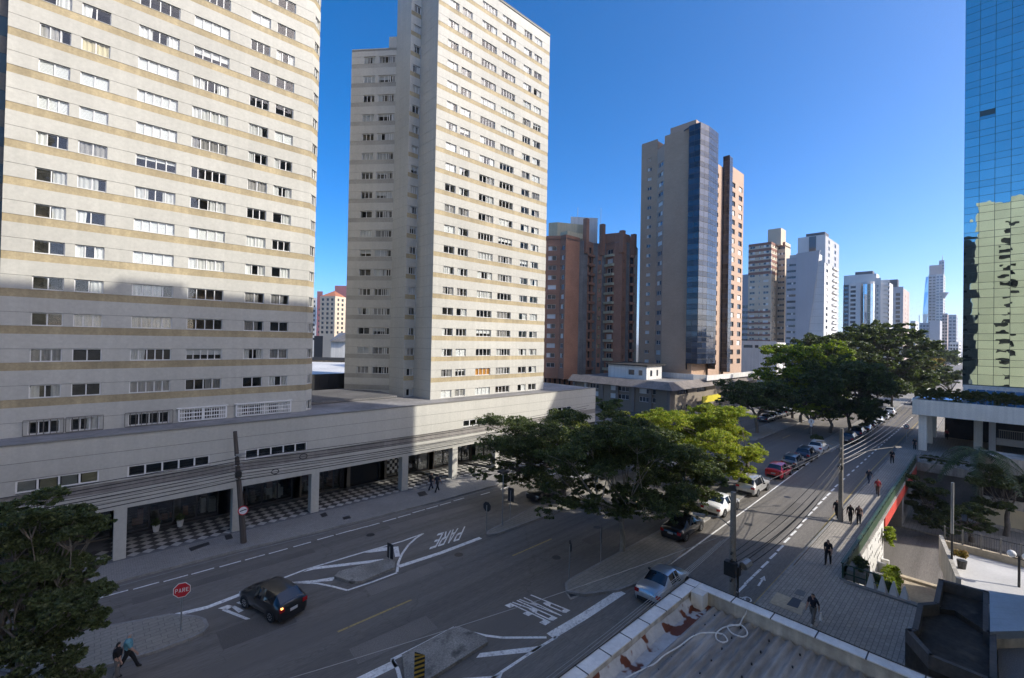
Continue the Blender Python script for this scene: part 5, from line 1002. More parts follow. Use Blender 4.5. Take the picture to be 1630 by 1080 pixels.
ms = thing('metal_roof', 'pale blue-grey seamed metal roof at the right edge of the view', 'roof', (*G(1600, 975, 3.3).xy, 0)); q = [G(x, y, 3.3) for x, y in ((1575, 941), (1680, 955), (1690, 1004), (1576, 1007))]
for k in range(7):
    t0, t1 = k/7, (k+.97)/7; P = [q[0].lerp(q[3], t0), q[1].lerp(q[2], t0), q[1].lerp(q[2], t1), q[0].lerp(q[3], t1)]; MB().prism([p.xy for p in P], 3.0, 3.3+.004*k).build('roof_panel', 'blue_sheet', ms)
MB().prism([p.xy for p in q], .0, 2.99).build('wall', 'parapet_wall', ms)
MB().prism([p.xy for p in [G(x, y, 2.6) for x, y in ((1588, 1010), (1700, 1010), (1720, 1100), (1590, 1100))]], .0, 2.6).build('flat_roof', 'roof_gravel', label='plain grey flat roof in the bottom right corner', cat='roof')
# ---------------------------------------------------------------- poles, lamps, wires
def wire(a, b, sag=.5, r=.018, mat='cable_black', label=None, n=14, group=None):
    a, b = Vector(a), Vector(b); P = [a.lerp(b, i/n)-Vector((0, 0, sag*4*(i/n)*(1-i/n))) for i in range(n+1)]
    return MB().tube(P, r, 4).build('overhead_cable', mat, label=label, cat='cable', group=group or 'overhead cables')
pb_ = G(388, 864, .14); ptp = PY(374, 687, pb_.y)
pL = thing('utility_pole', 'leaning dark utility pole on the left pavement in front of the arcade', 'pole', pb_); MB().tube([pb_, ptp], [.21, .13], 8).build('shaft', 'pole_wood', pL)
def along(p, q, t): return p.lerp(q, t)
c1 = along(pb_, ptp, .62); MB().box(c1.x-.25, c1.y-.35, c1.z-.12, c1.x+.15, c1.y-.12, c1.z+.2).build('junction_box', 'cable_black', pL); 
for t in (.58, .64, .7, .78): p = along(pb_, ptp, t); MB().tube([p+Vector((-.28, -.1, 0)), p+Vector((.28, -.1, 0))], .04, 6).build('bracket', 'galvanised', pL)
MB().box(ptp.x+.05, ptp.y-.3, ptp.z-1.75, ptp.x+.65, ptp.y-.2, ptp.z-1.62).build('lamp_arm', 'galvanised', pL)
sgn = thing('no_parking_sign', 'round white sign with red rim fixed to the leaning utility pole', 'sign', (pb_.x-.02, pb_.y-.35, 2.2))
cS = PY(387, 813, pb_.y-.32)
def camdir(p): d = Vector((-p.x, -p.y, 0)).normalized(); return d
def disc(c, r, nrm, th, sides=24, rot0=0):
    nrm = Vector(nrm).normalized(); sx = Vector((0, 0, 1)).cross(nrm).normalized(); mb_ = MB()
    P = [c+sx*r*math.cos(rot0+2*math.pi*k/sides)+Vector((0, 0, 1))*r*math.sin(rot0+2*math.pi*k/sides) for k in range(sides)]
    i = 0; Q = [p-nrm*th for p in P]; mb_.poly(P); mb_.poly(Q[::-1])
    for k in range(sides): mb_.quad(P[k], Q[k], Q[(k+1) % sides], P[(k+1) % sides])
    return mb_
def onboard(c, nrm, pts, off):          # pts in board coordinates (right, up) as seen from the front
    nrm = Vector(nrm).normalized(); sx = Vector((0, 0, 1)).cross(nrm).normalized(); return [c+nrm*off+sx*u+Vector((0, 0, v)) for u, v in pts]
nS = Vector((-.2, -1, 0)); disc(cS, .34, nS, .02).build('board', 'red_sign', sgn); disc(cS+nS.normalized()*.004, .27, nS, .003).build('face', 'sign_white', sgn)
MB().poly(onboard(cS, nS, [(-.22, -.07), (.22, .03), (.22, .10), (-.22, .0)], .008)).build('bar', 'black_paint', sgn)
# stop sign with PARE
sb = G(288, 1004, .14); st_ = thing('stop_sign', 'red octagonal stop sign reading PARE on the near left traffic island', 'sign', sb)
scn = PD(290.5, dep((sb.x, sb.y))); zc = ZP(936.5, dep((sb.x, sb.y)), 290); c0 = Vector((sb.x, sb.y, zc)); ns = Vector((-sb.x-3, -sb.y, 0)).normalized()
MB().tube([sb, Vector((sb.x, sb.y, zc+.1))], .035, 6).build('post', 'galvanised', st_)
c0 = c0+ns*.05; disc(c0, .40, ns, .015, 8, math.pi/8).build('board', 'sign_white', st_); disc(c0+ns*.004, .365, ns, .003, 8, math.pi/8).build('face', 'red_sign', st_)
for i, ch in enumerate('PARE'):
    mb = MB(); w = .115; x0 = -.285+i*.152
    for stp in LET[ch]: mb.poly(onboard(c0, ns, [(x0+u*w, -.1+v*.2) for u, v in stp], .007))
    mb.build('letter', 'sign_white', st_)
# sign backs on posts
def post_sign(name, label, base, top_px, shape, w, h, nrm=(1, .2, 0), mat='sign_back', z0=.14):
    b = G(*base, z0); d_ = dep((b.x, b.y)); z = ZP(top_px[1], d_, top_px[0]); t_ = thing(name, label, 'sign', b)
    MB().tube([b, Vector((b.x, b.y, z+(h*.3)))], .035, 6).build('post', 'galvanised', t_); n_ = Vector(nrm).normalized(); c = Vector((b.x, b.y, z))+n_*.05
    if shape == 'round': disc(c, w, n_, .015, 20).build('board', mat, t_)
    elif shape == 'oct': disc(c, w, n_, .015, 8, math.pi/8).build('board', mat, t_)
    else:
        mb = MB(); P = onboard(c, n_, [(-w/2, -h/2), (w/2, -h/2), (w/2, h/2), (-w/2, h/2)], 0); Q = [p-n_*.02 for p in P]; mb.hexa([Q[0], P[0], P[1], Q[1], Q[3], P[3], P[2], Q[2]]); mb.build('board', mat, t_)
    return t_, c, n_, b
post_sign('stop_sign', 'octagonal sign seen from behind at the tip of the left median', (774, 846), (773, 806), 'oct', .40, .4)
post_sign('median_sign', 'dark rectangular sign seen from behind on the left median', (812, 829), (812, 787), 'rect', .62, 1.15)
post_sign('stop_sign', 'dark sign seen from behind at the tip of the tree median', (906, 922), (909, 868), 'oct', .36, .36, (.8, -.6, 0))
post_sign('median_sign', 'narrow dark rectangular sign on the tree median left of the trunk', (956, 896), (955, 848), 'rect', .75, 1.1, (.55, -.85, 0))
post_sign('median_sign', 'black rectangular sign on the hatched island', (620, 893), (620, 876), 'rect', .62, 1.0)
t_, c, n_, b = post_sign('parking_sign', 'round white parking sign at the tip of the far median', (1291, 700), (1290, 671), 'round', .42, .3, (-1, -.4, 0), 'sign_white'); disc(c+n_*.004, .36, n_, .003, 20).build('face', 'sign_white', t_); MB().poly(onboard(c, n_, [(-.07, -.2), (.03, -.2), (.03, .2), (-.07, .2)], .008)).build('symbol', 'black_paint', t_); disc(c+Vector((0, 0, -.62)), .26, n_, .015, 4, math.pi/4).build('plate', 'sign_white', t_)
t_, c, n_, b = post_sign('parking_sign', 'small round sign on the right pavement by the canopy columns', (1443, 703), (1443, 679), 'round', .38, .3, (-1, .3, 0), 'red_sign'); disc(c+n_*.004, .29, n_, .003, 20).build('face', 'sign_white', t_); MB().poly(onboard(c, n_, [(-.2, .12), (-.12, .2), (.2, -.12), (.12, -.2)][::-1], .008)).build('bar', 'black_paint', t_)
# hazard marker on the centre island
hb = G(667, 1090, .16); hd = dep((hb.x, hb.y)); ht = thing('hazard_marker', 'black and yellow diagonally striped hazard board on the centre island', 'sign', hb); zt_, zb2 = ZP(1037, hd, 667), ZP(1082, hd, 667); nh = Vector((-.9, -.45, 0)).normalized(); cH = Vector((hb.x, hb.y, (zt_+zb2)/2)); hw, hh = .26, (zt_-zb2)/2
P = onboard(cH, nh, [(-hw, -hh), (hw, -hh), (hw, hh), (-hw, hh)], 0); Q = [p-nh*.02 for p in P]; MB().hexa([Q[0], P[0], P[1], Q[1], Q[3], P[3], P[2], Q[2]]).build('board', 'black_paint', ht)
for k in range(7):
    z = -hh+hh*2*(k/6.2)-.12; pts = [(-hw, z), (hw, z+.3), (hw, z+.3+hh*.16), (-hw, z+hh*.16)]; pts = [(u, min(max(v, -hh), hh)) for u, v in pts]
    if abs(pts[0][1]-pts[3][1]) > .01 or abs(pts[1][1]-pts[2][1]) > .01: MB().poly(onboard(cH, nh, pts, .005)).build('stripe', 'sign_yellow_stripe', ht)
MB().tube([hb, Vector((hb.x, hb.y, zb2+.1))], .04, 6).build('post', 'galvanised', ht)
# traffic light and short street light on the left median
tl = G(799.5, 836, .14); tq = dep((tl.x, tl.y)); zt_ = ZP(752, tq, 802); tlt = thing('street_light', 'slim median lamp post with flat dark head on the left median', 'lamp', tl); MB().tube([tl, Vector((tl.x, tl.y, zt_))], .05, 6).build('post', 'galvanised', tlt); MB().box(tl.x-.35, tl.y-.35, zt_, tl.x+.35, tl.y+.35, zt_+.14).build('head', 'dark_metal', tlt)
# right-hand poles
nb_ = PY(1166, 900, 9.05); nb_ = Vector((nb_.x, 9.05, .14)); ntop = PY(1163, 786, 9.05)
pN = thing('utility_pole', 'near concrete utility pole behind the shop parapet with lamp arm and cables', 'pole', nb_, group='concrete utility poles on the right pavement'); MB().tube([nb_, Vector((nb_.x, nb_.y, ntop.z))], [.2, .14], 8).build('shaft', 'pole_concrete', pN)
def lamp(par, p0, p1, head_len=.6):
    p0, p1 = Vector(p0), Vector(p1); d = (p1-p0); m1 = p0.lerp(p1, .5)+Vector((0, 0, .25)); MB().tube(smooth_path([p0, m1, p1], 5), .03, 6).build('lamp_arm', 'pole_concrete', par); e_ = Vector((d.x, d.y, 0)).normalized()
    s = Vector((-e_.y, e_.x, 0))*.13; a, b = p1, p1+e_*head_len; MB().hexa([a-s+Vector((0, 0, -.06)), b-s+Vector((0, 0, -.03)), b+s+Vector((0, 0, -.03)), a+s+Vector((0, 0, -.06)), a-s*.7+Vector((0, 0, .09)), b-s*.5+Vector((0, 0, .06)), b+s*.5+Vector((0, 0, .06)), a+s*.7+Vector((0, 0, .09))]).build('lamp_head', 'pole_concrete', par)
za = PY(1155, 850, 9.05).z; lamp(pN, (nb_.x, 9.05, za), PX(1122, 822, nb_.x-.3))
for k, z in enumerate(np.linspace(za-2.6, za-1.2, 5)): MB().tube([(nb_.x-.35, 9.0, z), (nb_.x+.35, 9.1, z)], .05, 6).build('bracket', 'dark_metal', pN)
for k in range(14): z = ntop.z-.2-k*.22; MB().tube([(nb_.x-.24, 9.05, z), (nb_.x+.24, 9.05, z)], .012, 4).build('step_bolt', 'dark_metal', pN)
MB().tube([(nb_.x+.5, 8.7, za-2.0), (nb_.x+1.0, 8.6, za-1.9)], .22, 8).build('transformer', 'galvanised', pN); MB().box(nb_.x-.5, 8.75, za-2.3, nb_.x-.15, 9.3, za-1.6).build('junction_box', 'cable_black', pN); MB().box(nb_.x+.15, 8.8, za-2.5, nb_.x+.5, 9.1, za-2.0).build('junction_box', 'cable_black', pN)
for k in range(5): MB().tube(smooth_path([Vector((nb_.x+.2, 8.95, za-1.6-.1*k)), Vector((nb_.x+.45, 8.9, za-2.6-.3*k)), Vector((nb_.x+.18, 8.93, za-3.3-.2*k))], 5), .02, 4).build('slack_cable', 'cable_black', pN)
rb_ = Vector((48.2, 8.75, .14)); rtz = ZP(682, dep((48.2, 8.75)), 1344)
pR = thing('utility_pole', 'far concrete utility pole on the sunlit right pavement with two lamp arms', 'pole', rb_, group='concrete utility poles on the right pavement'); MB().tube([rb_, Vector((rb_.x, rb_.y, rtz))], [.2, .14], 8).build('shaft', 'pole_concrete', pR)
zl_ = ZP(722, dep((48.2, 8.75)), 1340); la_ = PX(1312, 704, 47.6); lamp(pR, (48.2, 8.75, zl_), la_); lb2 = PX(1424, 712, 52.5); lamp(pR, (48.2, 8.75, zl_-.6), lb2)
MB().box(47.95, 8.6, zl_-1.35, 48.5, 8.95, zl_-1.05).build('junction_box', 'cable_black', pR); 
for z in (zl_-.4, zl_-.9, zl_-1.2, zl_+.5): MB().tube([(47.8, 8.75, z), (48.6, 8.75, z)], .04, 6).build('bracket', 'galvanised', pR)
# cables: between the right poles, on towards the far avenue, and from the near pole back past the parapet
for k, (dz, s) in enumerate(((.2, .5), (-.4, .7), (-.9, .9), (-1.15, .7), (-1.3, 1.0))):
    wire((nb_.x, 9.05, za-1.3-.28*k), (48.2, 8.75, zl_+dz), s, .022 if k < 2 else .03, 'cable_black', 'overhead cable %s between the two concrete poles' % ('highest', 'second highest', 'middle', 'second lowest', 'lowest')[k])
for k in range(5):
    wire((48.2, 8.75, zl_+.6-.4*k), (86+4*k, 9.0-.4*k, zl_+.9-.42*k), .7, .022, 'cable_light', 'pale overhead cable %s running from the far pole down the avenue' % ('highest', 'second highest', 'middle', 'second lowest', 'lowest')[k])
for k in range(2): wire((48.2, 8.75, zl_+.9), (48.2-3.0*(1+k*.4), 12.5+k*.6, zl_-1.6-.9*k), .1, .018, 'cable_light', 'short pale stay cable %s from the far pole over the road' % ('upper', 'lower')[k])
for k in range(4):
    wire((nb_.x-.1, 9.1+.18*k, za-.35-.16*k), (-2, 10.1+.35*k, za-2.3-.1*k), .35, .016, 'cable_light', 'pale service cable %s passing the shop parapet' % ('outermost', 'second outermost', 'third outermost', 'innermost')[3-k])
wire((nb_.x, 9.1, za-.2), (5, 17.5, 3.0), .2, .012, 'cable_light', 'thin single cable crossing the near road diagonally')
# cables along the arcade fascia
for k in range(8):
    t = .57+.028*k; p = along(pb_, ptp, t); dz = random.uniform(-.15, .15)
    wire((-30, 38.5+.05*k, p.z-.2+dz), (p.x, p.y-.18, p.z), .45+.1*random.random(), .022+.008*(k % 3 == 0), 'cable_black', 'dark cable left of the leaning pole, number %s from the bottom' % ('one', 'two', 'three', 'four', 'five', 'six', 'seven', 'eight')[k])
    wire((p.x, p.y-.18, p.z), (47+.6*k, 38.4, p.z-.1+dz), .35+.25*random.random(), .022+.008*(k % 3 == 0), 'cable_black', 'dark cable right of the leaning pole, number %s from the bottom' % ('one', 'two', 'three', 'four', 'five', 'six', 'seven', 'eight')[k])
for px_, py_, r_ in ((483, 727, .3), (438, 751, .26)):
    c = PY(px_, py_, 38.3); MB().tube([c+Vector((r_*math.cos(a), 0, r_*.7*math.sin(a))) for a in np.linspace(0, 6.28, 20)], .035, 5).build('cable_coil', 'cable_black', label='black coil of spare cable hanging %s' % ('right of the podium window strip' if px_ > 450 else 'just right of the leaning pole'), cat='cable')
# tall lamp post in the sunken street, plaza lamps
p = G(1515, 905, PZ); zt_ = ZP(768, dep((p.x, p.y)), 1518); lp = thing('lamp_post', 'tall plain grey post rising from the plaza edge', 'pole', p); MB().tube([p, Vector((p.x, p.y, PZ+2.6))], .07, 8).build('base', 'dark_metal', lp); MB().tube([Vector((p.x, p.y, PZ+2.6)), Vector((p.x, p.y, zt_))], .09, 8).build('shaft', 'galvanised', lp)
p = G(1622, 935, PZ); zz_ = ZP(884, dep((p.x, p.y)), 1622); gl_ = thing('globe_lamp', 'black lamp post with white globes on the plaza', 'lamp', p); MB().tube([p, Vector((p.x, p.y, zz_))], .07, 8).build('post', 'dark_metal', gl_)
def ball(c, r, mat, name, par, n=8):
    mb_ = MB(); 
    for i in range(n):
        for j in range(n*2):
            f = lambda a, b: (c[0]+r*math.sin(math.pi*a/n)*math.cos(math.pi*b/n), c[1]+r*math.sin(math.pi*a/n)*math.sin(math.pi*b/n), c[2]+r*math.cos(math.pi*a/n)); mb_.quad(f(i, j), f(i+1, j), f(i+1, j+1), f(i, j+1))
    return mb_.build(name, mat, par, smooth=True)
for dy in (-.35, .35): ball((p.x, p.y+dy, zz_+.05), .24, 'sign_white', 'globe', gl_); 
MB().tube([(p.x, p.y-.35, zz_-.2), (p.x, p.y+.35, zz_-.2)], .04, 6).build('cross_arm', 'dark_metal', gl_)
# ---------------------------------------------------------------- cars
def paint(name, col, metal=.3, rough=.28): return surf(name, col, rough, (.5, .03), (5, .02), metal=metal, spec=.5, coat=1.0)
for n_, c_, m_ in (('car_black', (.006, .006, .007), .0), ('car_silver', (.48, .50, .52), .6), ('car_white', (.78, .78, .77), .0), ('car_pearl', (.52, .51, .48), .4), ('car_red', (.55, .02, .035), .1), ('car_grey', (.16, .165, .17), .6), ('car_blue', (.03, .045, .075), .4), ('car_graphite', (.06, .062, .066), .5), ('car_brown', (.07, .055, .045), .4)): paint(n_, c_, m_)
darkglass('car_glass', (.012, .014, .017), .03, 0, 0, 1, 0, 1.0); surf('rubber', (.02, .02, .02), .8); surf('alloy', (.45, .45, .46), .3, metal=.8); surf('tail_red', (.42, .01, .012), .2, coat=1); surf('head_clear', (.65, .67, .68), .12, coat=1); surf('plate', (.6, .6, .6), .5); surf('car_trim', (.02, .02, .021), .6)
m_, n_, out_ = newmat('tail_lit'); e_ = node(n_, 'ShaderNodeEmission'); e_.inputs[0].default_value = (1, .45, .12, 1); e_.inputs[1].default_value = 1.6; n_.links.new(e_.outputs[0], out_.inputs[0])
CARS = {'sedan': dict(L=4.4, zb=.20, st=[(-2.20, .66, .50, .60, .6), (-2.14, .80, .84, .93, .66), (-1.75, .855, .93, 1.01, .67), (-1.28, .87, .94, 1.04, .66), (-.68, .875, .94, 1.41, .57), (-.06, .875, .93, 1.46, .58), (.02, .875, .93, 1.46, .58), (.42, .875, .92, 1.41, .58), (1.12, .87, .90, .99, .67), (1.78, .84, .80, .87, .62), (2.08, .78, .68, .74, .58), (2.20, .66, .46, .52, .5)]),
        'hatch': dict(L=3.95, zb=.20, st=[(-1.97, .68, .50, .62, .6), (-1.93, .81, .92, 1.0, .66), (-1.80, .83, .96, 1.06, .66), (-1.35, .845, .96, 1.43, .58), (-.5, .85, .95, 1.50, .60), (-.06, .85, .94, 1.50, .60), (.02, .85, .94, 1.50, .60), (.35, .85, .93, 1.45, .59), (1.05, .845, .91, 1.01, .66), (1.55, .82, .83, .90, .62), (1.85, .76, .70, .77, .58), (1.97, .66, .48, .55, .5)]),
        'suv': dict(L=4.5, zb=.26, st=[(-2.25, .70, .58, .70, .62), (-2.20, .86, 1.02, 1.12, .70), (-2.05, .885, 1.06, 1.18, .70), (-1.70, .895, 1.07, 1.60, .63), (-.7, .90, 1.06, 1.66, .64), (-.06, .90, 1.05, 1.67, .64), (.02, .90, 1.05, 1.67, .64), (.45, .90, 1.04, 1.62, .63), (1.15, .89, 1.02, 1.12, .70), (1.78, .87, .95, 1.02, .66), (2.12, .82, .84, .91, .62), (2.25, .70, .55, .62, .55)])}
WHEEL = MB(); prof = [(.30, -.10), (.325, -.07), (.33, 0), (.325, .07), (.30, .10)]
for i in range(18):
    a, b = 2*math.pi*i/18, 2*math.pi*(i+1)/18
    for (r0, y0_), (r1, y1_) in zip([(.2, -.10)]+prof, prof+[(.2, .10)]): WHEEL.quad((r0*math.cos(a), y0_, r0*math.sin(a)), (r0*math.cos(b), y0_, r0*math.sin(b)), (r1*math.cos(b), y1_, r1*math.sin(b)), (r1*math.cos(a), y1_, r1*math.sin(a)))
TYRE = WHEEL.mesh('tyre', ['rubber'], True)
rm = MB()
for s in (-1, 1):
    for i in range(10):
        a, b = 2*math.pi*i/10, 2*math.pi*(i+.55)/10; rm.quad((.05*math.cos(a), s*.085, .05*math.sin(a)), (.205*math.cos(a), s*.095, .205*math.sin(a)), (.205*math.cos(b), s*.095, .205*math.sin(b)), (.05*math.cos(b), s*.085, .05*math.sin(b)))
    rm.poly([(.06*math.cos(2*math.pi*i/8), s*.09, .06*math.sin(2*math.pi*i/8)) for i in range(8)])
rm.tube([(0, -.06, 0), (0, .06, 0)], .2, 14); RIM = rm.mesh('rim', ['alloy'])
def car_parts(kind):
    C_ = CARS[kind]; st = C_['st']; zb = C_['zb']; body = MB(); gl = MB()
    def ring(s):
        x, hw, zs, zt, ht = s; half = [(0, zb), (hw*.88, zb), (hw*.99, zb+.18), (hw*1.0, (zb+zs)/2+.06), (hw*.965, zs), (ht, zt-.045), (ht*.72, zt+.005), (0, zt+.03)]
        return [(x, -y, z) for y, z in half]+[(x, y, z) for y, z in half[-2:0:-1]]
    R_ = [ring(s) for s in st]; n = len(R_[0])
    for i in range(len(st)-1):
        cab0, cab1 = (st[i][3]-st[i][2] > .3), (st[i+1][3]-st[i+1][2] > .3); pillar = abs(st[i][0]+.06) < .001
        for j in range(n):
            k = (j+1) % n; q = (R_[i][j], R_[i+1][j], R_[i+1][k], R_[i][k]); seg = min(j, n-1-j)
            isg = (seg == 4 and cab0 and cab1 and not pillar) or (seg in (5, 6) and cab0 != cab1)
            (gl if isg else body).quad(*q)
    body.poly(R_[0]); body.poly(R_[-1][::-1])
    bm = body.mesh('body', ['car_white'], False)
    b2 = bmesh.new(); b2.from_mesh(bm); bmesh.ops.remove_doubles(b2, verts=b2.verts, dist=.001); bmesh.ops.recalc_face_normals(b2, faces=b2.faces); b2.to_mesh(bm); b2.free()
    for p in bm.polygons: p.use_smooth = True
    gm = gl.mesh('window_glass', ['car_glass'])
    L = C_['L']; xr, xf = -L/2, L/2; hw = st[5][1]; z4 = zb
    tl = MB().box(xr+.0, .52, st[1][2]-.22, xr+.30, st[1][1]*.985, st[1][2]-.02).mesh('taillight', ['tail_red']); hd = MB().box(xf-.36, .45, st[-2][2]-.17, xf-.06, st[-2][1]*.99, st[-2][2]-.02).mesh('headlight', ['head_clear'])
    pl_ = MB().box(xr-.012, -.21, .56, xr+.03, .21, .70).mesh('number_plate', ['plate']); bp = MB().box(xr-.02, -.62, zb+.02, xr+.2, .62, zb+.24).mesh('bumper', ['car_trim']); bf = MB().box(xf-.2, -.62, zb+.02, xf+.015, .62, zb+.26).mesh('bumper', ['car_trim'])
    ar_ = MB(); wx = (-L*.30, L*.305)
    arch = MB()
    for s in (1,):
        P = [(.40*math.cos(a), s*(hw+.004), .40*math.sin(a)) for a in np.linspace(0, math.pi, 11)]+[(-.40, s*(hw+.004), -.12), (.40, s*(hw+.004), -.12)]
        arch.poly(P[::-1]); Q = [(x, y-.05, z) for x, y, z in P]
        for k in range(len(P)): arch.quad(P[k], P[(k+1) % len(P)], Q[(k+1) % len(P)], Q[k])
    am = arch.mesh('wheel_arch', ['car_trim']); mir = MB().hexa([(0, hw-.03, .95), (.16, hw-.03, .95), (.12, hw+.16, .97), (.0, hw+.16, .97), (0, hw-.03, 1.07), (.12, hw-.03, 1.07), (.1, hw+.15, 1.09), (0, hw+.15, 1.09)]).mesh('mirror', ['car_trim'])
    hnd = MB().box(-.62, hw-.0, .86, -.46, hw+.02, .89).mesh('handle', ['car_trim'])
    return dict(body=bm, glass=gm, tl=tl, hd=hd, pl=pl_, bp=bp, bf=bf, arch=am, mir=mir, hnd=hnd, wx=wx, wz=.33, hw=hw, rail=MB().box(-1.3, .55, st[5][3]-.02, .3, .59, st[5][3]+.05).mesh('roof_rail', ['galvanised']) if kind == 'suv' else None)
CP = {k: car_parts(k) for k in CARS}
def car(kind, col, x, y, rz, label, scale=1.0, lit=False, z=0.0, group=None, name='parked_car', cat='car'):
    P = CP[kind]; t_ = thing(name, label, cat, (x, y, z), rz, group)
    if scale != 1: t_.scale = (scale,)*3
    b = child(P['body'], 'body', t_); b.material_slots[0].link = 'OBJECT'; b.material_slots[0].material = M[col]
    child(P['glass'], 'window_glass', t_); child(P['pl'], 'number_plate', t_); child(P['bp'], 'bumper', t_); child(P['bf'], 'bumper', t_)
    fl = Matrix.Scale(-1, 4, (0, 1, 0))
    for s in (1, -1):
        B = Matrix.Identity(4) if s == 1 else fl
        tlo = child(P['tl'], 'taillight', t_, basis=B); child(P['hd'], 'headlight', t_, basis=B); child(P['mir'], 'mirror', t_, basis=B); child(P['hnd'], 'door_handle', t_, basis=B)
        if lit: tlo.material_slots[0].link = 'OBJECT'; tlo.material_slots[0].material = M['tail_red']
        if lit and s == 1: o_ = child(MB().box(-1.985, .62, .86, -1.90, .74, .94).mesh('brake_lamp', ['tail_lit']), 'brake_lamp', t_)
        if P['rail']: child(P['rail'], 'roof_rail', t_, basis=B)
        for wx in P['wx']:
            child(P['arch'], 'wheel_arch', t_, basis=B @ Matrix.Translation((wx, 0, P['wz'])))
            w = bpy.data.objects.new('wheel', None); COL.objects.link(w); w.parent = t_; w.location = (wx, s*(P['hw']-.085), P['wz']); w.empty_display_size = .1
            child(TYRE, 'tyre', w); child(RIM, 'rim', w)
    return t_
PG = 'cars parked along the tree median'; CYR = 16.85
def rx(px, py): return G(px, py).x
car('sedan', 'car_black', rx(1097, 865)+1.45, CYR+.1, .03, 'black parked sedan under the trees, nearest of the median row', 1.05, group=PG)
car('sedan', 'car_white', rx(1155, 825)+1.5, CYR+.05, 0, 'white parked sedan just ahead of the black sedan', 1.08, group=PG)
car('suv', 'car_pearl', rx(1201, 790)+1.5, CYR, 0, 'champagne silver estate parked behind the red car', 1.06, group=PG)
car('hatch', 'car_red', rx(1238, 762)+1.4, CYR, 0, 'bright red hatchback parked in the sunny median row', 1.1, group=PG)
car('suv', 'car_grey', rx(1262, 748)+1.6, CYR, 0, 'grey sport utility car parked in front of the red hatchback', 1.02, group=PG)
car('suv', 'car_blue', rx(1283, 735)+1.7, CYR, 0, 'dark blue sport utility car parked behind the white one', 1.05, group=PG)
car('suv', 'car_white', rx(1302, 722)+1.3, CYR, 0, 'white sport utility car at the front of the near median row', 1.02, group=PG)
x0 = rx(1329, 703)+2
for k, (kd, cl, lb, px_, py_) in enumerate((('suv', 'car_brown', 'dark brown sport utility car first in the far shaded row', 1327, 704), ('suv', 'car_blue', 'dark blue sport utility car second in the far shaded row', 1338, 694), ('sedan', 'car_grey', 'grey sedan third in the far shaded row', 1351, 686), ('hatch', 'car_graphite', 'graphite hatchback fourth in the far shaded row', 1357, 680), ('sedan', 'car_white', 'white sedan fifth in the far shaded row', 1374, 673), ('sedan', 'car_white', 'white sedan sixth in the far shaded row', 1383, 665.5), ('suv', 'car_white', 'white estate last in the far shaded row', 1391, 659))):
    car(kd, cl, G(px_, py_).x+2, 15.2, 0, lb, 1.05, group='cars parked in the far shaded row')
p = G(1437, 645); car('suv', 'car_graphite', p.x+4, 13.0, math.pi, 'dark van coming down the shaded avenue beyond the canopy', 1.25, name='moving_car', cat='van')
# left carriageway cars
pf, pr_ = G(388, 967, .0), G(434, 993, .0); hd_ = math.atan2(pf.y-pr_.y, pf.x-pr_.x); mid_ = (pf+pr_)/2; off = Vector((-math.sin(hd_), math.cos(hd_), 0)); off = off if off.dot(-mid_) < 0 else -off
cc = mid_+off*.8; wb_r = (pf-pr_).length; car('hatch', 'car_black', cc.x, cc.y, hd_, 'black hatchback turning beside the hatched island with one tail lamp lit', 1.02, lit=True, name='moving_car')
car('sedan', 'car_silver', 26.3, 13.75, .06, 'silver sedan driving past the shop parapet', 1.02, name='moving_car')
p = G(853, 801); car('sedan', 'car_black', p.x+2.2, p.y+.6, math.pi+.05, 'black car half hidden under the left median tree', 1.05, name='moving_car')
p = G(915, 778); car('hatch', 'car_white', p.x+3, p.y+1.5, math.pi, 'white car glimpsed through the median trees', 1.05, name='moving_car')
for k, (cl, kd) in enumerate((('car_graphite', 'sedan'), ('car_blue', 'hatch'), ('car_grey', 'sedan'), ('car_black', 'suv'), ('car_white', 'sedan'), ('car_silver', 'hatch'))):
    p = G(1196+10*k, 669-3.4*k); car(kd, cl, p.x+1, 30.6, 0, '%s car %s along the far left median' % (cl[4:], ('first', 'second', 'third', 'fourth', 'fifth', 'sixth')[k]), 1.05, group='cars parked along the far left median')
for k, cl in enumerate(('car_white', 'car_grey')): p = G(1186+14*k, 652-3*k); car('sedan', cl, p.x, 34.3, 0, '%s car at the far left kerb by the commercial building' % cl[4:], 1.05)
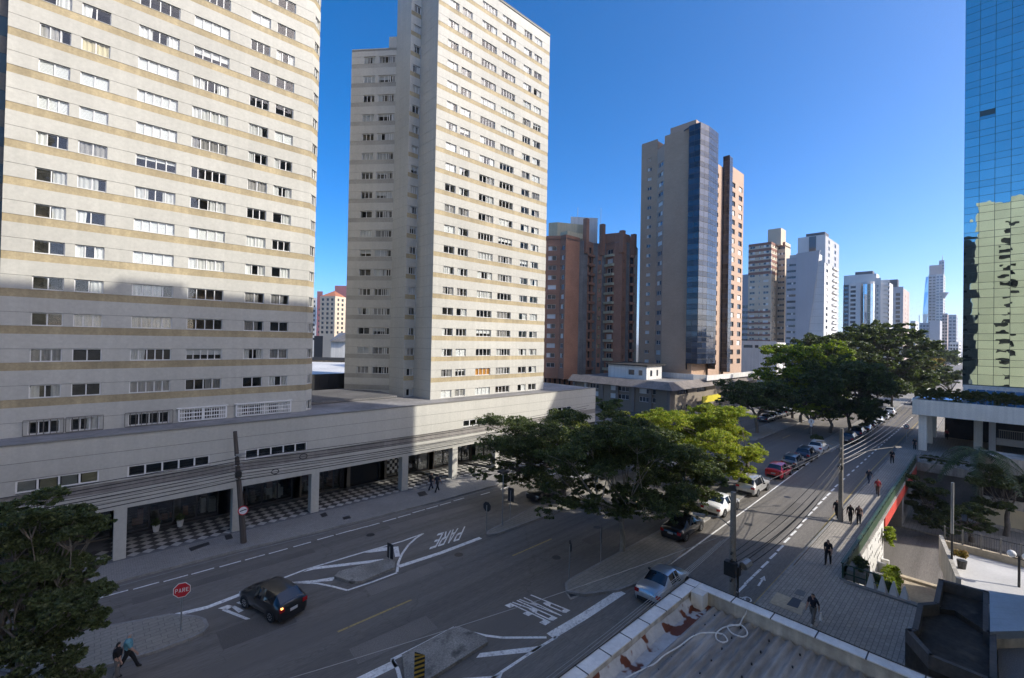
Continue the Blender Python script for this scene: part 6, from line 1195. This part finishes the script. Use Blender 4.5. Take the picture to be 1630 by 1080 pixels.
# ---------------------------------------------------------------- people
surf('skin', (.42, .26, .19), .6); surf('skin_dark', (.18, .10, .07), .6); surf('hair_dark', (.02, .016, .013), .6); surf('hair_grey', (.35, .33, .31), .6); surf('shoe_dark', (.025, .024, .023), .6); surf('shoe_white', (.6, .6, .58), .6)
for n_, c_ in (('cloth_black', (.012, .012, .013)), ('cloth_navy', (.025, .028, .045)), ('cloth_teal', (.13, .32, .38)), ('cloth_grey', (.16, .155, .15)), ('cloth_red', (.33, .03, .035)), ('cloth_jeans', (.05, .07, .11)), ('cloth_white', (.6, .6, .58)), ('cloth_pink', (.55, .25, .22)), ('cloth_brown', (.10, .06, .045))): surf(n_, c_, .9, (3, .15), (14, .1))
def body_mesh(stride=.3, arm=.25, bend=.2):
    """one skinned body, feet at z=0, facing +x, about 1.72 m"""
    V = []; E_ = []; Rr = []; Lb = []
    def v(p, r, lab, par=None):
        V.append(p); Rr.append(r); Lb.append(lab)
        if par is not None: E_.append((par, len(V)-1))
        return len(V)-1
    pel = v((0, 0, .94), (.19, .145), 2); wa = v((0, 0, 1.10), (.18, .135), 1, pel); ch = v((.0, 0, 1.29), (.21, .15), 1, wa); nk0 = v((0, 0, 1.43), (.12, .10), 1, ch); nk = v((.01, 0, 1.50), (.062, .062), 0, nk0); h1 = v((.02, 0, 1.59), (.10, .11), 0, nk); h2 = v((.015, 0, 1.70), (.095, .105), 3, h1)
    nose = v((.105, 0, 1.60), (.014, .014), 0, h1)
    for s in (1, -1):
        f = stride*s; hp_ = v((0, s*.095, .88), (.115, .115), 2, pel); kn = v((f*.55+.05*bend, s*.10, .50), (.082, .082), 2, hp_); an = v((f-.04*(1-s), s*.10, .10+(.05 if s < 0 else 0)*(stride > .1)), (.058, .058), 2, kn); hl = v((f-.05-.04*(1-s), s*.10, .045), (.04, .04), 4, an); to = v((f+.15-.04*(1-s), s*.115, .035), (.035, .042), 4, an)
        g = -arm*s; sh = v((0, s*.175, 1.40), (.082, .082), 1, nk0); el = v((g*.45-.02, s*.225, 1.14), (.06, .06), 1, sh); wr = v((g*.9+.04, s*.225, .90), (.042, .042), 0, el); pm = v((g+.06, s*.225, .83), (.032, .02), 0, wr)
        for k, (dx, ln) in enumerate(((-.028, .062), (-.01, .075), (.01, .078), (.028, .068))): b1 = v((g+.065+dx, s*.225, .80), (.0095, .0095), 0, pm); v((g+.07+dx*1.1, s*.218, .80-ln), (.008, .008), 0, b1)
        v((g+.115, s*.205, .81), (.010, .010), 0, pm)
    me = bpy.data.meshes.new('body'); me.from_pydata(V, E_, []); o = bpy.data.objects.new('body_tmp', me); COL.objects.link(o)
    sm = o.modifiers.new('skin', 'SKIN'); sm.use_smooth_shade = True; me.skin_vertices[0].data[0].use_root = True
    for i, sv in enumerate(me.skin_vertices[0].data): sv.radius = Rr[i]
    sb_ = o.modifiers.new('sub', 'SUBSURF'); sb_.levels = 1; sb_.render_levels = 1
    dg = bpy.context.evaluated_depsgraph_get(); ev = o.evaluated_get(dg); m2 = bpy.data.meshes.new_from_object(ev); bpy.data.objects.remove(o); m2.name = 'body'
    for k in range(5): m2.materials.append(M['skin'])
    m2.materials.clear()
    for k in ('skin', 'cloth_black', 'cloth_jeans', 'hair_dark', 'shoe_dark'): m2.materials.append(M[k])
    VV = np.array(V); A_ = np.array([VV[a] for a, b in E_]); B_ = np.array([VV[b] for a, b in E_]); LL = [(Lb[b]) for a, b in E_]
    for p in m2.polygons:
        c = np.array(p.center); d = B_-A_; t = np.clip(((c-A_)*d).sum(1)/(d*d).sum(1), 0, 1); q = A_+d*t[:, None]; i = int(np.argmin(((c-q)**2).sum(1))); lab = LL[i]
        if lab == 0 and c[2] > 1.655: lab = 3
        if lab == 0 and c[0] < -.02 and c[2] > 1.53: lab = 3
        p.material_index = lab; p.use_smooth = True
    return m2
BODY = [body_mesh(.27, .22), body_mesh(-.24, -.2), body_mesh(.06, .05), body_mesh(.34, .30)]
def person(px, py, rz, pose, label, top, legs, hair='hair_dark', shoe='shoe_dark', skin='skin', h=1.0, z=.14, group=None):
    b = G(px, py, z); t_ = thing('person', label, 'person', b, rz, group); t_.scale = (h*.94,)*3
    o = child(BODY[pose], 'body', t_)
    for k, mt in enumerate((skin, top, legs, hair, shoe)): o.material_slots[k].link = 'OBJECT'; o.material_slots[k].material = M[mt]
    return t_
pi = math.pi
person(1294, 994, -.25+pi, 0, 'person in dark navy top and grey trousers carrying a white bag near the manhole', 'cloth_navy', 'cloth_grey', shoe='shoe_white', h=1.06)
person(1318, 899, pi, 1, 'person all in black walking beside the end of the green railing', 'cloth_black', 'cloth_black', h=1.1)
person(1332, 826, pi, 3, 'person in black T-shirt left of the far concrete pole', 'cloth_black', 'cloth_black', shoe='shoe_white', h=1.05)
person(1353.5, 833, pi, 0, 'person in dark clothes right of the far concrete pole', 'cloth_black', 'cloth_black', skin='skin_dark', h=1.02)
person(1367, 835, pi+.2, 1, 'person in dark red-brown top beside the railing near the far pole', 'cloth_brown', 'cloth_black', h=1.03)
person(1383, 771, pi-.2, 3, 'person in navy jacket walking ahead of the person in red', 'cloth_navy', 'cloth_jeans', hair='hair_grey', shoe='shoe_white', h=1.05)
person(1397, 789, pi, 0, 'person in red coat on the sunlit pavement by the railing', 'cloth_red', 'cloth_brown', h=1.08)
person(1420, 738, pi, 1, 'person in dark coat in the shade near the far end of the railing', 'cloth_black', 'cloth_black', h=1.1)
person(686, 780, .1, 0, 'person in black walking on the arcade pavement, left of the pair', 'cloth_black', 'cloth_navy', h=1.08, group='pair walking past the arcade'); person(696, 783, .3, 3, 'person in dark jacket walking on the arcade pavement, right of the pair', 'cloth_navy', 'cloth_black', h=1.08, group='pair walking past the arcade')
person(499, 808, pi/2, 2, 'person in pink standing in the shade of the arcade shop', 'cloth_pink', 'cloth_pink', h=.95)
person(203, 1069, -.2, 3, 'person in teal jacket stepping off the near left island', 'cloth_teal', 'cloth_black', hair='hair_grey', h=1.08, z=0); person(186, 1083, .1, 2, 'person in black beside the teal jacket at the bottom left', 'cloth_black', 'cloth_grey', h=1.05, z=0)
person(950, 769, .2, 2, 'person on the far left pavement behind the median trees', 'cloth_black', 'cloth_jeans', h=1.05)
person(1456, 716, pi, 2, 'person in dark clothes beside the canopy column', 'cloth_black', 'cloth_black', h=1.08, z=.13); person(1507, 700, pi, 0, 'person in dark red under the canopy', 'cloth_red', 'cloth_black', h=1.1, z=.13)
b = G(1294, 994, .14); MB().hexa([(b.x-.12, b.y-.42, .55), (b.x+.16, b.y-.42, .55), (b.x+.16, b.y-.30, .55), (b.x-.12, b.y-.30, .55), (b.x-.05, b.y-.38, .95), (b.x+.08, b.y-.38, .95), (b.x+.08, b.y-.34, .95), (b.x-.05, b.y-.34, .95)]).build('carrier_bag', 'sign_white', label='white carrier bag held by the person near the manhole', cat='bag')
# ---------------------------------------------------------------- trees and planting
def leaves_mesh(name, centers, radii, n, size, mat, flat=.35, seed=0, mats=None):
    """leaf-sized faces gathered in small flat sprays spread through ellipsoid clumps"""
    r_ = np.random.default_rng(seed); C_ = np.array(centers, float); Rd = np.array(radii, float); vol = Rd.prod(1)**(2/3); pr = vol/vol.sum()
    k_ = 2.6 if n >= 18000 and size < .13 else 1.5; n = int(n*k_); size = size*(.86 if k_ > 2 else 1.05); ns = max(8, n//46); idx = r_.choice(len(C_), ns, p=pr); d = r_.normal(size=(ns, 3)); d /= np.linalg.norm(d, axis=1)[:, None]; rad = r_.random(ns)**.42
    d[:, 2] = np.where(r_.random(ns) < .72, np.abs(d[:, 2]), d[:, 2]); S = C_[idx]+d*rad[:, None]*Rd[idx]
    li = r_.integers(0, ns, n); spread = np.clip(Rd[idx].min(1)*.40, size*1.5, .8)
    ang = r_.random(n)*2*np.pi; rr = np.sqrt(r_.random(n))*spread[li]
    P = S[li]+np.stack([rr*np.cos(ang), rr*np.sin(ang), r_.normal(0, .15, n)*spread[li]*1.3-.25*rr*rr/np.maximum(spread[li], .1)], 1)
    nrm = np.stack([r_.normal(0, .8, n), r_.normal(0, .8, n), np.ones(n)*.8], 1); nrm /= np.linalg.norm(nrm, axis=1)[:, None]
    t = np.cross(nrm, r_.normal(size=(n, 3))); t /= np.linalg.norm(t, axis=1)[:, None]; b = np.cross(nrm, t); s = size*(.6+.8*r_.random(n))[:, None]
    V = np.empty((n, 4, 3)); V[:, 0] = P-t*s; V[:, 1] = P-b*s*.48; V[:, 2] = P+t*s; V[:, 3] = P+b*s*.48
    me = bpy.data.meshes.new(name); me.vertices.add(n*4); me.vertices.foreach_set('co', V.reshape(-1)); me.loops.add(n*4); me.loops.foreach_set('vertex_index', np.arange(n*4, dtype=np.int32)); me.polygons.add(n); me.polygons.foreach_set('loop_start', np.arange(0, n*4, 4, dtype=np.int32)); me.polygons.foreach_set('loop_total', np.full(n, 4, dtype=np.int32))
    for k in (mats or [mat]): me.materials.append(M[k])
    if mats: me.polygons.foreach_set('material_index', (r_.random(n) < .28).astype(np.int32))
    me.update(calc_edges=True); return me
def tree(label, base, cen, rad, mat, n, size, trunk_r=.2, bark='bark', fz=3.0, seed=1, name='avenue_tree', group=None, mats=None):
    """trunk, a few main limbs that split towards the clumps, and a crown of leaf faces gathered in the clumps"""
    rr = random.Random(seed); b = Vector(base); t_ = thing(name, label, 'tree', b, 0, group)
    top = Vector((b.x+rr.uniform(-.25, .25), b.y+rr.uniform(-.25, .25), b.z+fz)); tm = MB(); tp = smooth_path([b-Vector((0, 0, .15)), b.lerp(top, .35)+Vector((rr.uniform(-.14, .14), rr.uniform(-.14, .14), 0)), b.lerp(top, .7)+Vector((rr.uniform(-.14, .14), rr.uniform(-.14, .14), 0)), top], 4)
    tm.tube(tp, [trunk_r*(1.3-.45*i/(len(tp)-1)) for i in range(len(tp))], 8); tm.build('trunk', bark, t_, smooth=True)
    lm = MB(); mains = []; C2 = [Vector(c) for c in cen]; order = sorted(range(len(C2)), key=lambda i: math.atan2(C2[i].y-top.y, C2[i].x-top.x)); k = max(3, min(6, len(C2)//5+2)); cut = max(1, len(order)//k)
    for g in range(0, len(order), cut):
        grp = order[g:g+cut]; c = sum((C2[i] for i in grp), Vector())/len(grp); e_ = top.lerp(c, .72)-Vector((0, 0, .12*(c-top).length*.5)); P = smooth_path([top-Vector((0, 0, .3)), top.lerp(e_, .3)+Vector((rr.uniform(-.25, .25), rr.uniform(-.25, .25), rr.uniform(.1, .4))), top.lerp(e_, .7)+Vector((rr.uniform(-.3, .3), rr.uniform(-.3, .3), rr.uniform(-.1, .3))), e_], 4)
        R0 = trunk_r*rr.uniform(.55, .72); lm.tube(P, [R0*(1-.62*j/(len(P)-1)) for j in range(len(P))], 6, cap=False)
        for i in grp:
            st_ = P[rr.randint(len(P)//3, len(P)-2)]; m1 = st_.lerp(C2[i], .5)+Vector((rr.uniform(-.3, .3), rr.uniform(-.3, .3), rr.uniform(-.25, .15))); Q = smooth_path([st_, m1, C2[i]], 4); lm.tube(Q, [max(.015, R0*.42*(1-.85*j/(len(Q)-1))) for j in range(len(Q))], 5, cap=False)
            for q in range(4): e2 = Vector((rr.uniform(-1, 1)*rad[i][0], rr.uniform(-1, 1)*rad[i][1], rr.uniform(-.4, .6)*rad[i][2]))*.85; lm.tube([m1.lerp(C2[i], .6), C2[i]+e2], [.028, .01], 4, cap=False)
    lm.build('limbs', bark, t_, smooth=True)
    put(leaves_mesh('crown', cen, rad, n, size, mat, seed=seed, mats=mats), 'crown', t_); return t_
def ptree(label, base, lobes, mat, n, size, fz=2.6, seed=1, trunk_r=.2, bark='bark', group=None, mats=None, squash=.5, per=7):
    """lobes: outline of the crown in photo pixels (x, y, half width, half height, nearer/farther in metres) turned into rounded masses round the trunk"""
    rr = random.Random(seed); d0 = dep((base[0], base[1])); cen, rad = [], []
    for (px, py, rx_, ry_, dd) in lobes:
        D = d0+dd; p = PD(px, D); z = ZP(py, D, px); w = rx_*D/711; h_ = ry_*D/711; k = max(4, int(per*max(1, w/3.0)))
        for i in range(k):
            a = 2.4*i+rr.random()*.6; q = math.sqrt((i+.5)/k)*.80; up = rr.uniform(-.75, .8)*math.sqrt(max(0, 1-q*q*.85)); s = rr.uniform(.27, .43)
            cen.append((p.x+w*q*math.cos(a), p.y+w*q*math.sin(a), max(1.6+base[2], z+h_*up))); r_ = min(w*s, 2.0); rad.append((r_, r_, max(.28, min(r_*squash, h_*.55))))
    return tree(label, base, cen, rad, mat, n, size, trunk_r, bark, fz, seed, group=group, mats=mats)
def at(px, py, z=.14): return G(px, py, z)
# left foreground tree
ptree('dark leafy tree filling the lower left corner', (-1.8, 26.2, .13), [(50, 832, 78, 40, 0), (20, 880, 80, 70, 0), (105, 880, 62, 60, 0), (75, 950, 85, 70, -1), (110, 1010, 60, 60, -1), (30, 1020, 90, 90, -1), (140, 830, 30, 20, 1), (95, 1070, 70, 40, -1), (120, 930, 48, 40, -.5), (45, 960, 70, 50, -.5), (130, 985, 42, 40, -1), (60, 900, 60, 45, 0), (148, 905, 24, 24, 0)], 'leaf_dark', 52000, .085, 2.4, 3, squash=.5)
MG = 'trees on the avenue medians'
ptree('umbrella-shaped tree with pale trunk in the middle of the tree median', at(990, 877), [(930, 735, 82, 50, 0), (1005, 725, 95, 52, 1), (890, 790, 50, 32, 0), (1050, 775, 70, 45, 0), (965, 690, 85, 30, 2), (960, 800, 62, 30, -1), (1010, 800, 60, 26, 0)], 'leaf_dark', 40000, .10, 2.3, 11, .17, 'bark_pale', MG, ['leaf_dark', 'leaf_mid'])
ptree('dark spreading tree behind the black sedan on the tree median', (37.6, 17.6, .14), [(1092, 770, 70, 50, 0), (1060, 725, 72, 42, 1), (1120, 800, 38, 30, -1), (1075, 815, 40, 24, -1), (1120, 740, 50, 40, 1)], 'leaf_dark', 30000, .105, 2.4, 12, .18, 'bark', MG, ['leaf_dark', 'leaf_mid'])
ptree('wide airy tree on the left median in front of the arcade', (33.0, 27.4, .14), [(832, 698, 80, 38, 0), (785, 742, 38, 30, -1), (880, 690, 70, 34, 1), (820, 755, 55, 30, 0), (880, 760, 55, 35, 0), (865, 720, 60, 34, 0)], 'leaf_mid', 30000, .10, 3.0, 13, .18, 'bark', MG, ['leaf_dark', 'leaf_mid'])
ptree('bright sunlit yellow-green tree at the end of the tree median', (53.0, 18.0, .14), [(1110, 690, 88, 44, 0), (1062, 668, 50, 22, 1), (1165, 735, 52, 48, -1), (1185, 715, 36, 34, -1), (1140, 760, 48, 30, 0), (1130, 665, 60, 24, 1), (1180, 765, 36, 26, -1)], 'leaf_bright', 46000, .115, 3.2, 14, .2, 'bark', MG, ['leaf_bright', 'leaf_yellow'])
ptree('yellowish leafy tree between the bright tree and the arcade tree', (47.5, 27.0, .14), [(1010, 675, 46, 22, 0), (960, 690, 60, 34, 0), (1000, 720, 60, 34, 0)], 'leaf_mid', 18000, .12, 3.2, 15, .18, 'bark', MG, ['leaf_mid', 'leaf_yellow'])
ptree('small dark green tree in front of the low commercial building', (68, 47.5, 0), [(972, 642, 26, 20, 0), (975, 660, 24, 12, 0)], 'leaf_mid', 9000, .17, 2, 16)
# far group
FG = 'trees of the far avenue'
def ft(label, bx, by, lobes, mat, n, seed, mats=None, sz=.2, fz=3): return ptree(label, at(bx, by), lobes, mat, n, sz, fz, seed, .24, 'bark', FG, mats, .8, 10)
ft('dark round-topped tree over the far left parked cars', 1205, 689, [(1205, 628, 56, 22, 0), (1168, 632, 26, 16, 0), (1238, 640, 34, 18, 0)], 'leaf_dark', 16000, 21, ['leaf_dark', 'leaf_mid'], .17)
ft('sunlit yellow-green tree behind the far parking bay', 1275, 672, [(1262, 583, 54, 36, 0), (1248, 618, 50, 30, 0), (1300, 572, 48, 28, 0), (1322, 600, 40, 36, 0), (1290, 622, 44, 26, 0)], 'leaf_bright', 34000, 22, ['leaf_bright', 'leaf_mid'], .24)
ft('large dark dome-shaped tree over the far shaded parked cars', 1352, 690, [(1348, 622, 66, 44, 0), (1305, 640, 44, 32, 0), (1392, 622, 34, 32, 0), (1350, 598, 58, 26, 0), (1350, 655, 60, 18, 0)], 'leaf_dark', 40000, 23, ['leaf_dark', 'leaf_mid'], .2)
ft('tall dark tree rising in front of the white office block', 1398, 650, [(1395, 562, 84, 42, 0), (1352, 545, 50, 24, 0), (1440, 566, 48, 38, 0), (1408, 533, 52, 18, 0), (1385, 602, 70, 30, 0), (1440, 600, 46, 24, 0)], 'leaf_dark', 42000, 24, ['leaf_dark', 'leaf_mid'], .34)
ft('dark broad tree in front of the slanted tower', 1330, 655, [(1330, 556, 52, 24, 0), (1295, 552, 34, 18, 0), (1350, 585, 50, 30, 0)], 'leaf_dark', 18000, 25, None, .3)
ft('olive feathery tree left of the canopy roof', 1456, 650, [(1455, 596, 28, 30, 0), (1465, 578, 18, 12, 0)], 'leaf_olive', 15000, 26, None, .24)
ft('small autumn-coloured tree beside the olive tree', 1489, 632, [(1487, 580, 13, 9, 0)], 'leaf_autumn', 4000, 27, None, .3)
ft('low dark tree behind the glass canopy', 1512, 640, [(1512, 596, 26, 16, 0), (1485, 604, 24, 14, 0)], 'leaf_dark', 12000, 28, None, .26)
ft('distant dark tree line below the skyscraper', 1490, 614, [(1478, 566, 34, 12, 0), (1505, 572, 24, 12, 0)], 'leaf_dark', 10000, 29, None, .5)
ft('little flat-topped bright tree beside the parking sign', 1290, 690, [(1284, 653, 22, 8, 0), (1300, 650, 18, 6, 0)], 'leaf_bright', 4500, 30, None, .13, 1.6)
ft('second little bright tree beside the far brown car', 1322, 688, [(1318, 660, 22, 9, 0)], 'leaf_bright', 4500, 31, None, .13, 1.6)
ft('dark tree behind the far bright little trees', 1262, 666, [(1258, 632, 34, 18, 0)], 'leaf_dark', 9000, 32, None, .18)
ft('dark tree at the bend of the far avenue', 1420, 648, [(1418, 625, 26, 14, 0)], 'leaf_dark', 8000, 34, None, .2)
b = G(1300, 703, .14); put(leaves_mesh('shrub', [(b.x, b.y, .6)], [(1.0, .8, .6)], 1500, .12, 'leaf_dark', seed=33), 'shrub', label='low dark shrub at the tip of the far median', cat='shrub')
# sunken street planting
SG = 'trees in the sunken street'
ptree('dense dark tree in the sunken street below the railing', (69.5, 4.3, LZ), [(1470, 775, 24, 30, 0), (1474, 812, 26, 28, 0), (1488, 790, 28, 28, 0)], 'leaf_dark', 20000, .12, 1.5, 41, group=SG)
ptree('dark leafy tree right of the palm in the sunken street', (71.5, -1.4, LZ), [(1590, 755, 40, 26, 0), (1615, 770, 30, 24, 0), (1585, 800, 30, 24, 0)], 'leaf_dark', 14000, .13, 3.0, 42, group=SG)
ptree('low dark bushy tree beside the tall grey post', (66.5, 1.0, LZ), [(1535, 820, 36, 26, 0), (1505, 835, 32, 20, 0), (1560, 838, 26, 16, 0)], 'leaf_dark', 14000, .11, 1.4, 43, group=SG)
def palm(label, base, h, n, L, seed):
    rr = random.Random(seed); b = Vector(base); t_ = thing('palm_tree', label, 'tree', b); top = b+Vector((.2, .1, h)); MB().tube([b-Vector((0, 0, .1)), b.lerp(top, .5), top], [.24, .2, .17], 8).build('trunk', 'bark', t_)
    for i in range(n):
        a = 2*math.pi*i/n*1.618*2; up = rr.uniform(-.1, 1.0); d_ = Vector((math.cos(a), math.sin(a), 0)); mb = MB(); P = [top+d_*L*t*(1-.25*up*t)+Vector((0, 0, L*(up*.8*t-(.6+.45*up)*t*t*1.3))) for t in np.linspace(0, 1, 11)]
        mb.tube(P, [.035*(1-.8*k/10) for k in range(11)], 4, cap=False); s = Vector((-d_.y, d_.x, 0))
        for k in range(1, 11):
            for q in range(3):
                p = P[k-1].lerp(P[k], q/3); l_ = .8*math.sin(math.pi*min(.97, (k+q/3)/11.5))**.6; fw_ = (P[k]-P[k-1]).normalized()
                for sg in (1, -1): e_ = p+s*sg*l_*.8+fw_*l_*.35+Vector((0, 0, -l_*rr.uniform(.1, .5))); w = fw_*.05; mb.quad(p-w, p+w, e_+w*.3, e_-w*.3)
        mb.build('frond', 'leaf_palm', t_)
pz_ = ZP(722, dep((73, .4)), 1555); palm('tall palm with drooping fronds standing in the sunken street', (73.0, .45, LZ), pz_-LZ, 26, 5.0, 5)
# hedges and bushes
def hedge(label, pts, r, n, mat, size, seed, name='hedge', cat='hedge'): return put(leaves_mesh(name, pts, [r]*len(pts), n, size, mat, seed=seed), name, label=label, cat=cat)
hedge('clipped dark hedge in the planter on top of the canopy block', [(91.2, 7-.45*k, 8.35+.35*(k % 2)) for k in range(32)], (.55, .5, .95), 20000, 'leaf_olive', .12, 51)
hedge('dark hedge behind the rail at the far end of the sunken street', [(80.2, 5.6-.6*k, .95) for k in range(9)], (.45, .5, .55), 3500, 'leaf_dark', .10, 52)
hedge('round clipped bush inside the end of the railing', [(37.0, 5.6, 1.0), (37.4, 5.7, 1.15)], (.36, .36, .42), 1800, 'leaf_dark', .06, 53, 'bush', 'bush')
hedge('clipped bush behind the white pyramids', [(37.6, 4.9, .1), (37.6, 4.3, -.1)], (.42, .4, .6), 2200, 'leaf_mid', .06, 54, 'bush', 'bush')
hedge('loose bright bush growing against the white perforated wall', [(42.5, 5.3, LZ+1.6), (45, 5.0, LZ+1.3), (48, 5.2, LZ+1.2), (44, 4.5, LZ+.8)], (1.1, .6, 1.0), 3800, 'leaf_bright', .10, 55, 'bush', 'bush')
hedge('bright bush trailing over the viaduct wall near the red fascia', [(52.0, 5.9, -1.0), (52.6, 5.9, -1.8)], (.7, .4, .7), 1500, 'leaf_bright', .09, 56, 'bush', 'bush')
b = G(1531, 905, PZ); pt = thing('planter', 'dark pot with a spiky plant on the plaza', 'planter', b); MB().tube([b, b+Vector((0, 0, .6))], [.22, .3], 10).build('pot', 'dark_metal', pt); put(leaves_mesh('foliage', [(b.x, b.y, PZ+.9)], [(.5, .5, .35)], 260, .12, 'leaf_autumn', seed=57), 'foliage', pt)
# ---------------------------------------------------------------- thin city haze
hz_m, hz_n, hz_o = newmat('haze_air'); hv = node(hz_n, 'ShaderNodeVolumePrincipled'); hv.inputs['Color'].default_value = (.80, .88, 1, 1); hv.inputs['Density'].default_value = .0002; hv.inputs['Anisotropy'].default_value = .3
hz_n.links.new(hv.outputs[0], hz_o.inputs['Volume'])
MB().box(-3020, -3020, LZ-1.2, 3020, 3020, 175).build('haze', 'haze_air', kind='stuff')
